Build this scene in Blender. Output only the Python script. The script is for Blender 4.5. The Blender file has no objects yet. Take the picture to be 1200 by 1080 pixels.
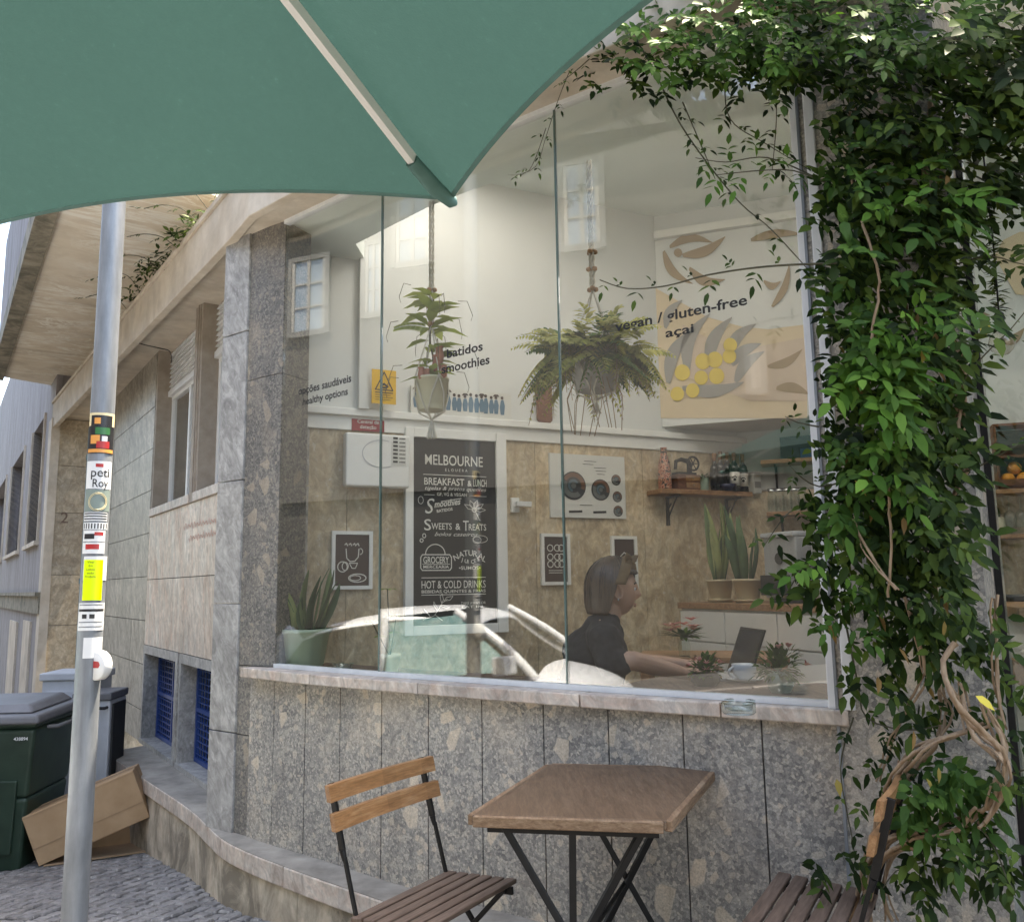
import bpy, bmesh, math, random
from mathutils import Vector, Matrix
random.seed(7)
R_ = random.Random(11)
sc = bpy.context.scene
C = sc.collection
# ---------------------------------------------------------------- camera
F, PIT, ROL, H = 1000.0, math.atan(.146), math.radians(-.85), 1.40
cd = bpy.data.cameras.new('camera'); cam = bpy.data.objects.new('camera', cd); C.objects.link(cam)
cd.sensor_width = 36; cd.lens = 36*F/1200; cd.clip_start = .05; cd.clip_end = 500
cam.matrix_world = Matrix.Translation((0, 0, H)) @ Matrix.Rotation(math.pi/2+PIT, 4, 'X') @ Matrix.Rotation(ROL, 4, 'Z')
sc.camera = cam
# ---------------------------------------------------------------- sky and sun
SUN_EL, SUN_AZ = math.radians(72), Vector((.86, .51))      # azimuth points towards the sun
w = bpy.data.worlds.new('World'); sc.world = w; w.use_nodes = True
sk = w.node_tree.nodes.new('ShaderNodeTexSky'); sk.sky_type = 'NISHITA'; sk.sun_disc = False
sk.sun_elevation = SUN_EL; sk.sun_rotation = math.atan2(SUN_AZ.x, SUN_AZ.y); sk.air_density = 1.0; sk.dust_density = 2.2
bgn = w.node_tree.nodes['Background']; w.node_tree.links.new(sk.outputs[0], bgn.inputs[0]); bgn.inputs[1].default_value = .15
sd = bpy.data.lights.new('sun', 'SUN'); sd.energy = 3.4; sd.angle = math.radians(.5); sd.color = (1, .97, .92)
so = bpy.data.objects.new('sun', sd); C.objects.link(so)
sv = Vector((SUN_AZ.x*math.cos(SUN_EL), SUN_AZ.y*math.cos(SUN_EL), math.sin(SUN_EL)))
so.rotation_euler = sv.to_track_quat('Z', 'Y').to_euler(); so.location = (3, 3, 12)
sc.view_settings.view_transform = 'Standard'; sc.view_settings.look = 'None'; sc.view_settings.gamma = 1
sc.view_settings.exposure = 2.68
sc.view_settings.use_white_balance = True; sc.view_settings.white_balance_temperature = 7800; sc.view_settings.white_balance_tint = 10
sc.render.engine = 'CYCLES'
cy = sc.cycles
cy.use_denoising = True; cy.denoiser = 'OPENIMAGEDENOISE'; cy.max_bounces = 9; cy.diffuse_bounces = 4; cy.glossy_bounces = 4
cy.transmission_bounces = 6; cy.transparent_max_bounces = 24; cy.caustics_reflective = False; cy.caustics_refractive = False
cy.sample_clamp_indirect = 6
# ---------------------------------------------------------------- pixels to rays (photo is 1200 x 1080)
def ray(px, py):
    u, v = (px-600)/F, -(py-540)/F
    c, s = math.cos(ROL), math.sin(ROL); u, v = c*u-s*v, s*u+c*v
    return Vector((u, math.cos(PIT)-v*math.sin(PIT), math.sin(PIT)+v*math.cos(PIT)))
EYE = Vector((0, 0, H))
def atz(px, py, z): d = ray(px, py); return EYE+d*((z-H)/d.z)
def aty(px, py, y): d = ray(px, py); return EYE+d*(y/d.y)
class Pl:
    """vertical plane: origin p, unit direction d, normal n towards the street"""
    def __init__(s, p, q):
        s.p = Vector(p[:2]); s.d = (Vector(q[:2])-s.p); s.len = s.d.length; s.d.normalize()
        s.n = Vector((s.d.y, -s.d.x))
        if s.n.dot(-s.p) < 0: s.n = -s.n
    def pt(s, u, z, o=0): q = s.p+s.d*u+s.n*o; return Vector((q.x, q.y, z))
    def uz(s, px, py, o=0, eye=None, r=None):
        r = r or ray(px, py); e = eye or EYE; p = s.p+s.n*o
        det = -r.x*s.d.y+s.d.x*r.y; bx, by = p.x-e.x, p.y-e.y
        t = (-bx*s.d.y+s.d.x*by)/det; q = e+r*t
        return (q.xy-p).dot(s.d), q.z
    def at(s, px, py, o=0): u, z = s.uz(px, py, o); return s.pt(u, z, o)
    def M(s, u, z, o=0):   # matrix: local x along the wall to the picture's right, y up, z out
        e = s.d if s.d.x > 0 else -s.d
        n3 = Vector((s.n.x, s.n.y, 0)); o_ = s.pt(u, z, o)
        return Matrix(((e.x, 0, n3.x, o_.x), (e.y, 0, n3.y, o_.y), (0, 1, 0, o_.z), (0, 0, 0, 1)))
# ---------------------------------------------------------------- mesh builder
class MB:
    def __init__(s): s.v, s.f, s.sm = [], [], []
    def add(s, vs, fs, smooth=False):
        b = len(s.v); s.v += [Vector(x) for x in vs]
        for f in fs: s.f.append([b+i for i in f]); s.sm.append(smooth)
    def hexa(s, p): s.add(p, [(0,3,2,1),(4,5,6,7),(0,1,5,4),(1,2,6,5),(2,3,7,6),(3,0,4,7)]); return s
    def box(s, a, b, M=None):
        x0,y0,z0 = a; x1,y1,z1 = b
        p = [Vector(q) for q in ((x0,y0,z0),(x1,y0,z0),(x1,y1,z0),(x0,y1,z0),(x0,y0,z1),(x1,y0,z1),(x1,y1,z1),(x0,y1,z1))]
        if M: p = [M@q for q in p]
        return s.hexa(p)
    def pbox(s, P, u0, u1, z0, z1, o0, o1):
        return s.hexa([P.pt(u0,z0,o0),P.pt(u1,z0,o0),P.pt(u1,z0,o1),P.pt(u0,z0,o1),P.pt(u0,z1,o0),P.pt(u1,z1,o0),P.pt(u1,z1,o1),P.pt(u0,z1,o1)])
    def bar(s, a, b, w, t, up=(0,0,1)):
        a, b = Vector(a), Vector(b); d = (b-a).normalized(); up = Vector(up)
        x = d.cross(up)
        if x.length < 1e-4: x = d.cross(Vector((0,1,0)))
        x.normalize(); y = x.cross(d); x *= w/2; y *= t/2
        return s.hexa([a-x-y,a+x-y,a+x+y,a-x+y,b-x-y,b+x-y,b+x+y,b-x+y])
    def tube(s, pts, r, n=8, cap=True):
        pts = [Vector(p) for p in pts]; rs = r if isinstance(r, (list, tuple)) else [r]*len(pts)
        vs, fs = [], []; ref = None
        for i, p in enumerate(pts):
            d = (pts[min(i+1, len(pts)-1)]-pts[max(i-1, 0)])
            d = d.normalized() if d.length > 1e-9 else Vector((0,0,1))
            if ref is None: ref = Vector((0,0,1)) if abs(d.z) < .9 else Vector((1,0,0))
            x = d.cross(ref)
            if x.length < 1e-5: x = d.orthogonal()
            x.normalize(); y = d.cross(x); ref = -y if False else ref
            for k in range(n):
                a = 2*math.pi*k/n; vs.append(p+(x*math.cos(a)+y*math.sin(a))*rs[i])
        for i in range(len(pts)-1):
            for k in range(n): fs.append((i*n+k, i*n+(k+1)%n, (i+1)*n+(k+1)%n, (i+1)*n+k))
        s.add(vs, fs, True)
        if cap: s.add(vs[:n], [tuple(range(n))[::-1]]); s.add(vs[-n:], [tuple(range(n))])
        return s
    def lathe(s, c, prof, n=24, M=None, rib=0, ribn=0):
        c = Vector(c); vs, fs = [], []
        for r, z in prof:
            for k in range(n):
                a = 2*math.pi*k/n; rr = r*(1+rib*math.cos(ribn*a)) if ribn else r
                q = Vector((rr*math.cos(a), rr*math.sin(a), z)); vs.append((M@q if M else q)+c)
        for i in range(len(prof)-1):
            for k in range(n): fs.append((i*n+k, i*n+(k+1)%n, (i+1)*n+(k+1)%n, (i+1)*n+k))
        s.add(vs, fs, True)
        if prof[0][0] > 1e-5: s.add(vs[:n], [tuple(range(n))[::-1]])
        if prof[-1][0] > 1e-5: s.add(vs[-n:], [tuple(range(n))])
        return s
    def prism(s, poly, z0, z1):
        n = len(poly); s.add([(p[0],p[1],z0) for p in poly]+[(p[0],p[1],z1) for p in poly],
              [tuple(range(n))[::-1], tuple(range(n, 2*n))]+[(i,(i+1)%n,n+(i+1)%n,n+i) for i in range(n)]); return s
    def strip(s, outer, inner, z0, z1):
        """thick band between two equally long plan polylines"""
        n = len(outer)
        for i in range(n-1):
            a,b,c,d = outer[i],outer[i+1],inner[i+1],inner[i]
            s.add([(q[0],q[1],z) for z in (z0,z1) for q in (a,b,c,d)], [(0,3,2,1),(4,5,6,7),(0,1,5,4),(2,3,7,6)]+([(3,0,4,7)] if i==0 else [])+([(1,2,6,5)] if i==n-2 else []))
        return s
    def plate(s, M, poly, t):
        """flat outline in M's xy plane, t thick"""
        n = len(poly)
        s.add([M@Vector((x,y,0)) for x,y in poly]+[M@Vector((x,y,t)) for x,y in poly], [tuple(range(n))[::-1], tuple(range(n,2*n))]+[(i,(i+1)%n,n+(i+1)%n,n+i) for i in range(n)]); return s
    def stroke(s, M, pts, wd, z=.002):
        pts = [Vector((x,y,0)) for x,y in pts]
        for a, b in zip(pts, pts[1:]):
            d = b-a
            if d.length < 1e-6: continue
            d.normalize(); x = Vector((-d.y,d.x,0))*wd/2; e = d*wd*.3
            for q in ((a-e-x, b+e-x, b+e+x, a-e+x),):
                s.add([M@(k+Vector((0,0,z))) for k in q], [(0,1,2,3)])
        return s
    def leaf(s, p, d, nrm, L, W, cup=.25, droop=.15):
        d = d.normalized(); x = d.cross(nrm)
        if x.length < 1e-4: x = d.orthogonal()
        x.normalize(); n = x.cross(d)
        def q(t, w, h): return p+d*(L*t)+x*(W*w)+n*(h*W)-Vector((0,0,droop*L*t*t))
        vs = [q(0,0,0), q(.28,-.42,cup*.4), q(.28,0,0), q(.28,.42,cup*.4), q(.62,-.4,cup*.4), q(.62,0,0), q(.62,.4,cup*.4), q(1,0,0)]
        s.add(vs, [(0,2,1),(0,3,2),(1,2,5,4),(2,3,6,5),(4,5,7),(5,6,7)], True)
    def blade(s, pts, ws, nrm, fold=.2):
        vs, fs = [], []
        for i, (p, w_) in enumerate(zip(pts, ws)):
            d = (pts[min(i+1,len(pts)-1)]-pts[max(i-1,0)]).normalized(); x = d.cross(nrm).normalized(); n = x.cross(d)
            vs += [p-x*w_+n*w_*fold, p, p+x*w_+n*w_*fold]
        for i in range(len(pts)-1):
            b = i*3; fs += [(b,b+1,b+4,b+3),(b+1,b+2,b+5,b+4)]
        s.add(vs, fs, True)
    def build(s, name, m, parent=None, smooth=None, bevel=0, solid=0, sub=0, seg=2):
        me = bpy.data.meshes.new(name); me.from_pydata(s.v, [], s.f)
        for p, k in zip(me.polygons, s.sm): p.use_smooth = k if smooth is None else smooth
        me.materials.append(m); o = bpy.data.objects.new(name, me); C.objects.link(o)
        if parent: adopt(o, parent)
        if solid: md = o.modifiers.new('solid', 'SOLIDIFY'); md.thickness = solid; md.offset = 0
        if bevel: md = o.modifiers.new('bevel', 'BEVEL'); md.width = bevel; md.segments = seg; md.limit_method = 'ANGLE'; md.angle_limit = .7
        if sub: md = o.modifiers.new('sub', 'SUBSURF'); md.levels = md.render_levels = sub
        return o
def world_t(o):
    t = Vector(o.location)
    return t if not o.parent else t+world_t(o.parent)
def adopt(o, parent):
    o.parent = parent
    o.matrix_parent_inverse = Matrix.Translation(-world_t(parent)) if parent.type == 'EMPTY' else Matrix.Identity(4)
def tag(o, label=None, cat=None, group=None, kind=None):
    if label: o['label'] = label
    if cat: o['category'] = cat
    if group: o['group'] = group
    if kind: o['kind'] = kind
    return o
def thing(name, label, cat, loc=(0,0,0), group=None):
    o = bpy.data.objects.new(name, None); o.empty_display_size = .1; C.objects.link(o); o.location = loc
    return tag(o, label, cat, group)
def copy_tree(o, parent=None):
    c = o.copy(); C.objects.link(c)
    if parent: c.parent = parent
    for ch in list(o.children): copy_tree(ch, c)
    return c
def text_mesh(s, size=1.0, bold=0, align='LEFT', shear=0, space=1.0):
    cu = bpy.data.curves.new('t', 'FONT'); cu.body = s; cu.size = size; cu.offset = bold; cu.align_x = align; cu.shear = shear; cu.resolution_u = 3; cu.space_character = space
    o = bpy.data.objects.new('t', cu); C.objects.link(o); bpy.context.view_layer.update()
    me = bpy.data.meshes.new_from_object(o.evaluated_get(bpy.context.evaluated_depsgraph_get()))
    vs = [v.co.copy() for v in me.vertices]; fs = [tuple(p.vertices) for p in me.polygons]
    bpy.data.objects.remove(o); bpy.data.curves.remove(cu); bpy.data.meshes.remove(me)
    return vs, fs
def text_to(mb, M, s, width=None, height=None, x=0, y=0, z=.002, bold=0, shear=0, center=False, rot=0, space=1.0):
    vs, fs = text_mesh(s, 1.0, bold, 'LEFT', shear, space)
    if not vs: return
    x0 = min(v.x for v in vs); x1 = max(v.x for v in vs); y1 = max(v.y for v in vs)
    k = width/(x1-x0) if width else height/.73
    ky = height/.73 if height else k
    Rm = Matrix.Rotation(rot, 3, 'Z')
    out = []
    for v in vs:
        q = Vector(((v.x-(x0+x1)/2 if center else v.x-x0)*k, v.y*ky, 0)); q = Rm@q
        out.append(M@Vector((q.x+x, q.y+y, z)))
    mb.add(out, fs)
# ---------------------------------------------------------------- materials
class Mat:
    def __init__(s, name, rough=.6, metal=0, spec=.5):
        s.m = bpy.data.materials.new(name); s.m.use_nodes = True; s.t = s.m.node_tree; s.b = s.t.nodes['Principled BSDF']
        s.b.inputs['Roughness'].default_value = rough; s.b.inputs['Metallic'].default_value = metal; s.b.inputs['Specular IOR Level'].default_value = spec
        s.tc = None
    def N(s, ty, **k):
        n = s.t.nodes.new(ty)
        for a, v in k.items():
            a = a.replace('_', ' ')
            if a in n.inputs: n.inputs[a].default_value = v
            else: setattr(n, a.replace(' ', '_'), v)
        return n
    def L(s, a, b): s.t.links.new(a, b)
    def co(s, scale=(1,1,1), rot=(0,0,0)):
        if not s.tc: s.tc = s.N('ShaderNodeTexCoord')
        src = s.tc.outputs['Object']
        if any(rot): m0 = s.N('ShaderNodeMapping'); m0.inputs['Rotation'].default_value = rot; s.L(src, m0.inputs[0]); src = m0.outputs[0]
        mp = s.N('ShaderNodeMapping'); mp.inputs['Scale'].default_value = scale; s.L(src, mp.inputs[0]); return mp.outputs[0]
    def noise(s, scale, detail=6, rough=.6, dist=0, st=(1,1,1), rot=(0,0,0)):
        n = s.N('ShaderNodeTexNoise', Scale=scale, Detail=detail, Roughness=rough, Distortion=dist); s.L(s.co(st, rot), n.inputs['Vector']); return n.outputs[0]
    def vor(s, scale, out='Color', feature='F1', st=(1,1,1), rand=1.0):
        n = s.N('ShaderNodeTexVoronoi', Scale=scale, Randomness=rand); n.feature = feature; s.L(s.co(st), n.inputs['Vector']); return n.outputs[out]
    def ramp(s, x, stops, const=False):
        r = s.N('ShaderNodeValToRGB'); e = r.color_ramp.elements
        if const: r.color_ramp.interpolation = 'CONSTANT'
        while len(e) < len(stops): e.new(.5)
        for k, (p, c) in zip(e, stops): k.position = p; k.color = (*(c if isinstance(c, (tuple, list)) else (c,)*3), 1)
        s.L(x, r.inputs[0]); return r.outputs[0]
    def mix(s, a, b, fac=.5, mode='MIX'):
        n = s.N('ShaderNodeMix'); n.data_type = 'RGBA'; n.blend_type = mode
        for x, i in ((fac, 0), (a, 6), (b, 7)):
            if hasattr(x, 'is_output'): s.L(x, n.inputs[i])
            else: n.inputs[i].default_value = (*x, 1) if isinstance(x, (tuple, list)) else x
        return n.outputs[2]
    def mul(s, a, b): n = s.N('ShaderNodeMath', operation='MULTIPLY'); s.L(a, n.inputs[0]); (s.L(b, n.inputs[1]) if hasattr(b,'is_output') else setattr(n.inputs[1],'default_value',b)); return n.outputs[0]
    def col(s, x): s.L(x, s.b.inputs['Base Color']) if hasattr(x, 'is_output') else setattr(s.b.inputs['Base Color'], 'default_value', (*x, 1)); return s
    def rgh(s, x): s.L(x, s.b.inputs['Roughness']); return s
    def bump(s, x, st=.3, d=.01): n = s.N('ShaderNodeBump', Strength=st, Distance=d); s.L(x, n.inputs['Height']); s.L(n.outputs[0], s.b.inputs['Normal']); return s
    def island(s): return s.N('ShaderNodeNewGeometry').outputs['Random Per Island']
def nmat(name, c1, c2, scale=8, rough=.6, metal=0, st=(1,1,1), bump=.15, dist=0, detail=7, spec=.5, grime=.25):
    s = Mat(name, rough, metal, spec); n = s.noise(scale, detail, .62, dist, st)
    c = s.ramp(n, [(.3, c1), (.7, c2)])
    if grime: c = s.mix(c, s.ramp(s.noise(2.3, 8, .7), [(.35, .55), (.6, 1.0)]), grime, 'MULTIPLY')
    s.col(c)
    if bump: s.bump(n, bump, .004)
    return s.m
def plain(name, c, rough=.5, metal=0, spec=.5): return nmat(name, tuple(x*.93 for x in c), c, 6, rough, metal, bump=.04, spec=spec, grime=.06)
M = {}
# grey breccia slabs full of pebbles and paler stones
def breccia(name, k=1.0, warm=0):
    s = Mat(name, .42)
    nz = s.noise(7, 8, .65)
    base = s.ramp(nz, [(.3, (.13*k,.13*k,.135*k)), (.5, (.23*k,.23*k,.23*k)), (.72, (.33*k,.325*k,.31*k))])
    cs = s.vor(92); sep = s.N('ShaderNodeSeparateColor'); s.L(cs, sep.inputs[0])
    peb = s.ramp(sep.outputs[0], [(0, (.10*k,.10*k,.105*k)), (.35, (.22*k,.22*k,.215*k)), (.7, (.34*k,.33*k,.315*k)), (.93, (.50*k,.47*k,.42*k))])
    ed = s.ramp(s.vor(92, 'Distance', 'DISTANCE_TO_EDGE'), [(.0, .6), (.09, 1)]); c = s.mix(s.mix(base, peb, .62), ed, .7, 'MULTIPLY')
    cs2 = s.vor(38); sp2 = s.N('ShaderNodeSeparateColor'); s.L(cs2, sp2.inputs[0])
    d2 = s.ramp(s.vor(38, 'Distance', 'DISTANCE_TO_EDGE'), [(.02, 0), (.07, 1)])
    m2 = s.mul(s.ramp(sp2.outputs[1], [(.80, 0), (.81, 1)]), d2)
    c = s.mix(c, s.ramp(sp2.outputs[2], [(0, (.19*k,.19*k,.19*k)), (.5, (.36*k,.345*k,.32*k)), (1, (.48*k,.42*k,.35*k))]), s.mul(m2, .75))
    cs3 = s.vor(11, st=(1, 1, .8)); sp3 = s.N('ShaderNodeSeparateColor'); s.L(cs3, sp3.inputs[0])
    d3 = s.ramp(s.vor(11, 'Distance', 'DISTANCE_TO_EDGE', st=(1, 1, .8)), [(.14, 0), (.17, 1)])
    m3 = s.mul(s.ramp(sp3.outputs[0], [(.84, 0), (.85, 1)]), d3)
    c = s.mix(c, s.ramp(s.noise(25, 5), [(.3, (.42*k,.36*k,.29*k)), (.7, (.54*k,.49*k,.42*k))]), s.mul(m3, .85))
    c = s.mix(c, s.ramp(s.noise(1.7, 6, .6, st=(1,1,.6)), [(.3, (.66,.66,.67)), (.65, (1,.985,.94))]), .75, 'MULTIPLY')
    c = s.mix(c, (.46*k,.40*k,.33*k), s.ramp(s.noise(2.1, 7, .68, .8), [(.50, 0), (.68, .42)]))
    c = s.mix(c, (.10,.10,.105), s.ramp(s.noise(3.1, 8, .72, .5, (1.4,1.4,.35)), [(.52, 0), (.72, .5)]))
    if warm: c = s.mix(c, (.5,.40,.32), warm)
    c = s.mix(c, s.ramp(s.noise(140, 3, .7), [(.35, .5), (.55, 1.0), (.75, 1.35)]), .55, 'MULTIPLY'); c = s.mix(c, (1.0,.955,.885), 1.0, 'MULTIPLY')
    s.col(c); s.bump(s.noise(120, 3), .12, .002); s.rgh(s.ramp(s.noise(30, 4), [(.3, .3), (.7, .6)])); return s.m
M['breccia'] = breccia('grey breccia stone', 1.5)
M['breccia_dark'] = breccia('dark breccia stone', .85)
# wavy grey green marble of the side wall
def wavy(name, a, b, cc, streak=(1.1, 1.1, .55), rot=(.5, .3, 0), sc_=4.2, joint=False):
    s = Mat(name, .5); n = s.noise(sc_, 9, .68, 2.2, streak, rot); n2 = s.noise(16, 7, .7, 1.0, (1, 1, .62), rot)
    c = s.ramp(n, [(.28, a), (.5, b), (.72, cc)])
    c = s.mix(c, s.ramp(n2, [(.3, .45), (.5, .85), (.66, 1.2)]), .85, 'MULTIPLY')
    c = s.mix(c, s.ramp(s.island(), [(0, (.78,.77,.76)), (.5, (.95,.95,.95)), (1, (1.12,1.1,1.06))]), .8, 'MULTIPLY')
    c = s.mix(c, s.ramp(s.noise(1.3, 6, .65), [(.35, .6), (.6, 1)]), .6, 'MULTIPLY'); c = s.mix(c, (.78,.75,.70), s.ramp(s.noise(30, 6, .75, .4, (1,1,.45), rot), [(.58, 0), (.70, .45)]))
    s.col(c); s.bump(n2, .2, .004); return s.m
M['wavy'] = wavy('wavy grey marble', (.27,.24,.19), (.46,.415,.335), (.64,.585,.49))
M['pier'] = wavy('pale grey pier marble', (.28,.27,.25), (.42,.405,.38), (.58,.56,.52), (1.3,1.3,.6), sc_=6)
M['pink'] = wavy('pink beige veined marble', (.56,.33,.22), (.66,.54,.43), (.76,.71,.62), (2.0, 2.0, .5), (.25, .15, 0), 2.2)
M['sandy'] = wavy('sandy beige marble', (.40,.31,.21), (.52,.43,.31), (.60,.52,.40), (1, 1, .8), (.6, .2, .1), 3)
M['panel_in'] = wavy('honey veined wall panel', (.50,.37,.23), (.62,.50,.34), (.70,.60,.45), (1.6, 1.6, .5), (.35, .2, 0), 2.6)
M['cream'] = nmat('cream limestone', (.55,.46,.35), (.70,.62,.51), 5, .75, st=(1,1,.85), bump=.3, grime=.55)
M['ledge_top'] = nmat('worn grey ledge stone', (.20,.18,.15), (.42,.38,.32), 6, .7, bump=.3, grime=.4)
M['sill'] = wavy('rosy sill marble', (.60,.44,.35), (.66,.56,.47), (.74,.68,.60), (1,1,1), (.3,.3,.3), 5)
def stained(name, c1, c2, dark, st=(1,1,.25), lo=.38, hi=.56):
    s = Mat(name, .8); c = s.ramp(s.noise(9, 8, .65), [(.3, c1), (.7, c2)])
    c = s.mix(c, dark, s.ramp(s.noise(3.6, 9, .72, .6, st), [(lo, .85), (hi, 0)])); s.col(c); s.bump(s.noise(40, 6), .25, .004); return s.m
M['plinth'] = stained('stained base stone', (.50,.40,.29), (.64,.55,.42), (.15,.125,.09), (1,1,.62), .40, .58)
def soffit():
    s = Mat('water stained soffit', .9)
    P = (1.0, .33, 1)
    c = s.ramp(s.noise(2.6, 8, .62, .4), [(.3, (.64,.55,.42)), (.55, (.78,.69,.55)), (.75, (.84,.77,.65))])
    st_ = s.noise(1.6, 9, .66, 1.1, (.7, 1.7, 1), (0, 0, -.593))
    c = s.mix(c, (.92,.88,.78), s.mul(s.ramp(st_, [(.475, 0), (.50, 1), (.515, .9), (.55, 0)]), s.ramp(s.noise(.9, 4), [(.36, 0), (.52, 1)])))
    c = s.mix(c, (.33,.26,.17), s.ramp(s.noise(1.1, 6, .6, .5, (.8, 1.8, 1), (0,0,-.593)), [(.55, 0), (.75, .5)]))
    s.col(c); s.bump(s.noise(30, 6), .2, .006); return s.m
M['scrawl'] = nmat('faint red scrawl', (.52,.24,.18), (.60,.36,.28), 40, .8, grime=.1)
M['soffit'] = soffit()
M['lilac'] = stained('lilac grey render', (.27,.25,.255), (.35,.325,.325), (.16,.145,.14), (1.5,1.5,.2), .34, .56)
M['mould'] = stained('mouldy concrete', (.24,.21,.15), (.38,.34,.26), (.09,.085,.06), (1,1,1), .4, .6)
M['reveal'] = nmat('brown grey window stone', (.30,.245,.19), (.39,.33,.265), 12, .7, grime=.3)
M['white'] = plain('white paint', (.80,.80,.77), .45)
M['wall_white'] = nmat('off white wall paint', (.62,.635,.62), (.67,.685,.67), 1.5, .8, bump=.05, grime=.05)
M['ceil'] = nmat('white ceiling paint', (.80,.85,.81), (.86,.90,.86), 1.2, .85, bump=.05, grime=.05)
M['alu'] = nmat('weathered white aluminium', (.74,.74,.73), (.84,.84,.82), 14, .4, st=(1,1,.2), grime=.3)
M['steel'] = nmat('galvanised steel', (.17,.185,.20), (.33,.35,.37), 18, .5, .4, (1,1,.15), bump=.12, grime=.45)
M['black'] = nmat('black painted steel', (.004,.004,.004), (.013,.012,.011), 20, .5, spec=.3, bump=.15, grime=.2)
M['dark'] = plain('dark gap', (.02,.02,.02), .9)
M['floor'] = nmat('brown interior floor', (.20,.15,.11), (.28,.22,.17), 4, .5)
def wood(name, a, b, c_, st=(3, 26, 26), rough=.5, k=1.0):
    s = Mat(name, rough); n = s.noise(2.2, 8, .6, .8, st); n2 = s.noise(9, 5, .6, 0, st)
    c = s.ramp(n, [(.3, a), (.5, b), (.7, c_)]); c = s.mix(c, s.ramp(n2, [(.35, .55), (.6, 1.05)]), .55, 'MULTIPLY')
    c = s.mix(c, s.ramp(s.noise(3, 6), [(.3, .75), (.6, 1)]), .5, 'MULTIPLY')
    c = s.mix(c, s.ramp(s.island(), [(0, .78), (1, 1.15)]), .6, 'MULTIPLY')
    s.col(c); s.bump(n2, .25, .002); return s.m
M['wood_table'] = wood('brown table wood', (.11,.065,.036), (.165,.10,.058), (.22,.14,.085), (26, 3, 26), .42)
M['wood_edge'] = wood('worn table edge wood', (.16,.09,.05), (.26,.16,.09), (.36,.25,.16), (14, 2, 40), .6)
M['wood_back'] = wood('orange brown slat wood', (.24,.115,.045), (.34,.17,.07), (.44,.25,.12), (26, 2.5, 26), .45)
M['wood_seat'] = wood('grey brown slat wood', (.09,.06,.042), (.16,.105,.075), (.22,.155,.115), (26, 2.5, 26), .6)
M['wood_in'] = wood('oiled shelf wood', (.26,.13,.055), (.38,.20,.09), (.46,.27,.14), (4, 14, 20), .4)
M['crate'] = wood('dark red crate wood', (.10,.035,.015), (.17,.065,.03), (.22,.09,.04), (4, 14, 20), .5)
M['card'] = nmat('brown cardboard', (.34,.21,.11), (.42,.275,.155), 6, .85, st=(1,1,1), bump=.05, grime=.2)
M['card_dark'] = nmat('darker brown cardboard', (.28,.18,.10), (.36,.24,.14), 6, .9, grime=.3)  # darker brown, for tape, creases and flattened pieces
def glass(name, tint=(.93,.97,.95), boost=1.0, rough=0.0):
    m = bpy.data.materials.new(name); m.use_nodes = True; t = m.node_tree; t.nodes.clear()
    o = t.nodes.new('ShaderNodeOutputMaterial'); x = t.nodes.new('ShaderNodeMixShader'); a = t.nodes.new('ShaderNodeBsdfTransparent'); g = t.nodes.new('ShaderNodeBsdfGlossy')
    a.inputs[0].default_value = (*tint, 1); g.inputs['Roughness'].default_value = rough; lw = t.nodes.new('ShaderNodeLayerWeight'); lw.inputs[0].default_value = .5; pw = t.nodes.new('ShaderNodeMath'); pw.operation = 'POWER'; pw.inputs[1].default_value = 5; t.links.new(lw.outputs['Facing'], pw.inputs[0]); fr = t.nodes.new('ShaderNodeMath'); fr.operation = 'MULTIPLY_ADD'; fr.inputs[1].default_value = .955; fr.inputs[2].default_value = .045; t.links.new(pw.outputs[0], fr.inputs[0])
    mm = t.nodes.new('ShaderNodeMath'); mm.operation = 'MULTIPLY'; mm.inputs[1].default_value = boost; mm.use_clamp = True
    nz = t.nodes.new('ShaderNodeTexNoise'); nz.inputs['Scale'].default_value = .9; bp = t.nodes.new('ShaderNodeBump'); bp.inputs['Strength'].default_value = .012; bp.inputs['Distance'].default_value = .05
    tcn = t.nodes.new('ShaderNodeTexCoord'); t.links.new(tcn.outputs['Object'], nz.inputs['Vector']); t.links.new(nz.outputs[0], bp.inputs['Height'])
    if rough == 0: t.links.new(bp.outputs[0], g.inputs['Normal'])
    t.links.new(fr.outputs[0], mm.inputs[0]); t.links.new(mm.outputs[0], x.inputs[0]); t.links.new(a.outputs[0], x.inputs[1]); t.links.new(g.outputs[0], x.inputs[2]); t.links.new(x.outputs[0], o.inputs[0])
    return m
M['pane'] = glass('shop window glass', (.97,.985,.975), 2.3)
M['clear'] = glass('clear glass', (.9,.95,.94), 1.6)
M['edge'] = plain('green glass edge', (.10,.16,.14), .2)
M['win'] = nmat('dark window glass', (.05,.06,.07), (.09,.10,.12), 2, .08, bump=0, grime=0)
def leafmat(name, cols, rough=.42, trans=.32, dark=1.0):
    s = Mat(name, rough+.14, spec=.14); c = s.ramp(s.island(), [(i/(len(cols)-1), k) for i, k in enumerate(cols)])
    c = s.mix(c, s.ramp(s.noise(6, 4), [(.3, .6), (.7, 1.25)]), .5, 'MULTIPLY'); s.col(c)
    tr = s.N('ShaderNodeBsdfTranslucent'); s.L(s.mix(c, (1.0, 1.0, .4), .5, 'MULTIPLY'), tr.inputs[0]); mx = s.N('ShaderNodeMixShader'); mx.inputs[0].default_value = trans
    out = [n for n in s.t.nodes if n.type == 'OUTPUT_MATERIAL'][0]; s.L(s.b.outputs[0], mx.inputs[1]); s.L(tr.outputs[0], mx.inputs[2]); s.L(mx.outputs[0], out.inputs[0]); return s.m
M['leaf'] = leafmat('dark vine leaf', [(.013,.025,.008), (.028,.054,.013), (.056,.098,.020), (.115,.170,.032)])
M['leaf_dry'] = leafmat('dry brown leaf', [(.16,.09,.03), (.28,.17,.06), (.34,.27,.06)], trans=.15)
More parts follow.
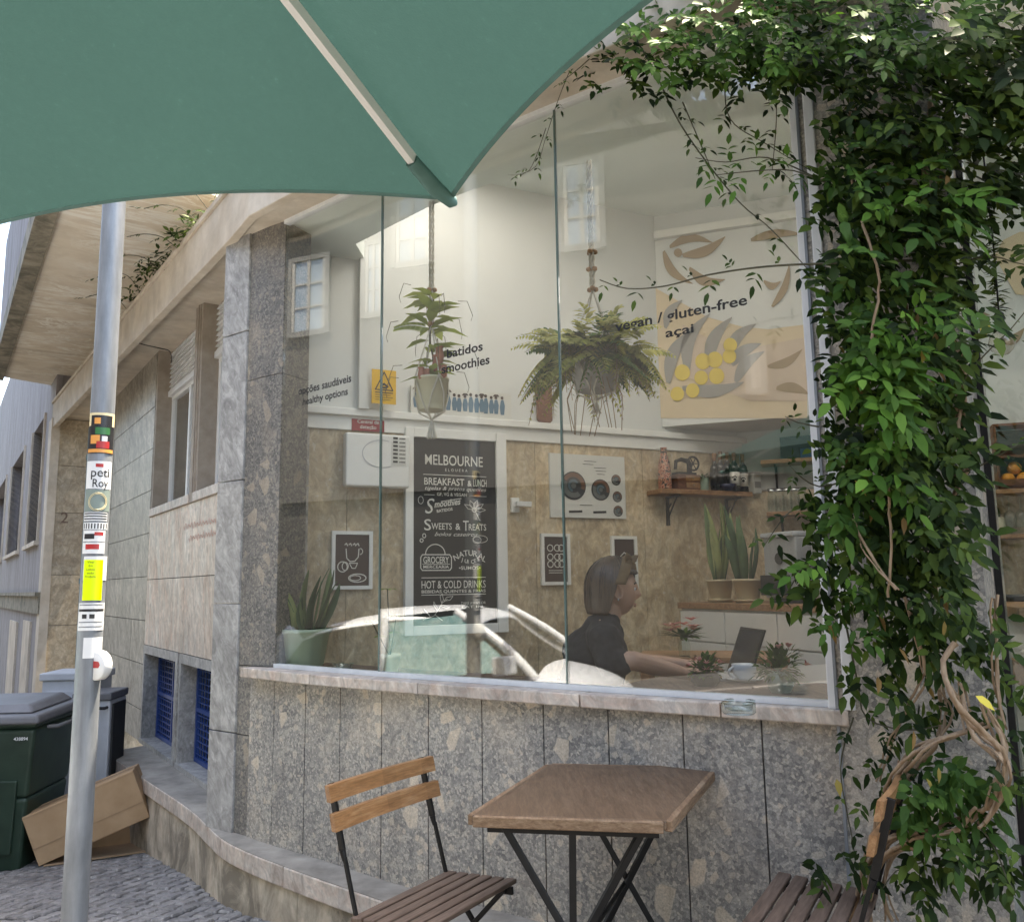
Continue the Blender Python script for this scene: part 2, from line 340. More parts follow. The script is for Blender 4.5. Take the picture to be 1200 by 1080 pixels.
M['leaf_bright'] = leafmat('young vine leaf', [(.05,.125,.018), (.085,.19,.026), (.15,.28,.045)], trans=.35)  # new growth green that also carries the sunlit clumps' brightness in its colour
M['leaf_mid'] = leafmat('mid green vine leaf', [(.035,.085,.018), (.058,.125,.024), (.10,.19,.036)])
M['leaf_in'] = leafmat('indoor leaf', [(.20,.27,.06), (.31,.38,.10), (.42,.48,.17)])
M['fern'] = leafmat('fern frond', [(.22,.24,.05), (.40,.40,.09), (.60,.56,.18)])
M['snake'] = leafmat('snake plant leaf', [(.05,.10,.05), (.10,.17,.08), (.20,.27,.12)], trans=.1)
M['snake_edge'] = leafmat('yellow edged blade', [(.22,.30,.10), (.40,.42,.18)], trans=.1)
M['bark'] = nmat('woody vine stem', (.24,.15,.085), (.42,.30,.19), 20, .8, st=(3,3,.6), bump=.5, grime=.4)
M['stem'] = nmat('thin green brown stem', (.05,.05,.025), (.10,.09,.05), 20, .7)
def canopy():
    s = Mat('green umbrella canvas', .85, spec=.15); n = s.noise(.9, 5, .6)
    wv = s.mix(s.noise(260, 2, .5, 0, (1,1,1)), s.noise(2.2, 4, .5, .8, (1, 3, 1), (0,0,.6)), .5); c = s.ramp(n, [(.3, (.026,.050,.049)), (.7, (.031,.060,.058))]); c = s.mix(c, s.ramp(s.noise(55, 6, .8), [(.4, .92), (.62, 1.0), (.74, 1.5)]), .6, 'MULTIPLY'); s.col(c); s.bump(wv, .25, .012)
    tr = s.N('ShaderNodeBsdfTranslucent'); s.L(s.mix(c, (1.0,1.25,1.15), 1, 'MULTIPLY'), tr.inputs[0]); mx = s.N('ShaderNodeMixShader'); mx.inputs[0].default_value = .26
    out = [k for k in s.t.nodes if k.type == 'OUTPUT_MATERIAL'][0]; s.L(s.b.outputs[0], mx.inputs[1]); s.L(tr.outputs[0], mx.inputs[2]); s.L(mx.outputs[0], out.inputs[0]); return s.m
M['canvas'] = canopy()
def frost():
    s = Mat('frosted rooflight sheet', .9); s.col((.9,.9,.9)); tr = s.N('ShaderNodeBsdfTranslucent'); tr.inputs[0].default_value = (.62,.62,.62,1)
    out = [k for k in s.t.nodes if k.type == 'OUTPUT_MATERIAL'][0]; s.L(tr.outputs[0], out.inputs[0]); return s.m
M['frost'] = frost()  # translucent sheet of the added roof openings that brighten the room
M['canvas_edge'] = nmat('green canvas pocket', (.075,.17,.15), (.10,.21,.19), 30, .85, bump=.1)
M['chalk'] = plain('white chalk lettering', (.74,.73,.68), .8)
M['board'] = plain('blackboard paint', (.025,.025,.024), .35)
M['board_brown'] = plain('brown board paint', (.055,.032,.025), .4)
M['ink'] = plain('black lettering', (.012,.012,.012), .5)
M['yellow_sign'] = plain('yellow warning plastic', (.78,.45,.02), .4)
M['red_sign'] = plain('dark red plastic', (.30,.02,.03), .4)
M['paper'] = plain('poster paper', (.66,.66,.62), .6)
M['lime'] = plain('fluorescent sticker', (.72,.95,.0), .5)
M['cobble'] = wavy('pale limestone cobble', (.17,.165,.165), (.26,.25,.245), (.36,.345,.33), (1,1,1), sc_=9)
M['sand'] = nmat('dark joint sand', (.045,.043,.04), (.09,.085,.075), 30, .95, bump=.4)
M['asphalt'] = nmat('grey asphalt', (.05,.05,.05), (.085,.083,.08), 60, .9, bump=.4)
M['bin'] = nmat('dark green bin plastic', (.012,.03,.018), (.028,.055,.035), 5, .45, grime=.3)
M['bin_lid'] = nmat('grey green lid plastic', (.11,.11,.115), (.15,.15,.155), 5, .55, grime=.35)
M['cabinet'] = nmat('pale grey cabinet paint', (.42,.43,.45), (.52,.53,.55), 4, .5, grime=.3)
M['blue'] = plain('blue painted steel', (.02,.06,.22), .45)
M['teal_pipe'] = plain('teal downpipe paint', (.16,.26,.27), .5)
M['pot_cream'] = plain('cream plastic pot', (.62,.58,.42), .5)
M['pot_green'] = plain('pale green ribbed ceramic', (.50,.60,.44), .35)
M['pot_beige'] = plain('beige clay pot', (.55,.46,.31), .6)
M['pot_mint'] = plain('mint ceramic', (.36,.47,.38), .4)
M['rope'] = nmat('cotton macrame rope', (.52,.48,.40), (.68,.64,.55), 60, .9)
M['soil'] = plain('potting soil', (.05,.035,.025), .95)
M['china'] = plain('pale grey china', (.74,.75,.75), .25)
M['bottle'] = plain('dark wine bottle glass', (.012,.016,.012), .08)
M['label'] = plain('bottle paper label', (.70,.68,.62), .6)
M['machine'] = nmat('brushed grey machine metal', (.34,.35,.36), (.46,.47,.48), 12, .4, .3, (1,1,.1), grime=.1)
M['screen'] = plain('dark screen', (.012,.016,.022), .12)
M['screen_blue'] = plain('blue screen picture', (.03,.12,.35), .2)
M['orange'] = nmat('orange peel', (.62,.22,.01), (.74,.32,.02), 60, .5)
M['skin'] = nmat('skin', (.46,.27,.185), (.54,.33,.235), 9, .5, bump=.06, grime=.12)
hm = Mat('dark brown hair', .38); hm.col(hm.mix(hm.ramp(hm.island(), [(0,(.008,.005,.004)),(.6,(.026,.016,.011)),(1,(.09,.055,.034))]), hm.ramp(hm.noise(5,6,.6,0,(26,26,1.2)), [(.3,.6),(.7,1.2)]), .7, 'MULTIPLY')); M['hair'] = hm.m
M['shirt'] = nmat('black cotton', (.012,.012,.013), (.024,.024,.026), 30, .9, bump=.2)
M['apron'] = nmat('brown head band cloth', (.16,.10,.05), (.24,.16,.085), 12, .9, bump=.15)
M['pitcher'] = plain('rosy pitcher plant', (.42,.16,.11), .5)
M['pink_flower'] = leafmat('pink petals', [(.55,.18,.20), (.66,.32,.30), (.70,.48,.42)])
M['mur_brown'] = plain('mural brown paint', (.36,.27,.17), .8)
M['mur_tan'] = plain('mural tan paint', (.67,.55,.39), .8)
M['mur_grey'] = plain('mural grey paint', (.34,.33,.31), .8)
M['mur_yellow'] = plain('mural yellow paint', (.72,.55,.12), .8)
M['mur_pink'] = plain('mural beige pink paint', (.62,.50,.40), .8)
M['car_white'] = plain('white car paint', (.80,.84,.90), .18)
M['rubber'] = plain('black rubber', (.02,.02,.02), .8)
M['chrome'] = plain('silver metal', (.6,.6,.6), .25, .9)
M['glass_car'] = plain('dark car window', (.015,.02,.022), .06)
M['shade'] = nmat('silver teal sunshade foil', (.16,.40,.44), (.55,.75,.76), 22, .35, .2, bump=.6, grime=0)
M['opp'] = nmat('darkened street render', (.06,.057,.053), (.085,.08,.075), 1.5, .85, grime=.25)  # darkness put into the colour to keep its mirror image faint
M['opp_trim'] = nmat('grey window trim', (.13,.13,.125), (.17,.17,.165), 3, .7)
M['opp_base'] = nmat('dark street base render', (.028,.027,.025), (.045,.042,.04), 2, .8, grime=.3)
M['sky_tint_glass'] = nmat('pale sky tinted glass', (.20,.26,.32), (.26,.32,.38), 2, .08, bump=0, grime=0)  # pale blue base colour stands for the sky mirrored in these panes
M['bulb'] = glass('clear bulb glass', (.95,.93,.88), 2.0)
M['lamp_lens'] = plain('lamp lens plastic', (.75,.75,.72), .2)
# ---------------------------------------------------------------- ground
DD = Vector((-.559, .829)).normalized(); NN = Vector((-.829, -.559)).normalized()     # along the street, across it
W0 = Vector((-1.99, 5.8))
def gz(x, y): return -.09*(max(-30, min(45, DD.x*x+DD.y*y))-2.24)
def gp(dv, nv, up=0): q = DD*dv+NN*nv; return Vector((q.x, q.y, gz(q.x, q.y)+up))
g = MB()
cuts = [-160, -30, 45, 160]
for i in range(3): g.add([gp(cuts[i], -150, -.02), gp(cuts[i+1], -150, -.02), gp(cuts[i+1], 150, -.02), gp(cuts[i], 150, -.02)], [(0,1,2,3)])
tag(g.build('ground', M['sand']), kind='structure')
g = MB()
for i in range(3): g.add([gp(cuts[i], .15, .004), gp(cuts[i+1], .15, .004), gp(cuts[i+1], 6.2, .004), gp(cuts[i], 6.2, .004)], [(0,3,2,1)])
tag(g.build('road', M['asphalt']), kind='structure')
g = MB()
for s0, s1 in ((-.02, .13), (6.2, 6.35)):
    for i in range(60): a, b = -20+i, -20+i+.985; g.hexa([gp(a,s0,-.3),gp(b,s0,-.3),gp(b,s1,-.3),gp(a,s1,-.3),gp(a,s0,.03),gp(b,s0,.03),gp(b,s1,.03),gp(a,s1,.03)])
tag(g.build('kerb', M['cobble'], bevel=.01), kind='structure')
g = MB(); S = .088
ca, sa = math.cos(.62), math.sin(.62)
for i in range(-80, 80):
    for j in range(-80, 80):
        dv, nv = 4.6+(i*ca-j*sa)*S, -1.1+(i*sa+j*ca)*S
        if not (-1.5 < dv < 9.5 and -2.6 < nv < -.06): continue
        p = gp(dv, nv)
        if p.x > 1.9: continue
        a = .62+R_.uniform(-.1, .1); h = R_.uniform(-.005, .006); w_, l_ = S*R_.uniform(.39, .46), S*R_.uniform(.39, .46)
        o = gp(dv+R_.uniform(-.006,.006), nv+R_.uniform(-.006,.006)); tx = R_.uniform(-.05,.05); ty = R_.uniform(-.05,.05)
        vs = []
        for zz, k in ((-.05, 1), (-.006+h, 1), (.004+h, .84)):
            for sx, sy in ((-1,-1),(1,-1),(1,1),(-1,1)):
                lx, ly = sx*w_*k, sy*l_*k; q = DD*(lx*math.cos(a)-ly*math.sin(a))+NN*(lx*math.sin(a)+ly*math.cos(a))
                vs.append(o+Vector((q.x, q.y, zz-.09*q.dot(DD)+lx*tx+ly*ty)))
        g.add(vs, [(0,1,5,4),(1,2,6,5),(2,3,7,6),(3,0,4,7),(4,5,9,8),(5,6,10,9),(6,7,11,10),(7,4,8,11),(8,9,10,11)])
tag(g.build('pavement', M['cobble']), kind='structure')
g = MB()
for i in range(3): g.add([gp(cuts[i], 6.3, .02), gp(cuts[i+1], 6.3, .02), gp(cuts[i+1], 8.6, .02), gp(cuts[i], 8.6, .02)], [(0,3,2,1)])
tag(g.build('far_pavement', M['asphalt']), kind='structure')
# ---------------------------------------------------------------- the cafe building
def catmull(P, step=.03):
    P = [Vector(p) for p in P]; out = []
    for i in range(len(P)-1):
        a, b, c, d = P[max(i-1,0)], P[i], P[i+1], P[min(i+2,len(P)-1)]
        n = max(2, int((c-b).length/step))
        for k in range(n):
            t = k/n; out.append(.5*((2*b)+(c-a)*t+(2*a-5*b+4*c-d)*t*t+(3*b-a-3*c+d)*t*t*t))
    return out+[P[-1]]
def offs(P, o):
    out = []
    for i, p in enumerate(P):
        d = (P[min(i+1,len(P)-1)]-P[max(i-1,0)]).normalized(); n = Vector((d.y, -d.x))
        if n.dot(-p) < 0: n = -n
        out.append(p+n*o)
    return out
def cut_r(P, r):     # part of a plan polyline crossed by the sight line x/y = r
    for i in range(len(P)-1):
        a, b = P[i].x-r*P[i].y, P[i+1].x-r*P[i+1].y
        if a <= 0 <= b: return i+(-a/(b-a) if b > a else 0)
    return 0 if P[0].x-r*P[0].y > 0 else len(P)-1
def at_s(P, s): i = min(int(s), len(P)-2); return P[i].lerp(P[i+1], s-i)
def span(P, s0, s1): return [at_s(P, s0)]+[P[i] for i in range(int(s0)+1, int(math.ceil(s1)))]+[at_s(P, s1)]
rr = lambda px, py: ray(px, py).x/ray(px, py).y
SILL, TOP, LED = .985, 3.5, .10
G = [Vector(p) for p in ((-1.28, 4.68), (-.645, 4.15), (.21, 3.52), (1.06, 2.92))]
GP = [Pl(G[i], G[i+1]) for i in range(3)]
APR = catmull([(-1.54,4.85),(-1.40,4.735),(-1.27,4.62),(-.93,4.34),(-.52,3.99),(.03,3.59),(.6,3.18),(1.06,2.885),(1.43,2.62)])
W = Pl(W0, W0+DD)
cafe = thing('cafe_building', 'grey stone corner cafe with a curved shop window and lettering on the glass', 'building', (-.5, 5, 0))
# base wall and ledge
LF = catmull([(-3.34,7.25),(-2.6,6.25),(-1.98,5.42),(-1.70,4.99),(-1.52,4.72),(-1.3,4.48),(-1.03,4.23),(-.78,4.01),(-.2,3.52),(.4,3.06),(1.0,2.66),(1.45,2.36)], .08)
inn = Vector((.52, .75))
b = MB(); step = 0
L2 = offs(LF, .022)
def length(P): return sum((P[i+1]-P[i]).length for i in range(len(P)-1))
i = 0
while i < len(L2)-1:
    j = min(i+11, len(L2)-1)
    if len(L2)-1-j < 4: j = len(L2)-1
    seg = span(L2, i, j-.03); b.strip(seg, [p+inn for p in seg], LED-.095, LED); i = j
b.build('plinth_ledge', M['sill'], cafe, bevel=.006)
b = MB(); top = offs(LF, .018); b.strip(top, [p+inn for p in top], LED, LED+.003); b.build('ledge_surface', M['ledge_top'], cafe)
b = MB(); i = 0
while i < len(LF)-1:
    j = min(i+9, len(LF)-1); seg = span(LF, i, j-.04 if j < len(LF)-1 else j); b.strip(seg, [p+inn for p in seg], -.8, LED-.095); i = j
b.build('plinth', M['plinth'], cafe)
# breccia apron panels under the window
xs = [(291,880),(320,880),(357,880),(398,880),(447,880),(502,880),(565,880),(637,860),(713,860),(802,900),(895,900),(988,930)]
ss = [cut_r(APR, rr(*q)) for q in xs]
b = MB()
for s0, s1 in zip(ss, ss[1:]):
    seg = span(APR, s0+.10, s1-.10); b.strip(seg, [p+Vector((.05,.07)) for p in seg], LED+.003, SILL-.05)
b.build('apron_panel', M['breccia'], cafe)
b = MB(); seg = offs(span(APR, ss[0], ss[-1]), -.014); b.strip(seg, [p+Vector((.09,.13)) for p in seg], LED, SILL-.05); b.build('apron_backing', M['dark'], cafe)
# breccia pillar on the right
s_e = len(APR)-1
b = MB(); seg = span(APR, ss[-1]+.25, s_e); seg = offs(seg, .012); b.strip(seg, [p+Vector((.3,.42)) for p in seg], -.25, 3.5); b.build('pillar', M['breccia'], cafe)
b = MB(); seg = span(APR, ss[-1]-.02, ss[-1]+.3); b.strip(offs(seg, .02), [p+Vector((.05,.07)) for p in seg], LED, 3.5); b.build('pillar_trim', M['steel'], cafe)
# left pier: pale marble face and dark breccia reveal
A0, A1 = Vector((-1.735, 4.985)), Vector((-1.545, 4.842))
b = MB(); bk = Vector((.45, .50))
for z0, z1 in ((LED, .62), (.625, 1.32), (1.325, 2.02), (2.025, 2.9), (2.905, 3.62)):
    b.prism([A0, A1, A1+bk, A0+Vector((.4,.55))], z0, z1)
b.build('pier', M['pier'], cafe, bevel=.004)
b = MB(); q0, q1, q2 = A1+Vector((.006,.014)), Vector((-1.412, 4.757)), Vector((-1.285, 4.675))
b.prism([q0, q1, q1+Vector((.1,.2)), q0+Vector((.1,.2))], .62, .985); b.prism([q0, q1, q1+Vector((.1,.2)), q0+Vector((.1,.2))], LED, .615)
b.prism([q0, q1, q2, q2+Vector((.1,.2)), q0+Vector((.1,.2))], .99, 2.6); b.prism([q0, q1, q2, q2+Vector((.1,.2)), q0+Vector((.1,.2))], 2.604, 3.6)
b.build('pier_reveal', M['breccia_dark'], cafe)
b = MB(); b.prism([q2+Vector((0,.03)), (-1.27,5.3), (-1.5,5.3), (-1.42,4.8)], .6, 3.5); b.build('inner_reveal', M['breccia_dark'], cafe)
# window sill, frame rails and panes
sf = catmull([(-1.485,4.72),(-1.05,4.32),(-.615,3.985),(.155,3.43),(.73,3.06),(1.075,2.84)], .05)
b = MB(); i = 0
SIN = catmull([(-1.30,4.86),(-.95,4.53),(-.59,4.22),(.24,3.60),(.75,3.24),(1.12,2.98)], .05)
m_ = 40; rs = lambda P, t: at_s(P, t*(len(P)-1))
cu = [0, .2, .43, .68, .86, 1]
for t0, t1 in zip(cu, cu[1:]):
    k = 12; o_ = [rs(sf, t0+(t1-t0-.002)*q/k) for q in range(k+1)]; n_ = [rs(SIN, t0+(t1-t0-.002)*q/k) for q in range(k+1)]
    b.strip(o_, n_, SILL-.05, SILL)
b.build('window_sill', M['sill'], cafe, bevel=.005)
for P in GP:
    b = MB(); b.pbox(P, 0, P.len, SILL+.001, SILL+.022, -.02, .018); b.build('bottom_rail', M['alu'], cafe)
    b = MB(); b.pbox(P, 0, P.len, TOP-.02, TOP+.1, -.02, .02); b.build('top_rail', M['alu'], cafe)
b = MB(); P = GP[2]
b.pbox(P, P.len-.012, P.len+.03, SILL, TOP, -.03, .04); b.pbox(P, P.len+.04, P.len+.075, SILL, TOP, -.03, .05)
b.build('window_frame', M['alu'], cafe, bevel=.004)
b = MB()
for i in (1, 2): P = GP[i]; b.pbox(P, -.0035, .0035, SILL+.02, TOP-.02, -.006, .006)
b.build('glass_joint', M['edge'], cafe)
for i, P in enumerate(GP):
    b = MB(); b.pbox(P, .004, P.len-.004-(.01 if i == 2 else 0), SILL+.018, TOP-.01, -.004, .004)
    o = b.build('window_pane', M['pane'], cafe)
    lines = [[('opções saudáveis', (351,463), (413,443), 13), ('healthy options', (356,475), (409,462), 12)],
             [('batidos', (525,420), (567,409), 15), ('smoothies', (519,438), (575,425), 15)],
             [('vegan / gluten-free', (722,389), (877,364), 17), ('açai', (781,396), (814,388), 15)]][i]
    for s, a, c, hh in lines:
        tb = MB(); u0, z0 = P.uz(*a); u1, z1 = P.uz(*c); d_px = (P.pt((u0+u1)/2, z0)-EYE).dot(ray(600,540).normalized())
        text_to(tb, P.M(u0, z0, .006), s, width=abs(u1-u0), height=.9*hh/1000*d_px*.82, bold=.02)
        tb.build('window_lettering', M['ink'], o)
# left wall : ashlar, windows
b = MB(); zs = [.1, .37, .76, 1.14, 1.53, 1.92, 2.31, 2.70, 3.09, 3.62]
for k, (z0, z1) in enumerate(zip(zs, zs[1:])):
    us = [2.33, 4.5] if z1-z0 < .3 else ([2.33, 3.55, 4.5] if k % 2 else [2.33, 2.95, 4.5])
    for a, c in zip(us, us[1:]): b.pbox(W, a+.003, c-.003, z0+.003, z1-.003, -.04, R_.uniform(0, .003))
b.build('wall_cladding', M['wavy'], cafe)
b = MB()
for z0, z1, us in ((.935, 1.5, [-.75, .3, .95, 1.6, 2.325]), (1.504, 2.06, [-.75, .05, 1.45, 2.325])):
    for a, c in zip(us, us[1:]): b.pbox(W, a+.002, c-.002, z0, z1-.002, -.04, .002)
b.build('wall_panel', M['pink'], cafe)
b = MB(); b.pbox(W, 2.34, 4.49, .1, 3.62, -.5, -.012); b.pbox(W, -.75, 2.3, .95, 2.06, -.5, -.012); b.build('wall_core', M['dark'], cafe); b = MB(); b.pbox(W, -.75, 7, 3.66, 4.25, -.4, -.02); b.build('frieze_wall', M['cream'], cafe)
b = MB(); b.pbox(W, 4.49, 4.53, -.8, 3.62, -1.2, .004); b.build('wall_end', M['wavy'], cafe)
b = MB(); b.pbox(W, 4.53, 6.2, -1.2, 3.62, -1.25, -1.2); b.build('recess_wall', M['sandy'], cafe)
b = MB()
for y0, x0, x1 in ((617,216,262),(631,222,263)):
    pts = []
    for k in range(46):
        t_ = k/45; p_ = W.uz(x0+(x1-x0)*t_, y0-9*t_+3.2*math.sin(k*1.9)*(1+.5*math.sin(k*.7))); pts.append((p_[0], p_[1]))
    MM = Matrix(((W.d.x,0,W.n.x,W.p.x+W.n.x*.0045),(W.d.y,0,W.n.y,W.p.y+W.n.y*.0045),(0,1,0,0),(0,0,0,1))); b.stroke(MM, pts, .008, 0)
    b.build('faint_scrawl', M['scrawl'], cafe); b = MB()
# basement window with blue grilles
def grille(u0, u1):
    f = MB(); f.pbox(W, u1-.05, u1, .135, .865, -.2, 0.004); f.pbox(W, u0, u1,   .86, .93, -.2, .006); f.pbox(W, u0, u1, .1, .137, -.2, .012); f.pbox(W, u0, u0+.075, .137, .86, -.2, .008)
    fo = f.build('basement_window', M['pier'], cafe)
    q = MB(); o = -.13; a, c = u0+.075, u1-.05
    for z in (.14, .5, .835): q.pbox(W, a, c, z, z+.03, o-.015, o+.015)
    for u in (a, (a+c)/2, c-.03): q.pbox(W, u, u+.03, .14, .86, o-.014, o+.016)
    q.build('grille_frame', M['blue'], fo)
    q = MB(); n_ = 16
    for k in range(1, n_): u = a+(c-a)*k/n_; q.pbox(W, u-.004, u+.004, .15, .85, o-.004, o+.004)
    for k in range(1, 15): z = .15+.7*k/15; q.pbox(W, a, c, z-.004, z+.004, o-.006, o+.006)
    q.build('grille_mesh', M['blue'], fo)
    q = MB(); q.pbox(W, a, c, .14, .86, o-.06, o-.05); q.build('pane', M['win'], fo)
grille(1.03, 2.32); grille(-.30, .98)
# upper windows with shutters
def shuttered(u0, u1):
    a, c = u0+.04, u1-.05; o = -.115
    q = MB(); q.pbox(W, a, c, 2.15, 3.2, o-.036, o-.031); fo = q.build('shuttered_window', M['pane'], cafe)
    for s0, s1 in ((u1-.05, u1), (u0, u0+.04)): f = MB(); f.pbox(W, s0, s1, 2.13, 3.62, -.2, .002); f.build('jamb', M['reveal'], fo)
    q = MB(); q.pbox(W, u0, u1, 2.06, 2.13, -.2, .02); q.build('sill', M['sill'], fo, bevel=.004)
    q = MB()
    for k in range(9):
        z = 3.22+k*.043; q.hexa([W.pt(a,z,o-.01),W.pt(c,z,o-.01),W.pt(c,z,o+.02),W.pt(a,z,o+.02),W.pt(a,z+.036,o-.02),W.pt(c,z+.036,o-.02),W.pt(c,z+.036,o+.002),W.pt(a,z+.036,o+.002)])
    q.pbox(W, a, c, 3.17, 3.22, o-.02, o+.024); q.build('roller_shutter', M['alu'], fo)
    q = MB()
    for uu in (a, (a+c)/2-.03, c-.05): q.pbox(W, uu, uu+.05, 2.13, 3.2, o-.05, o-.012)
    q.pbox(W, a, c, 2.13, 2.19, o-.048, o-.01); q.pbox(W, a, c, 3.14, 3.2, o-.048, o-.01); q.build('window_frame', M['white'], fo, bevel=.004)
    q = MB()
    for k in range(28):
        t = a+(c-a)*k/28; t2 = a+(c-a)*(k+1)/28; d1, d2 = (.02 if k % 2 else 0), (0 if k % 2 else .02); q.add([W.pt(t,2.13,o-.09+d1),W.pt(t2,2.13,o-.09+d2),W.pt(t2,3.2,o-.09+d2),W.pt(t,3.2,o-.09+d1)], [(0,1,2,3)], True)
    q.build('curtain', M['paper'], fo, solid=.003)
shuttered(.86, 2.30); shuttered(-.75, .72)
b = MB(); b.pbox(W, .72, .86, 2.06, 3.62, -.2, .012); b.pbox(W, .745, .765, 2.13, 3.62, .012, .02); b.build('window_post', M['reveal'], cafe, bevel=.004)
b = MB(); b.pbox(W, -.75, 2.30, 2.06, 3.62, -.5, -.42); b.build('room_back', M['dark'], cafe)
# cornice, soffits, upper storey
OC = [Vector(p) for p in ((-5.9,10.78),(-4.4,8.68),(-2.9,6.6),(-1.66,4.87),(-1.46,4.57),(-.75,3.94),(.1,3.3),(1.3,2.45),(2.6,1.55))]
dv_ = Vector((.6, .85))
b = MB(); b.strip(OC[:4], [p+dv_ for p in OC[:4]], 3.602, 3.80); b.build('cornice_soffit', M['cream'], cafe)
b = MB(); b.strip(OC[3:], [p+dv_*.36 for p in OC[3:]], 3.503, 3.8); b.build('window_soffit', M['cream'], cafe)
b = MB(); of_ = [p-dv_*.012 for p in OC]
b.strip(of_, [p+dv_*.045 for p in OC], 3.48, 3.80); b.strip([p-dv_*.03 for p in OC], [p+dv_*.06 for p in OC], 3.80, 3.84)
b.build('cornice', M['cream'], cafe, bevel=.006)
OM = [W.pt(6.7, 0, 1.1).xy, W.pt(4, 0, 1.1).xy, W.pt(2, 0, 1.1).xy, W.pt(-.35, 0, 1.1).xy]
b = MB(); b.strip(OM[:4], [p+Vector((.62,.86))*.9 for p in OM[:4]], 4.22, 5.98); b.build('upper_wall', M['lilac'], cafe)
b = MB(); b.strip([p+Vector((.02,.03)) for p in OM], [p+Vector((.62,.86))*1.15 for p in OM], 4.18, 4.22); b.build('overhang_soffit', M['soffit'], cafe)
b = MB(); b.strip([p-Vector((.05,.03)) for p in OM], [p+Vector((.05,.07)) for p in OM], 4.13, 4.34); b.build('overhang_edge', M['mould'], cafe)
b = MB(); gl = [G[0]+Vector((-.3,.3))]+G+[Vector((1.5,2.62)), Vector((3.4,1.3))]
b.strip([p+Vector((.06,.09)) for p in gl], [p+Vector((.2,.3)) for p in gl], 3.8, 4.25); b.build('wall_over_window', M['cream'], cafe)
b = MB(); c1 = [W.pt(1.9, 3.62, .30), W.pt(1.95, 3.56, .22), W.pt(2.0, 3.57, .12), W.pt(2.05,3.6,.02), W.pt(1.93,3.58,-.1), W.pt(1.9, 3.45, -.18), W.pt(1.9,3.36,-.2)]
pts = [W.at(150,372,.33), W.at(150,385,.335), W.at(153,397,.3), W.at(166,403,.2), W.at(187,408,.1), W.at(199,412,-.02), W.at(201,425,-.1), W.at(200,432,-.12)]
b.tube([(p.x,p.y,p.z) for p in catmull(pts, .03)], .005, 6); b.build('cable', M['black'], cafe)
# ---------------------------------------------------------------- inside the cafe
L = Pl((-1.31, 5.15), (.12, 5.82)); LW = 3.0
KX = L.pt(LW, 0).xy
MUR = Pl((1.13, 6.29), (3.40, 5.48))
K = Pl(L.pt(3.4, 0).xy, L.pt(3.4, 0).xy+(MUR.d*3))
FL = .25
b = MB(); b.pbox(L, -.1, 3.5, 2.5, 4.3, -.12, 0); b.build('inner_wall', M['wall_white'], cafe)
b = MB()
for a, c in zip([-.1, .31, 1.62, 2.5], [.307, 1.617, 2.497, 3.5]): b.pbox(L, a, c, FL, 2.38, -.12, .004)
b.build('inner_wall_panel', M['panel_in'], cafe)
b = MB(); b.pbox(L, -.1, 3.5, 2.38, 2.47, -.1, .022); b.pbox(L, -.1, 3.5, 2.47, 2.515, -.1, .05); b.build('wall_rail', M['white'], cafe, bevel=.004)
b = MB(); b.pbox(L, .36, .43, 2.515, 3.62, -.05, .07); b.pbox(L, -.1, .36, 2.515, 3.62, -.05, .02); b.build('wall_pilaster', M['wall_white'], cafe)
f_, m_i = Vector((.805,-.593)), Vector((.593,.805))
b = MB(); q = lambda s, t: G[1]+f_*s+m_i*t
quad = lambda s0,s1,t0,t1: [q(s0,t0),q(s1,t0),q(s1,t1),q(s0,t1)]
b.prism(quad(-1.5,3.9,1.2,3.5), 4.22, 4.3); b.prism(quad(-1.5,1.0,3.5,5), 4.22, 4.3); b.prism(quad(-1.5,-.6,.05,1.2), 4.22, 4.3); b.prism(quad(3.2,3.9,.05,1.2), 4.22, 4.3); b.prism(quad(-1.5,3.9,.05,.3), 4.22, 4.3); b.build('ceiling', M['ceil'], cafe)
b = MB(); b.add([Vector((p.x,p.y,4.3)) for p in quad(-.6,3.2,.3,1.2)], [(0,1,2,3)]); b.build('added_rooflight', M['frost'], cafe)  # unseen sheet added only to let daylight into the room
b = MB(); b.add([Vector((p.x,p.y,4.3)) for p in quad(1.0,3.9,3.5,4.9)], [(0,1,2,3)]); b.build('added_rooflight', M['frost'], cafe)  # second unseen sheet, added to light the kitchen wall
zz = TOP
inl = [L.at(417,286,.02).xy if False else atz(417,286,zz).xy, atz(505,241,zz).xy, atz(560,220,zz).xy, atz(783,155,zz).xy, atz(930,127,zz).xy]
gin = [Vector((-1.27,4.70)), Vector((-.64,4.165)), Vector((-.2,3.84)), Vector((.60,3.255)), Vector((1.09,2.925))]
b = MB(); b.strip([p+m_i*.0 for p in gin], inl, TOP+.0, TOP+.3)
b.prism([(-1.27,4.70), (atz(417,286,zz).x, atz(417,286,zz).y), L.pt(.42,0,0).xy, L.pt(-.1,0,0).xy], TOP+.001, TOP+.3); b.build('window_ceiling', M['ceil'], cafe)
fl = [(-1.5,5.2),(-1.2,4.75),(-.58,4.22),(.26,3.6),(1.12,3.0),(1.5,2.7),(3.4,1.4),(6,5),(3,8),(1.5,7.2)]
b = MB(); b.prism(fl, FL-.1, FL); b.build('inner_floor', M['floor'], cafe)
b = MB(); b.pbox(K, 0, 4, 2.1, 4.3, -.1, 0); b.build('kitchen_wall', M['wall_white'], cafe)
b = MB()
for a, c in zip([0,.9,1.7,2.5],[.896,1.696,2.496,4]): b.pbox(K, a, c, FL, 2.09, -.1, .004)
b.build('kitchen_wall_panel', M['panel_in'], cafe)
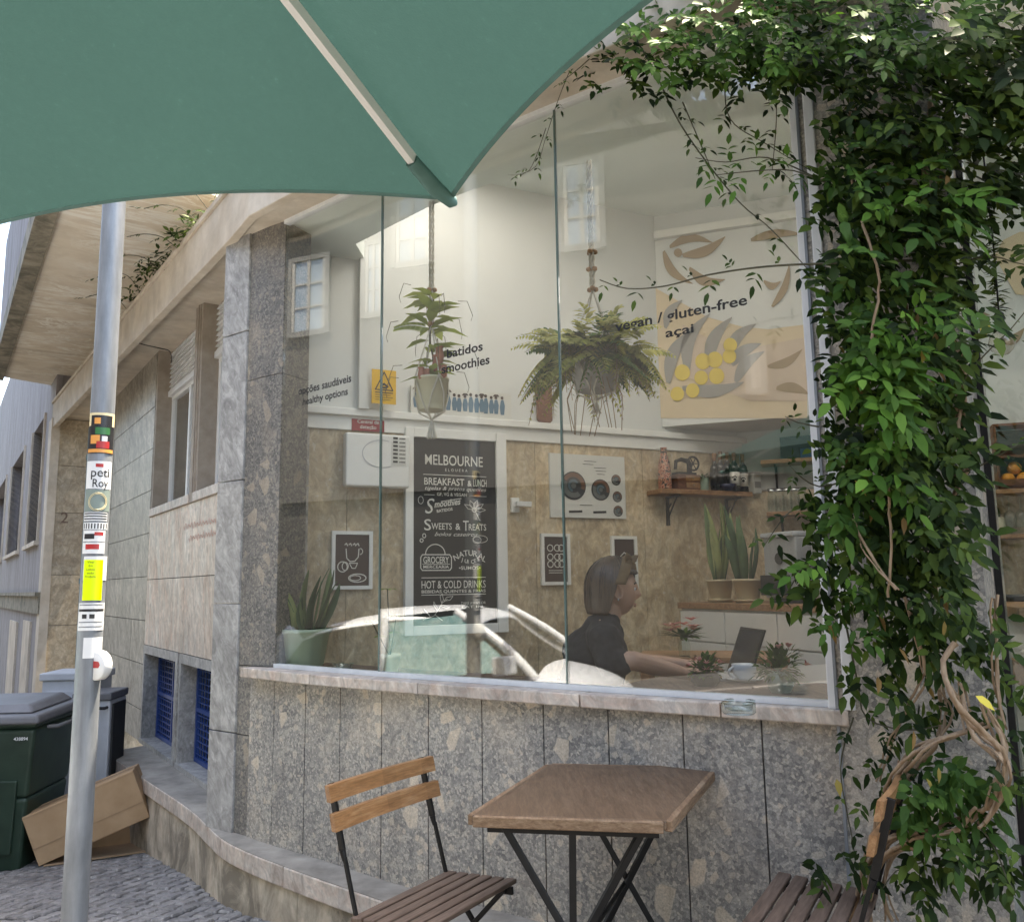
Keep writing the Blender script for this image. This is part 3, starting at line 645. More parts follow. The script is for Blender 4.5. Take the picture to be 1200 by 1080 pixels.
# mural bulkhead
b = MB(); b.pbox(MUR, 0, 2.9, 2.56, 4.3, -1.2, 0); mo = b.build('mural_wall', M['wall_white'], cafe)
b = MB(); b.pbox(MUR, 0, 2.9, 4.02, 4.08, 0, .05); b.build('wall_cornice', M['white'], mo)
def mur(poly, m, off, name='mural_shape'):
    bb = MB(); pts = [MUR.uz(*p) for p in poly]; MM = MUR.M(0, 0, off)
    bb.plate(MM, [(u, z) for u, z in pts], .003); return bb.build(name, m, mo)
def curve_leaf(a, c, wd, bend):
    a, c = Vector(a), Vector(c); d = c-a; n = Vector((-d.y, d.x)).normalized(); up, dn = [], []
    for k in range(11):
        t = k/10; p = a+d*t+n*bend*math.sin(math.pi*t); w_ = wd*math.sin(math.pi*min(1, t*.93+.06))**.8*(1-.35*t); up.append(p+n*w_); dn.append(p-n*w_)
    return [tuple(p) for p in up+dn[::-1]]
mur([(767,337),(790,350),(830,372),(870,383),(900,386),(946,380),(946,490),(767,490)], M['mur_tan'], .001)
mur([(800,380),(840,402),(880,408),(946,395),(946,470),(880,470),(800,440)], M['mur_pink'], .005)
for a, c, wd, bd in [((783,449),(815,385),9,-10),((806,437),(832,368),9,-12),((830,430),(858,372),9,-8),((855,420),(886,380),8,-8),((858,428),(892,403),8,-5),((862,448),(896,412),8,-6),((800,455),(872,448),9,7),((780,385),(800,352),6,-6)]:
    mur(curve_leaf(a, c, wd, bd), M['mur_grey'], .009, 'mural_leaf')
for a, c, wd, bd in [((785,290),(835,285),6,-8),((778,295),(812,333),6,8),((800,300),(850,278),7,6),((808,315),(850,328),7,9),((895,330),(915,330),5,6),((905,360),(925,310),5,5),((880,282),(940,275),6,-4),((900,430),(940,410),6,5),((910,455),(948,462),7,-4)]:
    mur(curve_leaf(a, c, wd, bd), M['mur_brown'], .009, 'mural_leaf')
for cx, cy, r in [(800,437,9),(824,424,9),(838,422,9),(856,405,8),(855,418,8),(822,443,8),(840,441,9),(794,462,8),(812,458,8)]:
    mur([(cx+r*math.cos(k*.35), cy+r*1.05*math.sin(k*.35)) for k in range(18)], M['mur_yellow'], .013, 'mural_berry')
mur([(795+5*math.cos(k*.5), 297+5*math.sin(k*.5)) for k in range(12)], M['mur_brown'], .013, 'mural_berry')
# part seen through the entrance
mur([(1165,300),(1175,282),(1195,272),(1230,275),(1230,350),(1190,345)], M['mur_tan'], .005)
for a, c, wd, bd in [((1128,385),(1160,370),6,-10),((1118,350),(1130,330),5,4),((1120,410),(1140,402),4,-3),((1128,436),(1142,414),5,5),((1170,400),(1200,385),7,6),((1172,452),(1200,446),4,-3)]:
    mur(curve_leaf(a, c, wd, bd), M['mur_brown'], .009, 'mural_leaf')
mur([(1150+11*math.cos(k*.35), 386+8*math.sin(k*.35)) for k in range(18)], M['mur_yellow'], .013, 'mural_berry')
# entrance: glazed door beside the pillar
E0 = APR[-1]+Vector((.12,.22)); E = Pl(E0, E0+Vector((.85,-.52)))
b = MB(); b.pbox(E, .0, 2.0, 3.0, 3.05, -.03, .03); b.build('door_transom', M['alu'], cafe)
door = MB(); door.pbox(E, .045, 1.2, .02, 2.98, -.005, .005); do = door.build('entrance_door', M['clear'], cafe)
d2 = MB(); d2.pbox(E, .03, .05, -.05, 3.0, -.02, .02); d2.build('door_edge', M['black'], do)
b = MB(); b.pbox(E, -.1, 3, -.3, .02, -1.5, .1); b.build('threshold', M['sandy'], cafe)
b = MB(); b.prism([(2.6,1.5),(2.9,1.3),(6.3,6),(6,6.2)], 0, 4.2); b.build('side_wall', M['wall_white'], cafe)
# ---------------------------------------------------------------- neighbour on the left, house opposite
nb = thing('neighbour_building', 'lilac grey rendered building with a sandy stone side bearing the number 2', 'building', (-6.5, 11.5, -.9))
NP = Pl((-5.85,10.72), Vector((-5.85,10.72))+DD)
SP = Pl((-5.85,10.72), Vector((-5.85,10.72))-NN)
b = MB(); zs = [-1.2,-.3,.3,1.0,1.62,2.4,3.0,3.6]
for z0, z1 in zip(zs, zs[1:]): b.pbox(SP, .07, .62, z0, z1-.006, -.3, .034+R_.uniform(-.002,.002))
so_ = b.build('side_wall', M['sandy'], nb)
b = MB(); u, z = SP.uz(75,609); text_to(b, SP.M(u, z-.04, .04), '2', height=.14, center=True, bold=.01); b.build('house_number', M['wood_seat'], so_)
b = MB(); b.pbox(SP, -.03, .07, -1.2, 3.6, -.3, .05); b.build('corner_trim', M['cream'], nb)
b = MB()
wins = []
for (xa, xb, ya, yb) in ((-9,7,585,660),(14,28,562,647),(38,51,541,637)):
    u1, z1 = NP.uz(xa, ya); u0, _ = NP.uz(xb, ya); _, z0 = NP.uz(xa, yb); wins.append((u0, u1, z0, z1))
ed = sorted(wins); us = [.0]+[k for w_ in ed for k in (w_[0], w_[1])]+[14.0]
zl, zh = min(w_[2] for w_ in ed), max(w_[3] for w_ in ed)
b.pbox(NP, 0, 14, zh, 4.5, -.3, 0); b.pbox(NP, 0, 14, -1.6, zl, -.3, 0); b.pbox(NP, .5, 14, 4.5, 6.3, -.3, .0)
for k in range(0, len(us), 2): b.pbox(NP, us[k], us[k+1], zl, zh, -.3, 0)
b.build('wall', M['lilac'], nb)
b = MB(); u, z = NP.uz(20, 705); b.pbox(NP, .0, 14, z-.12, z+.1, 0, .05); b.pbox(NP, 0, 14, z+.1, z+.15, 0, .09); b.build('string_course', M['mould'], nb)
for (u0, u1, z0, z1) in ed:
    q = MB()
    for s in ((u0-.05,u0),(u1,u1+.05)): q.pbox(NP, s[0], s[1], zl, zh, -.2, .03)
    q.pbox(NP, u0-.08, u1+.08, zl-.06, zl, -.2, .06); fo = q.build('window', M['cream'], nb)
    q = MB(); q.pbox(NP, u0, u1, zl, zh, -.26, -.22); q.build('pane', M['win'], fo)
for (xa, xb) in ((14,22),(30,38)):
    u1, z1 = NP.uz(xa, 726); u0, _ = NP.uz(xb, 726); q = MB(); q.pbox(NP, u0, u1, z1-1.2, z1, 0, .03); fo = q.build('shutter', M['cream'], nb)
bpipe = MB(); r_ = rr(104, 600); px_, py_ = r_*10.35, 10.35
bpipe.tube([(px_,py_,-1.4),(px_,py_,3.4)], .055, 12); 
for z in (-.3, 1.5, 3.0): bpipe.tube([(px_,py_,z),(px_,py_,z+.06)], .065, 12)
bpipe.build('downpipe', M['teal_pipe'], nb)
# mirror helper: where a pixel's reflection in a pane lands
def mirror_ray(P, px, py):
    d = ray(px, py); n3 = Vector((P.n.x, P.n.y, 0)); e = EYE-n3*2*((EYE.xy-P.p).dot(P.n)); return e, d-n3*2*d.dot(n3)
OPP = Pl(NN*8.6, NN*8.6+DD)
opp = thing('opposite_house', 'sunlit house with darkened render across the street mirrored in the shop window', 'building', (NN*9).to_3d())
owin = []
for pan, (xa, ya, xb, yb) in ((0,(345,310,383,385)),(0,(430,290,449,365)),(1,(466,232,504,304)),(2,(660,197,705,285)),(2,(878,412,892,455))):
    c = []
    for q in ((xa,ya),(xb,yb)):
        e, d = mirror_ray(GP[pan], *q); c.append(OPP.uz(0, 0, 0, e, d))
    (u0, z0), (u1, z1) = c; owin.append((min(u0,u1), max(u0,u1), min(z0,z1), max(z0,z1)))
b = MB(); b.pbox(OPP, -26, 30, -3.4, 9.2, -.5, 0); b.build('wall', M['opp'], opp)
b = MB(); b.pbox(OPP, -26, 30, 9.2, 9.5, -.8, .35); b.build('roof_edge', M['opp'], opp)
b = MB(); b.pbox(OPP, -26, 30, -3.2, 3.1, 0, .03); b.build('base_course', M['opp_base'], opp)
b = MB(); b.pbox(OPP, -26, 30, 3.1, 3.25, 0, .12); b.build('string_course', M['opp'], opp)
for (u0, u1, z0, z1) in owin:
    q = MB()
    for a, c, e, f in ((u0-.1,u0,z0-.1,z1+.1),(u1,u1+.1,z0-.1,z1+.1),(u0,u1,z1,z1+.1),(u0,u1,z0-.12,z0)): q.pbox(OPP, a, c, e, f, 0.035, .08)
    fo = q.build('window', M['opp_trim'], opp)
    q = MB(); q.pbox(OPP, u0, u1, z0, z1, .032, .045); q.build('pane', M['sky_tint_glass'], fo)
    q = MB(); um = (u0+u1)/2
    for u in (u0+.04, um, u1-.04): q.pbox(OPP, u-.035, u+.035, z0, z1, .046, .07)
    for k in range(1, 3): z = z0+(z1-z0)*k/3; q.pbox(OPP, u0, u1, z-.02, z+.02, .046, .065)
    q.build('frame', M['mur_grey'], fo)
# ---------------------------------------------------------------- street furniture
PX, PY = -.4885*3.42, 3.42
PG = gz(PX, PY)
pole = thing('lamp_post', 'round galvanised steel post plastered with stickers', 'post', (PX, PY, PG))
b = MB(); b.tube([(PX,PY,PG-.1),(PX,PY,1.2),(PX,PY,5.4)], [.047,.046,.044], 28); b.build('shaft', M['steel'], pole)
b = MB(); b.tube([(PX,PY,PG-.02),(PX,PY,PG+.25),(PX,PY,PG+.27)], [.062,.06,.048], 28); b.build('base_collar', M['steel'], pole)
face = math.atan2(-PY, -PX)       # direction from the post to the viewer
def pz(py): d = ray(110, py); return H+d.z/d.y*PY
def sticker(y0, y1, a0, a1, m, name='sticker', parent=None, r=.0475, slant=0):
    bb = MB(); z1, z0 = pz(y0), pz(y1); vs, fs, n = [], [], 14
    for k in range(n+1):
        t = k/n; a = face-(a0+(a1-a0)*t)+math.pi*0; dx, dy = math.cos(a), math.sin(a)
        for z in (z0, z1):
            sh = slant*(z-z0); aa = a-sh; vs.append((PX+r*math.cos(aa), PY+r*math.sin(aa), z))
    # left to right as seen: angle decreases
    for k in range(n): fs.append((2*k, 2*k+1, 2*k+3, 2*k+2))
    bb.add(vs, fs, True); return bb.build(name, m, parent or pole)
def wrap(s_, yc, h, a_c, m, parent, width=None, r=.0482, bold=.0, slant=0):
    bb = MB(); vs, fs = text_mesh(s_, 1.0, bold); x0, x1 = min(v.x for v in vs), max(v.x for v in vs)
    z = pz(yc); k = h/.73; kx = width/(x1-x0) if width else k
    # split long faces is not needed at this size
    out = []
    for v in vs:
        x = (v.x-(x0+x1)/2)*kx; a = face+a_c+x/r*1.0; out.append((PX+r*math.cos(a), PY+r*math.sin(a), z+v.y*k+slant*x))
    bb.add(out, fs); return bb.build('sticker_lettering', m, parent)
st_black = plain('sticker black', (.02,.02,.022), .4); st_white = plain('sticker white', (.72,.72,.70), .45); st_green = plain('sticker green', (.03,.16,.05), .4)
st_red = plain('sticker red', (.45,.03,.03), .4); st_org = plain('sticker orange', (.75,.32,.08), .4); st_grey = plain('sticker grey green', (.20,.25,.22), .5); st_cream = plain('sticker cream', (.75,.62,.36), .5)
s1 = sticker(486, 501, -1.3, 1.3, st_cream); sticker(489, 501, -.9, .95, st_black, 'sticker_print', s1, .0479); sticker(492, 499, .1, .6, st_org, 'sticker_print', s1, .0483)
s1 = sticker(501, 533, -1.3, 1.3, st_black); sticker(503, 511, -.7, .5, st_green, 'sticker_print', s1, .0479); sticker(512, 522, .1, .9, st_org, 'sticker_print', s1, .0479); sticker(513, 521, -.5, -.05, st_white, 'sticker_print', s1, .048); sticker(519, 527, -.7, .35, st_red, 'sticker_print', s1, .0483); sticker(528, 532, -1.2, 1.2, st_org, 'sticker_print', s1, .0481)
s1 = sticker(542, 574, -1.2, 1.25, st_white); wrap('peti', 560, .037, .1, st_black, s1, .072, bold=.008); wrap('Roy', 572, .034, .15, st_black, s1, .06, bold=.008); sticker(545, 549, -.3, .3, st_red, 'sticker_print', s1, .0479)
s1 = sticker(575, 600, -1.15, 1.2, st_grey)
bb = MB()
for rad in (.036, .031): bb.tube([(PX+.0485*math.cos(face+(x:=rad*math.cos(k*.3))/.0485), PY+.0485*math.sin(face+x/.0485), pz(589)+rad*math.sin(k*.3)) for k in range(22)], .0012, 4)
bb.build('sticker_print', st_cream, s1)
s1 = sticker(601, 611, -.9, 1.3, st_white)
for k in range(3): sticker(602+k*3, 603.4+k*3, -.85, 1.2, st_black, 'sticker_print', s1, .0479)
s1 = sticker(613, 621, -1., 1.3, st_white)
for k in range(9): sticker(614, 620, -.9+k*.24, -.8+k*.24, st_black, 'sticker_print', s1, .0479)
s1 = sticker(622, 635, -.8, 1.2, st_white); sticker(624, 628, -.6, .1, st_red, 'sticker_print', s1, .0479); sticker(626, 632, .1, 1.0, st_black, 'sticker_print', s1, .0479)
s1 = sticker(636, 649, -.8, 1.2, st_white); sticker(638, 644, -.3, .8, st_red, 'sticker_print', s1, .0479)
sticker(652, 680, -1.3, .9, st_white, 'sticker', r=.0474)
s1 = sticker(656, 703, -.75, .85, M['lime'], 'sticker', r=.0478)
for k, t_ in enumerate(('Viver', 'Em', 'Lisboa', 'estão', 'Proibida')): wrap(t_, 660+k*4.2, .009, -.25, st_black, s1, r=.0484)
s1 = sticker(706, 738, -1.25, 1.3, st_white); sticker(713, 716, -1.1, 1.2, st_black, 'sticker_print', s1, .0479)
for a_ in (-.25, .35): sticker(719, 724, a_, a_+.4, st_black, 'sticker_print', s1, .0479)
for yy in (707.5, 727.5, 733): sticker(yy, yy+1.3, -1., 1.1, M['steel'], 'sticker_print', s1, .0479)
sticker(746, 770, -1.2, .5, st_white, r=.0474); 
# small round plate strapped to the post, seen almost edge on
c_ = Vector((PX+.047, PY-.03, pz(779))); pd = Vector((-.45,-.89,0)).normalized(); Mx = Matrix.Translation(c_+Vector((-.005,0,0)))@pd.to_track_quat('Z','Y').to_matrix().to_4x4()
b = MB(); b.lathe((0,0,0), [(.0,-.035),(.052,-.035),(.056,-.03),(.056,0.0),(.053,.004),(.0,.004)], 28); b.v = [Mx@v for v in b.v]; pl_ = b.build('round_cap', st_white, pole)
b = MB(); b.plate(Mx@Matrix.Translation((.01,.004,.0045)), [(-.02,-.012),(.012,-.012),(.02,.0),(.012,.012),(-.02,.014)], .001); b.build('cap_print', st_red, pl_)
# wheelie bin
bx, by = atz(0, 1000, gz(-3.2, 5.75)).x, 0
def rod(P, h): return Vector((P[0], P[1], gz(P[0], P[1])+h))
Bp = Vector((-3.74, 6.22)); bz = gz(Bp.x, Bp.y)
bind = thing('wheelie_bin', 'dark green wheelie bin with a grey lid leaning cardboard against its side', 'bin', (Bp.x, Bp.y, bz))
be = Vector((.995, .10)).normalized(); bf = Vector((be.y, -be.x))     # along the side, towards the viewer
def bp(u, v, z): q = Bp+be*u+bf*v; return Vector((q.x, q.y, bz+z))
b = MB()
lv = [(.02, .41, .29), (.5, .45, .33), (.95, .49, .37), (1.0, .50, .38)]
for (z0, a0, c0), (z1, a1, c1) in zip(lv, lv[1:]): b.hexa([bp(-a0,-c0,z0),bp(a0,-c0,z0),bp(a0,c0,z0),bp(-a0,c0,z0),bp(-a1,-c1,z1),bp(a1,-c1,z1),bp(a1,c1,z1),bp(-a1,c1,z1)])
bb_ = b.build('body', M['bin'], bind, bevel=.025, seg=3)
b = MB(); b.hexa([bp(-.30,.30,.14),bp(.36,.30,.14),bp(.36,.325,.14),bp(-.30,.325,.14),bp(-.30,.33,.62),bp(.39,.33,.62),bp(.39,.358,.62),bp(-.30,.358,.62)]); b.build('embossed_panel', M['bin'], bb_, bevel=.01)
b = MB(); b.hexa([bp(-.53,-.41,1.0),bp(.53,-.41,1.0),bp(.53,.42,.985),bp(-.53,.42,.985),bp(-.52,-.40,1.06),bp(.52,-.40,1.06),bp(.52,.41,1.045),bp(-.52,.41,1.045)]); b.hexa([bp(-.46,-.34,1.06),bp(.46,-.34,1.06),bp(.46,.34,1.05),bp(-.46,.34,1.05),bp(-.40,-.28,1.12),bp(.40,-.28,1.12),bp(.40,.26,1.10),bp(-.40,.26,1.10)])
b.build('lid', M['bin_lid'], bind, bevel=.02, seg=3)
b = MB(); b.tube([bp(.50,.2,.94),bp(.56,.2,.94),bp(.56,-.2,.94),bp(.50,-.2,.94)], .014, 8); b.build('handle', M['bin_lid'], bind)
b = MB(); Mt = Matrix.Translation(bp(.36,.376,.88))@Matrix(((be.x,0,bf.x,0),(be.y,0,bf.y,0),(0,1,0,0),(0,0,0,1))); text_to(b, Mt, '438894', height=.022, bold=.01); b.build('bin_number', st_white, bb_)
for s in (-.36, .36):
    b = MB(); c_ = bp(s, -.30, .10); b.tube([c_+be.to_3d()*-.03, c_+be.to_3d()*.03], .10, 20); b.build('wheel', M['rubber'], bind, bevel=.01)
# second bin, grey, beside the wall and utility box behind
Cp = Vector((-3.62, 7.25)); cz = gz(Cp.x, Cp.y)
cab = thing('utility_cabinet', 'pale grey utility cabinet with an overhanging lid behind the green bin', 'cabinet', (Cp.x, Cp.y, cz))
def cp(u, v, z): q = Cp+be*u+bf*v; return Vector((q.x, q.y, cz+z))
def cbox(bb, u0, u1, v0, v1, z0, z1): bb.hexa([cp(u0,v0,z0),cp(u1,v0,z0),cp(u1,v1,z0),cp(u0,v1,z0),cp(u0,v0,z1),cp(u1,v0,z1),cp(u1,v1,z1),cp(u0,v1,z1)])
b = MB(); cbox(b, -.20, .20, -.2, .2, -.05, 1.22); cb = b.build('body', M['cabinet'], cab, bevel=.008)
b = MB(); cbox(b, -.22, .22, -.22, .22, 1.22, 1.28); b.build('lid', M['cabinet'], cab, bevel=.01)
b = MB(); cbox(b, -.16, .16, .2, .215, .12, 1.14); b.build('door', M['cabinet'], cab, bevel=.004)
b = MB(); cbox(b, .10, .16, .215, .235, .60, .72); b.build('lock', M['black'], cab, bevel=.004)
Cp2 = Vector((-3.27, 6.92)); c2z = gz(Cp2.x, Cp2.y)
gb = thing('grey_bin', 'slim grey bin with a black lid between the post and the stone wall', 'bin', (Cp2.x, Cp2.y, c2z))
Cp, cz = Cp2, c2z
b = MB(); cbox(b, -.14, .13, -.2, .16, .03, 1.05); b.build('body', M['cabinet'], gb, bevel=.012)
b = MB(); cbox(b, -.15, .14, -.22, .18, 1.05, 1.11); b.build('lid', M['bin_lid'], gb, bevel=.012)
b = MB(); b.tube([cp(-.12,.17,1.0),cp(-.12,.22,1.0),cp(.11,.22,1.0),cp(.11,.17,1.0)], .012, 8); b.build('handle', M['rubber'], gb)
b = MB(); cbox(b, .132, .145, -.15, .12, .05, 1.02); b.build('edge_seal', M['rubber'], gb)
# cardboard boxes
tag_ = lambda y: None
def quad_box(name, label, P8, m, flaps=None):
    t = thing(name, label, 'box', (sum(p.x for p in P8)/8, sum(p.y for p in P8)/8, min(p.z for p in P8)), 'cardboard boxes dumped by the bin')
    bb = MB(); bb.hexa(P8); bb.build('box_body', m, t, bevel=.006); return t
gA = lambda px, py, up=0: None
def gpt(px, py, up=0):
    p = Vector((-2.6, 5.8, 0))
    for _ in range(6): p = atz(px, py, gz(p.x, p.y)+up)
    return p
a_ = gpt(45, 1017, .0)
ang = math.radians(-21)
ex = Vector((.93, .25, 0)).normalized()*1; ux = (ex*math.cos(ang)-Vector((0,0,1))*math.sin(ang)); vz = Vector((0,0,1))*math.cos(ang)+ex*math.sin(ang); wy = Vector((-ex.y, ex.x, 0))
Lb, Hb, Db = .72, .34, .26
P0 = a_+Vector((0,0,.01))
P8 = [P0, P0+ux*Lb, P0+ux*Lb+wy*Db, P0+wy*Db]; P8 = P8+[p+vz*Hb for p in P8]
t = quad_box('cardboard_box', 'large closed cardboard box tipped on its corner against the green bin', P8, M['card'])
b = MB(); e1 = P8[4]+wy*Db*.45; e2 = P8[5]+wy*Db*.45; n_ = vz*.002
b.add([e1-wy*.03+n_, e1+wy*.03+n_, e2+wy*.03+n_, e2-wy*.03+n_], [(0,1,2,3)]); b.build('tape', M['card_dark'], t, solid=.002)
b = MB(); e1 = P8[4]+wy*Db*.46+n_*2; e2 = P8[5]+wy*Db*.46+n_*2; b.add([e1, e1+wy*.006, e2+wy*.006, e2], [(0,1,2,3)]); b.build('flap_gap', M['dark'], t, solid=.001)
b = MB()
for (ca, cb_, cc) in ((P8[1]+ux*.002, P8[5]+ux*.002, 0),):
    mid_a = ca.lerp(cb_, .0)+wy*Db*.5; mid_b = cb_+wy*Db*.5
    b.add([mid_a-wy*.025, mid_a+wy*.025, mid_b+wy*.025, mid_b-wy*.025], [(0,1,2,3)])
b.build('end_tape', M['card_dark'], t, solid=.002)
b = MB(); fa, fb = P8[4]-wy*.003, P8[5]-wy*.003
for k in range(2): h0 = -.012-.21*k; b.add([fa+vz*h0, fb+vz*h0, fb+vz*(h0-.004), fa+vz*(h0-.004)], [(0,1,2,3)])
b.build('crease', M['card_dark'], t, solid=.001)
o0 = gpt(100, 1010)
t2 = thing('cardboard_box', 'flattened open cardboard box lying under the large tipped box', 'box', o0, 'cardboard boxes dumped by the bin')
e = Vector((.92, .39, 0)).normalized(); f = Vector((-e.y, e.x, 0))
def fl_(u, v, z): q = o0+e*u+f*v; return Vector((q.x, q.y, gz(q.x, q.y)+z))
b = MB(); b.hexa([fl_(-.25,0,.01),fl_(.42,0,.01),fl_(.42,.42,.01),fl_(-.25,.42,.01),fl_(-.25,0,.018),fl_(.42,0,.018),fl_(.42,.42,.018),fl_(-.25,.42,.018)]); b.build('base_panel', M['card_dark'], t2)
b = MB(); b.hexa([fl_(.42,0,.018),fl_(.428,0,.018),fl_(.428,.42,.018),fl_(.42,.42,.018),fl_(.49,.02,.26),fl_(.498,.02,.26),fl_(.498,.40,.26),fl_(.49,.40,.26)]); b.build('side_panel', M['card'], t2)
b = MB(); b.hexa([fl_(-.25,.42,.018),fl_(.42,.42,.018),fl_(.42,.428,.018),fl_(-.25,.428,.018),fl_(-.2,.5,.2),fl_(.45,.5,.22),fl_(.45,.508,.22),fl_(-.2,.508,.2)]); b.build('back_panel', M['card'], t2)
o1 = gpt(152, 985); P3 = [o1+e*.0, o1+e*.03, o1+e*.03+f*.3, o1+f*.3]
t3 = thing('cardboard_sheet', 'dark folded cardboard sheet standing against the end of the base wall', 'cardboard', o1, 'cardboard boxes dumped by the bin')
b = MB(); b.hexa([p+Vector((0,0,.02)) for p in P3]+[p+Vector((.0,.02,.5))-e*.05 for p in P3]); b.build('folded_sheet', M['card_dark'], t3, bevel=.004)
# ---------------------------------------------------------------- green umbrella
UT = Vector((-.112, 1.604, 2.158)); UC = Vector((-.925, .385, 2.76)); UR = (UT.xy-UC.xy).length; ua = math.atan2(UT.y-UC.y, UT.x-UC.x)
umb = thing('parasol', 'green canvas parasol with pale metal ribs overhead', 'parasol', (UC.x, UC.y, gz(UC.x, UC.y)))
tilt = lambda v: Vector((v.x, v.y, v.z-.04*(v.x-UT.x)))
def ucorner(k): a = ua+k*math.pi/4; return Vector((UC.x+UR*math.cos(a), UC.y+UR*math.sin(a), UT.z))
b = MB(); NR, NS = 16, 24
hem = MB()
for k in range(8):
    c0, c1 = ucorner(k), ucorner(k+1); vs, fs = [], []
    for i in range(NR+1):
        t = i/NR
        for j in range(NS+1):
            s = j/NS; e_ = c0.lerp(c1, s); bow = 4*s*(1-s)
            sag = 1-.048*bow*t**1.5; q = UC.lerp(e_, t); q = Vector((UC.x+(q.x-UC.x)*sag, UC.y+(q.y-UC.y)*sag, UC.z-(UC.z-UT.z)*(t**1.12)))
            q.z += -.03*bow*t*(1-t)*2+.018*bow*t**3; vs.append(tilt(q))
    for i in range(NR):
        for j in range(NS): a = i*(NS+1)+j; fs.append((a, a+NS+1, a+NS+2, a+1))
    b.add(vs, fs, True)
    rim = vs[-(NS+1):]; rin = [r_.lerp(vs[-2*(NS+1)+q_], .12)-Vector((0,0,.002)) for q_, r_ in enumerate(rim)]
    hem.add(rim+rin, [(q_, q_+1, NS+2+q_, NS+1+q_) for q_ in range(NS)], True)
cn = b.build('canopy', M['canvas'], umb); hem.build('hem', M['canvas_edge'], cn)
b = MB(); b.lathe((UC.x,UC.y,0), [(.0,UC.z+.10),(.03,UC.z+.08),(.05,UC.z+.02),(.05,UC.z-.04)], 16); b.build('finial', M['canvas'], umb)
for k in range(8):
    c_ = ucorner(k); pth = [UC.lerp(c_, t) for t in (0, .2, .4, .6, .8, .93)]
    for q_, t in zip(pth, (0, .2, .4, .6, .8, .93)): q_.z = UC.z-(UC.z-UT.z)*t**1.12-.022
    pth = [tilt(v) for v in pth]; c_ = tilt(c_); rb = MB()
    for p, q_ in zip(pth, pth[1:]): rb.bar(p, q_, .014, .02)
    ro = rb.build('rib', M['white'], umb)
    d_ = (c_-pth[-1]).normalized(); sl = MB(); sl.tube([pth[-1]-d_*.02+Vector((0,0,.0)), c_.lerp(pth[-1],.5)-Vector((0,0,.008)), c_-Vector((0,0,.002)), c_+d_*.012+Vector((0,0,.002))], [.014,.016,.013,.006], 10); sl.build('rib_pocket', M['canvas_edge'], ro)
    hub = Vector((UC.x, UC.y, 2.25)); mid = UC.lerp(c_, .5); mid = pth[2].lerp(pth[3], .5)
    sb = MB(); sb.bar(hub, mid, .012, .018); sb.build('strut', M['alu'], ro)
b = MB(); b.tube([(UC.x,UC.y,gz(UC.x,UC.y)),(UC.x,UC.y,UC.z)], .022, 16); b.build('mast', M['alu'], umb)
b = MB(); b.tube([(UC.x,UC.y,2.2),(UC.x,UC.y,2.3)], .04, 16); b.build('runner', M['black'], umb)
b = MB(); b.lathe((UC.x,UC.y,gz(UC.x,UC.y)), [(.0,-.03),(.3,-.03),(.3,.05),(.06,.08),(.04,.3),(.0,.3)], 28); b.build('base', M['steel'], umb)
# ---------------------------------------------------------------- table
Q = [atz(*p, .745) for p in ((550.2,954.8),(782,962.2),(838.3,898.5),(643.3,894.2))]
tbl = thing('folding_table', 'square brown wooden folding table on crossed black legs', 'table', (Q[0]+Q[2])/2-Vector((0,0,.76)))
tm = (Q[0]+Q[1]+Q[2]+Q[3])/4
b = MB(); T0 = [q.lerp(tm, .012) for q in Q]; b.hexa([q-Vector((0,0,.026)) for q in T0]+[q for q in T0]); b.build('table_top', M['wood_table'], tbl, bevel=.004)
b = MB()
for i in range(4):
    a, c = Q[i], Q[(i+1)%4]; d_ = (c-a).normalized()*.011; b.bar(a+d_-Vector((0,0,.0155)), c-d_-Vector((0,0,.0155)), .022, .030)
b.build('edge_trim', M['wood_edge'], tbl, bevel=.003)
ex_, ey_ = (Q[1]-Q[0]).normalized(), (Q[3]-Q[0]).normalized(); wX, wY = (Q[1]-Q[0]).length, (Q[3]-Q[0]).length
tp = lambda u, v, z: (lambda q: Vector((q.x, q.y, z)))(Q[0]+ex_*(u*wX)+ey_*(v*wY))
b = MB()
for v in (.07, .93): b.bar(tp(.06,v,.70), tp(.94,v,.70), .022, .022)
for u in (.10, .90): b.bar(tp(u,.07,.70), tp(u,.93,.70), .022, .022)
b.build('top_frame', M['black'], tbl)
for v, u0, u1 in ((.09, .12, .97), (.91, .3, .92)):
    pass
def tleg(u0, v0, u1, v1):
    q = tp(u1, v1, 0); gq = gz(q.x, q.y); bb = MB(); bb.bar(tp(u0,v0,.71), Vector((q.x,q.y,gq+.01)), .026, .02, (1,0,0)); o = bb.build('leg', M['black'], tbl, bevel=.003)
    bb = MB(); bb.bar(Vector((q.x,q.y,gq-.01)), Vector((q.x,q.y,gq+.03)), .034, .03, (1,0,0)); bb.build('foot', M['rubber'], o)
tleg(.14, .07, .88, .07); tleg(.86, .10, .12, .10); tleg(.16, .93, .88, .93); tleg(.86, .90, .14, .90)
b = MB(); b.tube([tp(.86,.10,.35)*0+tp(.5,.08,.36), tp(.5,.92,.36)], .008, 8); b.bar(tp(.5,.075,.70), tp(.47,.1,.05), .02, .02, (1,0,0)); b.build('cross_rod', M['black'], tbl)
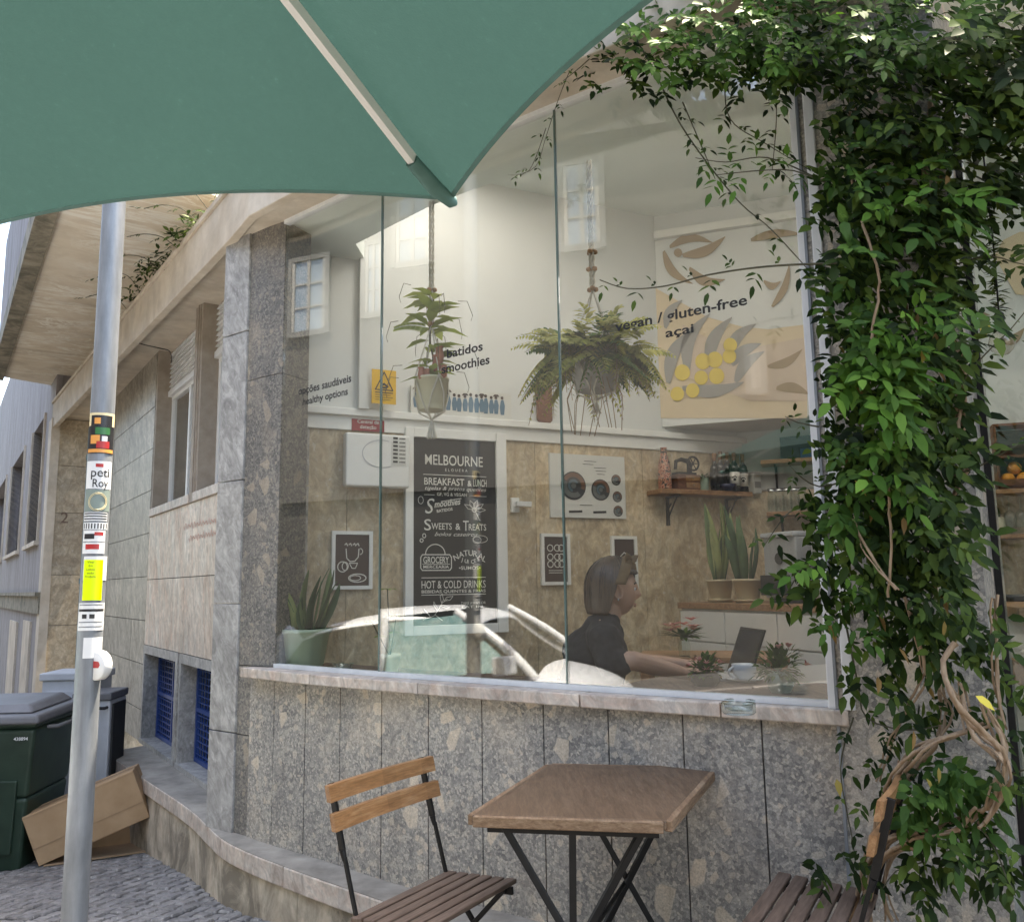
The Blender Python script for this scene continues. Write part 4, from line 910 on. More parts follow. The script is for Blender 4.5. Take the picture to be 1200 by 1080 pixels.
# ---------------------------------------------------------------- chairs
def make_chair(label):
    t = thing('folding_chair', label, 'chair', (0,0,0), 'folding slat chairs at the table'); HW = .235
    zf = lambda x: .425+.06*x
    for k in range(6):
        x0 = -.145+k*.0505; q = MB(); z = zf(x0); q.hexa([Vector(p) for p in ((x0,-HW-.02,z-.016),(x0+.041,-HW-.02,zf(x0+.041)-.016),(x0+.041,HW+.02,zf(x0+.041)-.016),(x0,HW+.02,z-.016),(x0,-HW-.02,z),(x0+.041,-HW-.02,zf(x0+.041)),(x0+.041,HW+.02,zf(x0+.041)),(x0,HW+.02,z))])
        q.build('seat_slat', M['wood_seat'], t, bevel=.004)
    for s in (-1, 1):
        y = s*(HW-.02); q = MB(); q.bar((-.14,y,zf(-.14)-.028),(.155,y,zf(.155)-.028), .012, .024); q.build('seat_rail', M['black'], t)
        y = s*HW; q = MB(); top = Vector((-.255,y,.80)); mid = Vector((-.20,y,.60)); q.bar(top, mid, .022, .012, (0,1,0)); q.tube([mid, (-.19,y,.57)], [.011,.008], 8); q.bar((-.19,y,.58),(-.135,y,.40), .012, .012,(0,1,0)); q.bar((-.138,y,.41),(.20,y,.01), .016, .013,(0,1,0)); q.build('back_leg', M['black'], t, bevel=.002)
        y = s*(HW-.035); q = MB(); q.bar((.13,y,.41),(-.26,y,.01), .016, .013,(0,1,0)); q.build('front_leg', M['black'], t, bevel=.002)
    for z, x, hh in ((.775,-.244,.05),(.69,-.221,.052)):
        q = MB(); n = 8
        for k in range(n):
            y0, y1 = -.275+.55*k/n, -.275+.55*(k+1)/n; c0, c1 = -.014*(1-(y0/.275)**2), -.014*(1-(y1/.275)**2)
            q.hexa([Vector(p) for p in ((x+c0+.006+hh*.12,y0,z-hh/2),(x+c0+.024+hh*.12,y0,z-hh/2),(x+c1+.024+hh*.12,y1,z-hh/2),(x+c1+.006+hh*.12,y1,z-hh/2),(x+c0+.006-hh*.12,y0,z+hh/2),(x+c0+.024-hh*.12,y0,z+hh/2),(x+c1+.024-hh*.12,y1,z+hh/2),(x+c1+.006-hh*.12,y1,z+hh/2))])
        q.build('back_slat', M['wood_back'], t)
    q = MB(); q.tube([(.16,-HW,.05),(.16,HW,.05)], .006, 8); q.tube([(-.22,-HW+.035,.05),(-.22,HW-.035,.05)], .006, 8); q.tube([(-.0,-HW,.245),(-.0,HW,.245)], .005, 8); q.build('stretcher', M['black'], t)
    return t
ch = make_chair('folding chair with orange brown back slats turned to the table, near the curved base wall')
ch.location = (-.265, 2.965, gz(-.25, 2.95)+.005); ch.rotation_euler = (0, 0, math.radians(-32))
c2 = copy_tree(ch); c2['label'] = 'folding chair half out of view below the climbing plant, seen from behind its back'
c2.location = (.835, 2.585, gz(.8, 2.5)+.0); c2.rotation_euler = (0, 0, math.radians(151))
# ---------------------------------------------------------------- ashtrays on the sill
def ashtray(p, label, r):
    t = thing('ashtray', label, 'ashtray', p, 'glass ashtrays on the window sill')
    q = MB(); q.lathe(p, [(.0,.0),(r*.86,.0),(r,.008),(r,.032),(r*.86,.034),(r*.78,.012),(.0,.01)], 12); q.build('dish', M['clear'], t)
    for k in range(4):
        q = MB(); a = k*math.pi/2+.4; d_ = Vector((math.cos(a), math.sin(a), 0)); q.bar(Vector(p)+d_*r*.7+Vector((0,0,.037)), Vector(p)+d_*r*1.02+Vector((0,0,.037)), r*.5, .008); q.build('rim_rest', M['clear'], t)
ashtray(atz(866, 836, SILL), 'clear glass ashtray on the sill in front of the white cup', .055)
ashtray(atz(402, 786, SILL), 'clear glass ashtray on the sill near the pale green pot', .05)
# ---------------------------------------------------------------- parked white car (mirrored in the glass)
CN, CD = 1.16, 4.60
cz_ = gp(CD, CN).z
car = thing('parked_car', 'white hatchback parked at the kerb, mirrored low in the shop window', 'car', (gp(CD, CN)))
def cpt(l, s, z): q = DD*(CD-l)+NN*(CN+s); return Vector((q.x, q.y, cz_+z+.09*l))
prof = [(-1.85,.30,.55,.80),(-1.80,.25,.9,.84),(-1.2,.22,.93,.87),(-.4,.2,.92,.88),(.5,.2,.92,.88),(.9,.22,.95,.88),(1.0,.22,.93,.88),(1.35,.24,.84,.85),(1.6,.27,.70,.80),(1.70,.32,.56,.72)]
b = MB(); vs, fs = [], []
for l, z0, z1, hw in prof:
    for s, z in ((-hw*.93,z0),(-hw,z0+.12),(-hw,z1-.22),(-hw*.93,z1),(hw*.93,z1),(hw,z1-.22),(hw,z0+.12),(hw*.93,z0)): vs.append(cpt(l,s,z))
n = 8
for i in range(len(prof)-1):
    for k in range(n): fs.append((i*n+k, i*n+(k+1)%n, (i+1)*n+(k+1)%n, (i+1)*n+k))
fs += [tuple(range(n)), tuple(range(len(vs)-n, len(vs)))]
b.add(vs, fs, True); b.build('body', M['car_white'], car, sub=2)
gr = [(-1.72,.90,-1.45,1.45),(1.02,.92,.28,1.47)]
b = MB(); vs, fs = [], []; st_r = [(.47,1.30,.60),(.38,1.37,.63),(.2,1.425,.65),(-.1,1.46,.66),(-.6,1.475,.665),(-1.1,1.46,.66),(-1.38,1.42,.64),(-1.56,1.32,.60)]
for l, z, hw in st_r:
    for k in range(13): q_ = -1+k/6; vs.append(cpt(l, q_*hw*1.06, z-.085*abs(q_)**3.2))
for i in range(len(st_r)-1):
    for k in range(12): fs.append((i*13+k, i*13+k+1, (i+1)*13+k+1, (i+1)*13+k))
b.add(vs, fs, True); b.build('roof', M['car_white'], car, solid=.03, sub=1)
b = MB(); b.hexa([cpt(-1.66,-.78,.9),cpt(.95,-.78,.9),cpt(.95,.78,.9),cpt(-1.66,.78,.9),cpt(-1.44,-.64,1.41),cpt(.30,-.64,1.41),cpt(.30,.64,1.41),cpt(-1.44,.64,1.41)]); b.build('window', M['glass_car'], car)
for s in (-1, 1):
    for l0, l1, t_ in ((.98,.33,.07),(-.26,-.24,.10),(-1.69,-1.46,.20)):
        q = MB(); cv_ = [cpt(l0+(l1-l0)*t2+.06*math.sin(math.pi*t2)*(1 if l0 > .5 else -1 if l0 < -1 else 0), s*(.80-.15*t2+.02*math.sin(math.pi*t2)), .87+.52*t2) for t2 in (0,.2,.4,.6,.8,1)]; q.tube(cv_, t_*.48, 12); q.build('pillar', M['car_white'], car)
    for l in (1.05, -1.18):
        c_ = cpt(l, s*.80, .30); q = MB(); q.tube([c_-NN.to_3d()*.1, c_+NN.to_3d()*.1], .30, 28); wo = q.build('wheel', M['rubber'], car, bevel=.03); q = MB(); q.tube([c_-NN.to_3d()*.105, c_+NN.to_3d()*.105], .19, 20); q.build('rim', M['chrome'], wo)
    q = MB(); q.hexa([cpt(1.5,s*.45,.52),cpt(1.64,s*.45,.52),cpt(1.6,s*.7,.52),cpt(1.46,s*.7,.52),cpt(1.46,s*.45,.66),cpt(1.58,s*.45,.66),cpt(1.54,s*.7,.66),cpt(1.42,s*.7,.66)]); q.build('headlight', M['lamp_lens'], car, bevel=.01)
    q = MB(); q.hexa([cpt(.70,s*.83,.92),cpt(.86,s*.83,.92),cpt(.82,s*1.0,.93),cpt(.72,s*1.0,.93),cpt(.70,s*.83,1.05),cpt(.84,s*.83,1.05),cpt(.80,s*1.0,1.06),cpt(.72,s*1.0,1.06)]); q.build('mirror', M['car_white'], car, bevel=.015)
    q = MB(); q.bar(cpt(-.1, s*.885, .72), cpt(.08, s*.885, .72), .02, .03); q.build('door_handle', M['black'], car)
    q = MB(); q.bar(cpt(-.33, s*.883, .3), cpt(-.33, s*.883, .88), .012, .01); q.bar(cpt(.75, s*.883, .3), cpt(.75, s*.883, .88), .012, .01); q.build('door_gap', M['dark'], car)
q = MB(); q.hexa([cpt(-.19,-.79,.94),cpt(.84,-.79,.94),cpt(.84,-.77,.94),cpt(-.19,-.77,.94),cpt(-.19,-.69,1.37),cpt(.34,-.69,1.37),cpt(.34,-.67,1.37),cpt(-.19,-.67,1.37)]); q.build('sun_shade', M['shade'], car)
# ---------------------------------------------------------------- things on the inner walls
def wall_thing(name, label, cat, P, px, py, group=None): u, z = P.uz(px, py); return thing(name, label, cat, P.pt(u, z), group)
def rect(P, xa, ya, xb, yb):
    u0, z0 = P.uz(xa, ya); u1, z1 = P.uz(xb, yb); return min(u0,u1), max(u0,u1), min(z0,z1), max(z0,z1)
def lm(P, px, py, o): u, z = P.uz(px, py); return P.M(u, z, o)
class Sketch:
    """local frame on a wall whose unit is one photo pixel at (cx, cy)"""
    def __init__(s, P, o, corners):   # corners: tl, tr, br, bl in pixels -> wall rectangle
        u = [P.uz(*c) for c in corners]; s.P = P
        s.u0, s.u1 = (u[0][0]+u[3][0])/2, (u[1][0]+u[2][0])/2; s.z1, s.z0 = (u[0][1]+u[1][1])/2, (u[2][1]+u[3][1])/2
        s.w, s.h = abs(s.u1-s.u0), s.z1-s.z0; s.M = P.M(s.u0, s.z0, o)
    def p(s, x, y): return (x*s.w, (1-y)*s.h)
    def line(s, mb, pts, wd=.004, z=.002): mb.stroke(s.M, [s.p(*q) for q in pts], wd, z)
    def text(s, mb, t, x, y, w=None, h=None, **k): X, Y = s.p(x, y); text_to(mb, s.M, t, width=w*s.w if w else None, height=h*s.h if h else None, x=X, y=Y, **k)
    def ell(s, cx, cy, rx, ry, a0=0, a1=6.283, n=16): return [(cx+rx*math.cos(a0+(a1-a0)*k/n), cy+ry*math.sin(a0+(a1-a0)*k/n)) for k in range(n+1)]
# framed blackboard
u0, u1, z0, z1 = rect(L, 473, 499, 593, 736)
z0, z1 = 1.10, 2.42
bbd = thing('menu_board', 'tall black menu board lettered in chalk inside a white door frame', 'menu board', L.pt((u0+u1)/2, z0))
b = MB(); b.pbox(L, u0, u0+.055, z0, z1, 0, .045); b.pbox(L, u1-.075, u1, z0, z1, 0, .045); b.pbox(L, u0+.055, u1-.075, z1-.06, z1, 0, .043); b.pbox(L, u0+.055, u1-.075, z0, z0+.06, 0, .043); b.build('frame', M['white'], bbd, bevel=.003)
b = MB(); b.pbox(L, u0+.055, u1-.075, z0+.06, z1-.06, 0, .025); bo = b.build('board', M['board'], bbd)
S_ = Sketch(L, .027, ((481,500),(590,511),(590,728),(481,731))); S_.u0, S_.z0, S_.w, S_.h = u0+.055, z0+.06, (u1-u0)-.13, z1-z0-.12; S_.M = L.M(S_.u0, S_.z0, .027)
b = MB()
S_.text(b, 'MELBOURNE', .14, .145, .70, .058, bold=.006); S_.text(b, 'ELOUERA', .38, .178, .27, .016, space=1.7)
S_.line(b, [(.12,.20),(.88,.20)]); S_.text(b, 'BREAKFAST', .13, .255, .48, .04, bold=.008); S_.text(b, '&', .65, .255, .05, .032, bold=.01); S_.text(b, 'LUNCH', .72, .255, .165, .04, bold=.004)
S_.text(b, 'tigelas & pratos quentes', .14, .283, .74, .022, shear=.35); S_.text(b, 'GF, VG & VEGAN', .28, .313, .36, .018, bold=.01); S_.line(b, [(.13,.31),(.25,.31)], .003); S_.line(b, [(.67,.31),(.88,.31)], .003)
S_.text(b, 'S', .14, .41, .11, .085, shear=.25); S_.text(b, 'moothies', .25, .378, .32, .036, shear=.35, bold=.02, rot=.14); S_.text(b, 'BATIDOS', .28, .405, .19, .016, rot=.16, bold=.02); S_.line(b, [(.33,.345),(.57,.325)], .005)
for a in range(5):
    an = -2.6+a*.65; c_ = (.73, .385); tip = (c_[0]+.14*math.cos(an), c_[1]+.055*math.sin(an)); m1 = ((c_[0]+tip[0])/2+.03*math.sin(an), (c_[1]+tip[1])/2-.012*math.cos(an)); m2 = ((c_[0]+tip[0])/2-.03*math.sin(an), (c_[1]+tip[1])/2+.012*math.cos(an)); S_.line(b, [c_, m1, tip, m2, c_], .003)
S_.line(b, S_.ell(.73,.385,.025,.011), .008); S_.line(b, [(.75,.40),(.80,.445)], .003)
S_.text(b, 'S', .13, .50, .08, .062, bold=.006); S_.text(b, 'WEETS', .215, .495, .24, .036, bold=.006); S_.text(b, '& ', .50, .495, .06, .036, bold=.01); S_.text(b, 'T', .59, .50, .07, .058, bold=.004); S_.text(b, 'REATS', .66, .497, .215, .036, bold=.006)
S_.text(b, 'bolos caseiros', .25, .53, .52, .022, shear=.45)
S_.line(b, S_.ell(.80,.545,.09,.02), .003); S_.line(b, S_.ell(.76,.55,.05,.018), .003); S_.line(b, S_.ell(.13,.53,.018,.011), .006); S_.line(b, S_.ell(.10,.555,.018,.009), .006); S_.line(b, S_.ell(.09,.34,.03,.02), .003)
S_.line(b, [(.11,.63),(.43,.63),(.45,.645),(.45,.70),(.43,.713),(.11,.713),(.09,.70),(.09,.645),(.11,.63)], .006); S_.line(b, S_.ell(.26,.63,.115,.055,math.pi,2*math.pi), .006)
S_.text(b, 'GROCERY', .12, .675, .30, .036, bold=.012); S_.text(b, 'MERCEARIA', .12, .703, .30, .018, bold=.01); S_.line(b, [(.11,.68),(.43,.68)], .003)
for k, chx in enumerate('NATURAL'):
    t_ = (k-3)/3; S_.text(b, chx, .675+t_*.165-.02, .635+.028*t_*t_, None, .032, rot=-t_*.42, bold=.006)
for k, chx in enumerate('JUICES'):
    t_ = (k-2.5)/2.5; S_.text(b, chx, .68+t_*.10-.015, .672-.014*t_*t_+.006, None, .021, rot=t_*.25, bold=.008)
S_.text(b, '•SUMOS•', .54, .71, .26, .019, bold=.01)
S_.line(b, [(.10,.752),(.86,.752)], .004); S_.text(b, 'HOT & COLD DRINKS', .10, .808, .76, .042, bold=.002); S_.text(b, 'BEBIDAS QUENTES & FRIAS', .10, .832, .76, .016, bold=.01); S_.line(b, [(.10,.842),(.86,.842)], .004)
S_.line(b, [(.12,.97),(.25,.95),(.34,.885),(.40,.865)], .003)
for (x_, y_, an) in ((.2,.955,-2.2),(.25,.945,.7),(.28,.925,-1.9),(.31,.90,.2),(.33,.885,-1.5),(.36,.875,-.5)):
    c_ = (x_, y_); tip = (x_+.12*math.cos(an), y_+.05*math.sin(an)); S_.line(b, [c_, (x_+.06*math.cos(an)+.02, y_+.025*math.sin(an)+.008), tip, (x_+.06*math.cos(an)-.02, y_+.025*math.sin(an)-.008), c_], .003)
S_.text(b, 'TAKE AWAY OR', .56, .895, .30, .014); S_.text(b, 'EAT IN', .57, .915, .25, .014)
b.build('chalk_lettering', M['chalk'], bo)
# alarm panel, notices, small lamp, drawings
u0, u1, z0, z1 = rect(L, 401, 507, 475, 571); z0, z1 = L.uz(403, 571)[1], L.uz(403, 509)[1]
al = thing('alarm_panel', 'white fire alarm control box on the inner wall with a rounded front', 'alarm panel', L.pt(u0, z0)); LP = L
b = MB(); b.pbox(L, u0, u1, z0, z1, .02, .10); ao = b.build('case', M['white'], al, bevel=.012, seg=3)
b = MB(); uu = u0+(u1-u0)*.70; b.pbox(L, uu, u1-.03, z0+.14, z1-.05, .10, .103); b.build('label_plate', M['paper'], ao)
b = MB()
for k in range(7): b.pbox(L, uu+.01, uu+.04, z0+.155+k*.025, z0+.168+k*.025, .103, .105); b.pbox(L, uu+.05, uu+.09, z0+.157+k*.025, z0+.163+k*.025, .103, .105)
b.build('print', M['ink'], ao)
b = MB(); MM = L.M(u0, z0, .101); b.stroke(MM, [((u1-u0)*(.55+.3*math.cos(a*.2+1.2)), (z1-z0)*(.62+.26*math.sin(a*.2+1.2))) for a in range(21)], .006); b.build('rounded_groove', M['cabinet'], ao)
u0, u1, z0, z1 = rect(L, 411, 493, 449, 507)
rs_ = thing('red_sign', 'small dark red notice above the white alarm box', 'sign', L.pt(u0, z0))
b = MB(); b.pbox(L, u0, u1, z0, z1+.01, .01, .025); b.build('plate', M['red_sign'], rs_)
b = MB(); MM = L.M(min(u0,u1), z0, .026); ww = u1-u0; text_to(b, MM, 'Central de', width=ww*.66, x=ww*.17, y=.048, bold=.01); text_to(b, MM, 'deteção', width=ww*.5, x=ww*.25, y=.014, bold=.01); b.build('lettering', M['chalk'], rs_)
u0, z1 = L.uz(436, 432, .1); u1, z0 = L.uz(464, 474, .1)
ys = thing('warning_sign', 'yellow triangle warning notice behind the first glass joint', 'sign', L.pt(u0, z0, .1))
b = MB(); b.pbox(L, u0, u1, z0, z1, .09, .1); b.build('plate', M['yellow_sign'], ys)
b = MB(); MM = L.M(u0, z0, .101); ww, hh = u1-u0, z1-z0; b.stroke(MM, [(ww*.14,hh*.40),(ww*.5,hh*.93),(ww*.86,hh*.40),(ww*.14,hh*.40)], .007)
b.stroke(MM, [(ww*.35,hh*.5),(ww*.5,hh*.58),(ww*.65,hh*.5)], .012); b.stroke(MM, [(ww*.4,hh*.47),(ww*.6,hh*.47)], .012)
for k in range(4): b.stroke(MM, [(ww*.14,hh*(.32-.07*k)),(ww*(.86-.1*(k%2)),hh*(.32-.07*k))], .006 if k == 0 else .003)
b.build('symbol', M['ink'], ys)
sl_ = wall_thing('wall_lamp', 'small white square lamp beside the menu board frame', 'lamp', L, 598, 592); u, z = L.uz(602, 592)
b = MB(); b.pbox(L, u-.03, u+.03, z-.05, z+.05, 0, .03); b.build('base_plate', M['white'], sl_, bevel=.004)
b = MB(); b.pbox(L, u-.01, u+.10, z-.012, z+.022, .03, .075); b.build('arm', M['alu'], sl_, bevel=.003)
def framed(xa, ya, xb, yb, label, kind):
    u0, u1, z0, z1 = rect(L, xa, ya, xb, yb); t = thing('framed_drawing', label, 'picture', L.pt(u0, z0), 'small chalk drawings in white frames')
    q = MB(); f_ = .022
    q.pbox(L, u0, u0+f_, z0, z1, .005, .03); q.pbox(L, u1-f_, u1, z0, z1, .005, .03); q.pbox(L, u0+f_, u1-f_, z0, z0+f_, .005, .029); q.pbox(L, u0+f_, u1-f_, z1-f_, z1, .005, .029); q.build('frame', M['white'], t)
    q = MB(); q.pbox(L, u0+f_, u1-f_, z0+f_, z1-f_, .005, .018); bo = q.build('board', M['board_brown'], t)
    K_ = Sketch(L, .019, ((xa,ya),(xb,ya),(xb,yb),(xa,yb))); K_.u0, K_.z0, K_.w, K_.h = u0+f_, z0+f_, u1-u0-2*f_, z1-z0-2*f_; K_.M = L.M(K_.u0, K_.z0, .019); q = MB()
    if kind == 0:
        K_.line(q, [(.32,.28),(.34,.46),(.44,.53),(.58,.52),(.68,.44),(.70,.28)], .006); K_.line(q, K_.ell(.72,.33,.09,.06,-1.4,1.4), .005); K_.line(q, K_.ell(.22,.63,.14,.10), .006); K_.line(q, K_.ell(.3,.62,.09,.08), .005); K_.line(q, [(.42,.56),(.5,.66),(.6,.66),(.66,.56),(.42,.56)], .005); K_.line(q, K_.ell(.66,.85,.26,.08), .006); K_.line(q, K_.ell(.6,.85,.16,.05), .005)
        for x_ in (.28,.40,.52,.62): K_.line(q, [(x_,.2),(x_+.05,.17),(x_+.08,.22)], .005)
    elif kind == 1:
        for y_ in (.2,.4,.56):
            for x_ in (.22,.52,.70): K_.line(q, K_.ell(x_+.05,y_+.05,.12,.07), .006)
        K_.line(q, [(.2,.75),(.78,.75)], .004); K_.line(q, [(.2,.8),(.78,.8)], .004)
    else:
        K_.line(q, [(.2,.42),(.5,.28),(.8,.42),(.2,.42)], .006); K_.line(q, [(.3,.42),(.35,.55),(.66,.55),(.7,.42)], .006); K_.line(q, [(.2,.7),(.8,.7)], .005)
    q.build('chalk_drawing', M['chalk'], bo)
framed(388, 622, 435, 690, 'brown chalk drawing of a cup in a white frame, under the alarm box', 0)
framed(632, 625, 667, 685, 'brown chalk drawing in a white frame straddling the second glass joint', 1)
framed(714, 628, 746, 690, 'brown chalk drawing in a white frame half behind the seated woman', 2)
# poster with wheels
u0, u1, z0, z1 = rect(L, 642, 531, 732, 608)
po = thing('poster', 'white poster with round charts below the hanging fern', 'poster', L.pt(u0, z0))
b = MB(); b.pbox(L, u0, u1, z0, z1, .005, .022); sh = b.build('sheet', M['paper'], po)
K_ = Sketch(L, .023, ((642,531),(732,531),(732,608),(642,608))); K_.u0, K_.z0, K_.w, K_.h = u0, z0, u1-u0, z1-z0; K_.M = L.M(u0, z0, .023)
wheel_c = [plain('chart dark', (.045,.045,.045), .6), plain('chart brown', (.16,.08,.05), .6), plain('chart grey', (.14,.15,.14), .6), plain('chart teal', (.09,.14,.16), .6)]
def disc(cx, cy, r, m, z, a0=0, a1=6.283, ri=0):
    q = MB(); X, Y = K_.p(cx, cy); r *= K_.w; ri *= K_.w; n = 28; vs = []
    for k in range(n+1): a = a0+(a1-a0)*k/n; vs += [K_.M@Vector((X+r*math.cos(a), Y+r*math.sin(a), z)), K_.M@Vector((X+ri*math.cos(a), Y+ri*math.sin(a), z))]
    q.add(vs, [(2*k, 2*k+2, 2*k+3, 2*k+1) for k in range(n)]); q.build('chart', m, sh)
for cx, cy, r in ((.30,.50,.165),(.66,.55,.125),(.875,.38,.065),(.885,.65,.065),(.89,.88,.065)):
    disc(cx, cy, r, wheel_c[0], .001); disc(cx, cy, r*.92, wheel_c[1], .0025, -.3, 2.6, r*.62); disc(cx, cy, r*.85, wheel_c[2], .0035, 2.7, 5.4, r*.5); disc(cx, cy, r*.45, wheel_c[3], .004, .5, 4.5, r*.25); disc(cx, cy, r*.2, wheel_c[2], .005)
q = MB()
for x_, y_, w_ in ((.45,.10,.16),(.43,.15,.14),(.58,.2,.16),(.6,.25,.14),(.62,.3,.1),(.38,.80,.16)): K_.line(q, [(x_,y_),(x_+w_,y_)], .004)
for x_ in (.24,.56): K_.line(q, [(x_,.91),(x_+.16,.90)], .016)
q.build('print', M['ink'], sh)
# canvas with a row of blue strokes leaning on the rail
u0, u1, z0, z1 = rect(L, 480, 463, 597, 491)
cv = thing('long_canvas', 'long narrow canvas painted with a row of blue figures, standing on the rail', 'painting', L.pt(u0, 2.515, .04))
z0, z1 = 2.516, 2.70
b = MB(); b.pbox(L, u0, u1, z0, z1, .012, .032); co_ = b.build('canvas', M['paper'], cv)
q1_, q2_ = MB(), MB(); MM = L.M(u0, z0, .033)
for k in range(17):
    x = (u1-u0)*(.04+.054*k)+R_.uniform(-.006,.006); y = .03+R_.uniform(0,.012); h_ = .10+R_.uniform(-.012,.016)
    q1_.plate(MM, [(x-.014,y),(x+.012,y),(x+.019,y+h_*.6),(x+.008,y+h_),(x-.011,y+h_*.95),(x-.02,y+h_*.5)], .001)
    q2_.plate(MM, [(x+.011*math.cos(a*.7)-.002, y+h_+.012+.012*math.sin(a*.7)) for a in range(9)], .0015)
    if k % 3 == 0: q2_.plate(MM, [(x-.026,y+h_+.018),(x+.024,y+h_+.02),(x+.012,y+h_+.034),(x-.012,y+h_+.034)], .0022)
q1_.build('blue_strokes', plain('slate blue paint', (.10,.19,.27), .7), co_); q2_.build('brown_strokes', M['board_brown'], co_)
# wooden board standing behind the fern
u0, u1, z0, z1 = rect(L, 626, 453, 645, 500); bw = thing('cutting_board', 'carved brown wooden board standing on the rail beside the fern', 'board', L.pt(u0, 2.515, .03))
b = MB(); MM = L.M(u0, 2.516, .02); ww, hh = u1-u0, .31; b.plate(MM, [(0,.02),(.02,0),(ww-.02,0),(ww,.02),(ww,hh-.03),(ww*.8,hh-.01),(ww*.7,hh),(ww*.3,hh),(.02,hh-.015),(0,hh-.04)], .02); b.build('plank', M['crate'], bw, bevel=.006)
b = MB(); b.lathe((0,0,0), [(.012,0),(.016,.004),(.02,0)], 14); b.v = [MM@(v+Vector((ww*.5,hh-.05,.021))) for v in b.v]; b.build('hole_ring', M['black'], bw)
# ---------------------------------------------------------------- plants
def snake_plant(name, label, base, pr, ph, hmax, n, mpot, seed, ribs=0, yellow=.5, group=None, spread=.22, saucer=True):
    r = random.Random(seed); t = thing(name, label, 'potted plant', base, group)
    q = MB(); q.lathe(base, [(pr*.72,0),(pr*.76,.01),(pr*.98,ph*.88),(pr*1.06,ph*.9),(pr*1.06,ph),(pr*.94,ph),(pr*.92,ph*.9),(.0,ph*.88)], 48, rib=.018 if ribs else 0, ribn=ribs); q.build('pot', mpot, t)
    if saucer: q = MB(); q.lathe(base, [(pr*.8,-.0),(pr*1.0,.012),(pr*1.02,.02),(pr*.77,.02)], 28); q.build('saucer', mpot, t)
    for mk in (M['snake'], M['snake_edge']):
        q = MB()
        for k in range(n):
            if (r.random() < yellow) != (mk is M['snake_edge']): continue
            a = r.uniform(0, 6.283); rd = r.uniform(.0, .6)*pr; p = Vector(base)+Vector((math.cos(a)*rd, math.sin(a)*rd, ph*.85)); hh = hmax*r.uniform(.55, 1); out = Vector((math.cos(a), math.sin(a), 0))*spread*r.uniform(.3, 1)*hh
            tw = Vector((r.uniform(-.03,.03), r.uniform(-.03,.03), 0)); pts = [p+out*(s**1.5)+tw*math.sin(s*3)+Vector((0,0,hh*s)) for s in (0,.2,.4,.6,.8,.93,1)]
            w0 = r.uniform(.017,.027); ws = [w0*.7,w0,w0*1.1,w0*1.05,w0*.8,w0*.4,.001]; nm = Vector((math.cos(a+1.2), math.sin(a+1.2)-.8, .1)).normalized(); q.blade(pts, ws, nm, .25)
        if q.v: q.build('leaves', mk, t, solid=.003)
    q = MB(); q.lathe(base, [(0,ph*.9),(pr*.92,ph*.9)], 20); q.build('soil', M['soil'], t)
    return t
# inner shelf behind the glass
sh_t = thing('inner_sill', 'dark inner window shelf behind the glass', 'shelf', (-.5, 4.5, .9))
b = MB(); P_ = [Vector(p) for p in ((-1.27,4.72),(-.63,4.19),(.22,3.56))]; b.strip(P_, [p+m_i*.34 for p in P_], SILL-.05, SILL-.005); b.build('board', M['wood_seat'], sh_t)
b = MB(); b.strip([p+m_i*.30 for p in P_], [p+m_i*.33 for p in P_], FL, SILL-.05); b.build('front', M['wall_white'], sh_t)
pb = GP[0].at(357, 778, -.18); snake_plant('snake_plant', 'snake plant in a pale green ribbed pot at the left end of the window', Vector((pb.x, pb.y, SILL-.004)), .135, .20, .36, 16, M['pot_green'], 3, ribs=36, yellow=.15, spread=.5, saucer=False)
pb = GP[1].at(457, 785, -.14); base = Vector((pb.x, pb.y, SILL-.004))
t = thing('seedling_pot', 'small cream pot with a thin two stemmed seedling beside the first glass joint', 'potted plant', base)
b = MB(); b.lathe(base, [(.036,0),(.048,.075),(.053,.075),(.053,.095),(.046,.095),(.044,.08),(0,.08)], 24); b.build('pot', M['pot_cream'], t)
st, lf = MB(), MB()
for dx, hh in ((-.005,.33),(.01,.2),(-.03,.17)):
    pts = [base+Vector((dx*s*3, 0, .08+hh*s)) for s in (0,.3,.6,1)]; st.tube(pts, .003, 6)
    for k in range(7): a = k*.9+dx*60; lf.leaf(pts[-1], Vector((math.cos(a), math.sin(a), .2)), Vector((0,0,1)), .06, .03, droop=.3)
    for k in range(3): a = k*2.1; lf.leaf(pts[2], Vector((math.cos(a), math.sin(a), .1)), Vector((0,0,1)), .04, .02, droop=.3)
st.build('stem', M['stem'], t); lf.build('leaves', M['leaf_in'], t)
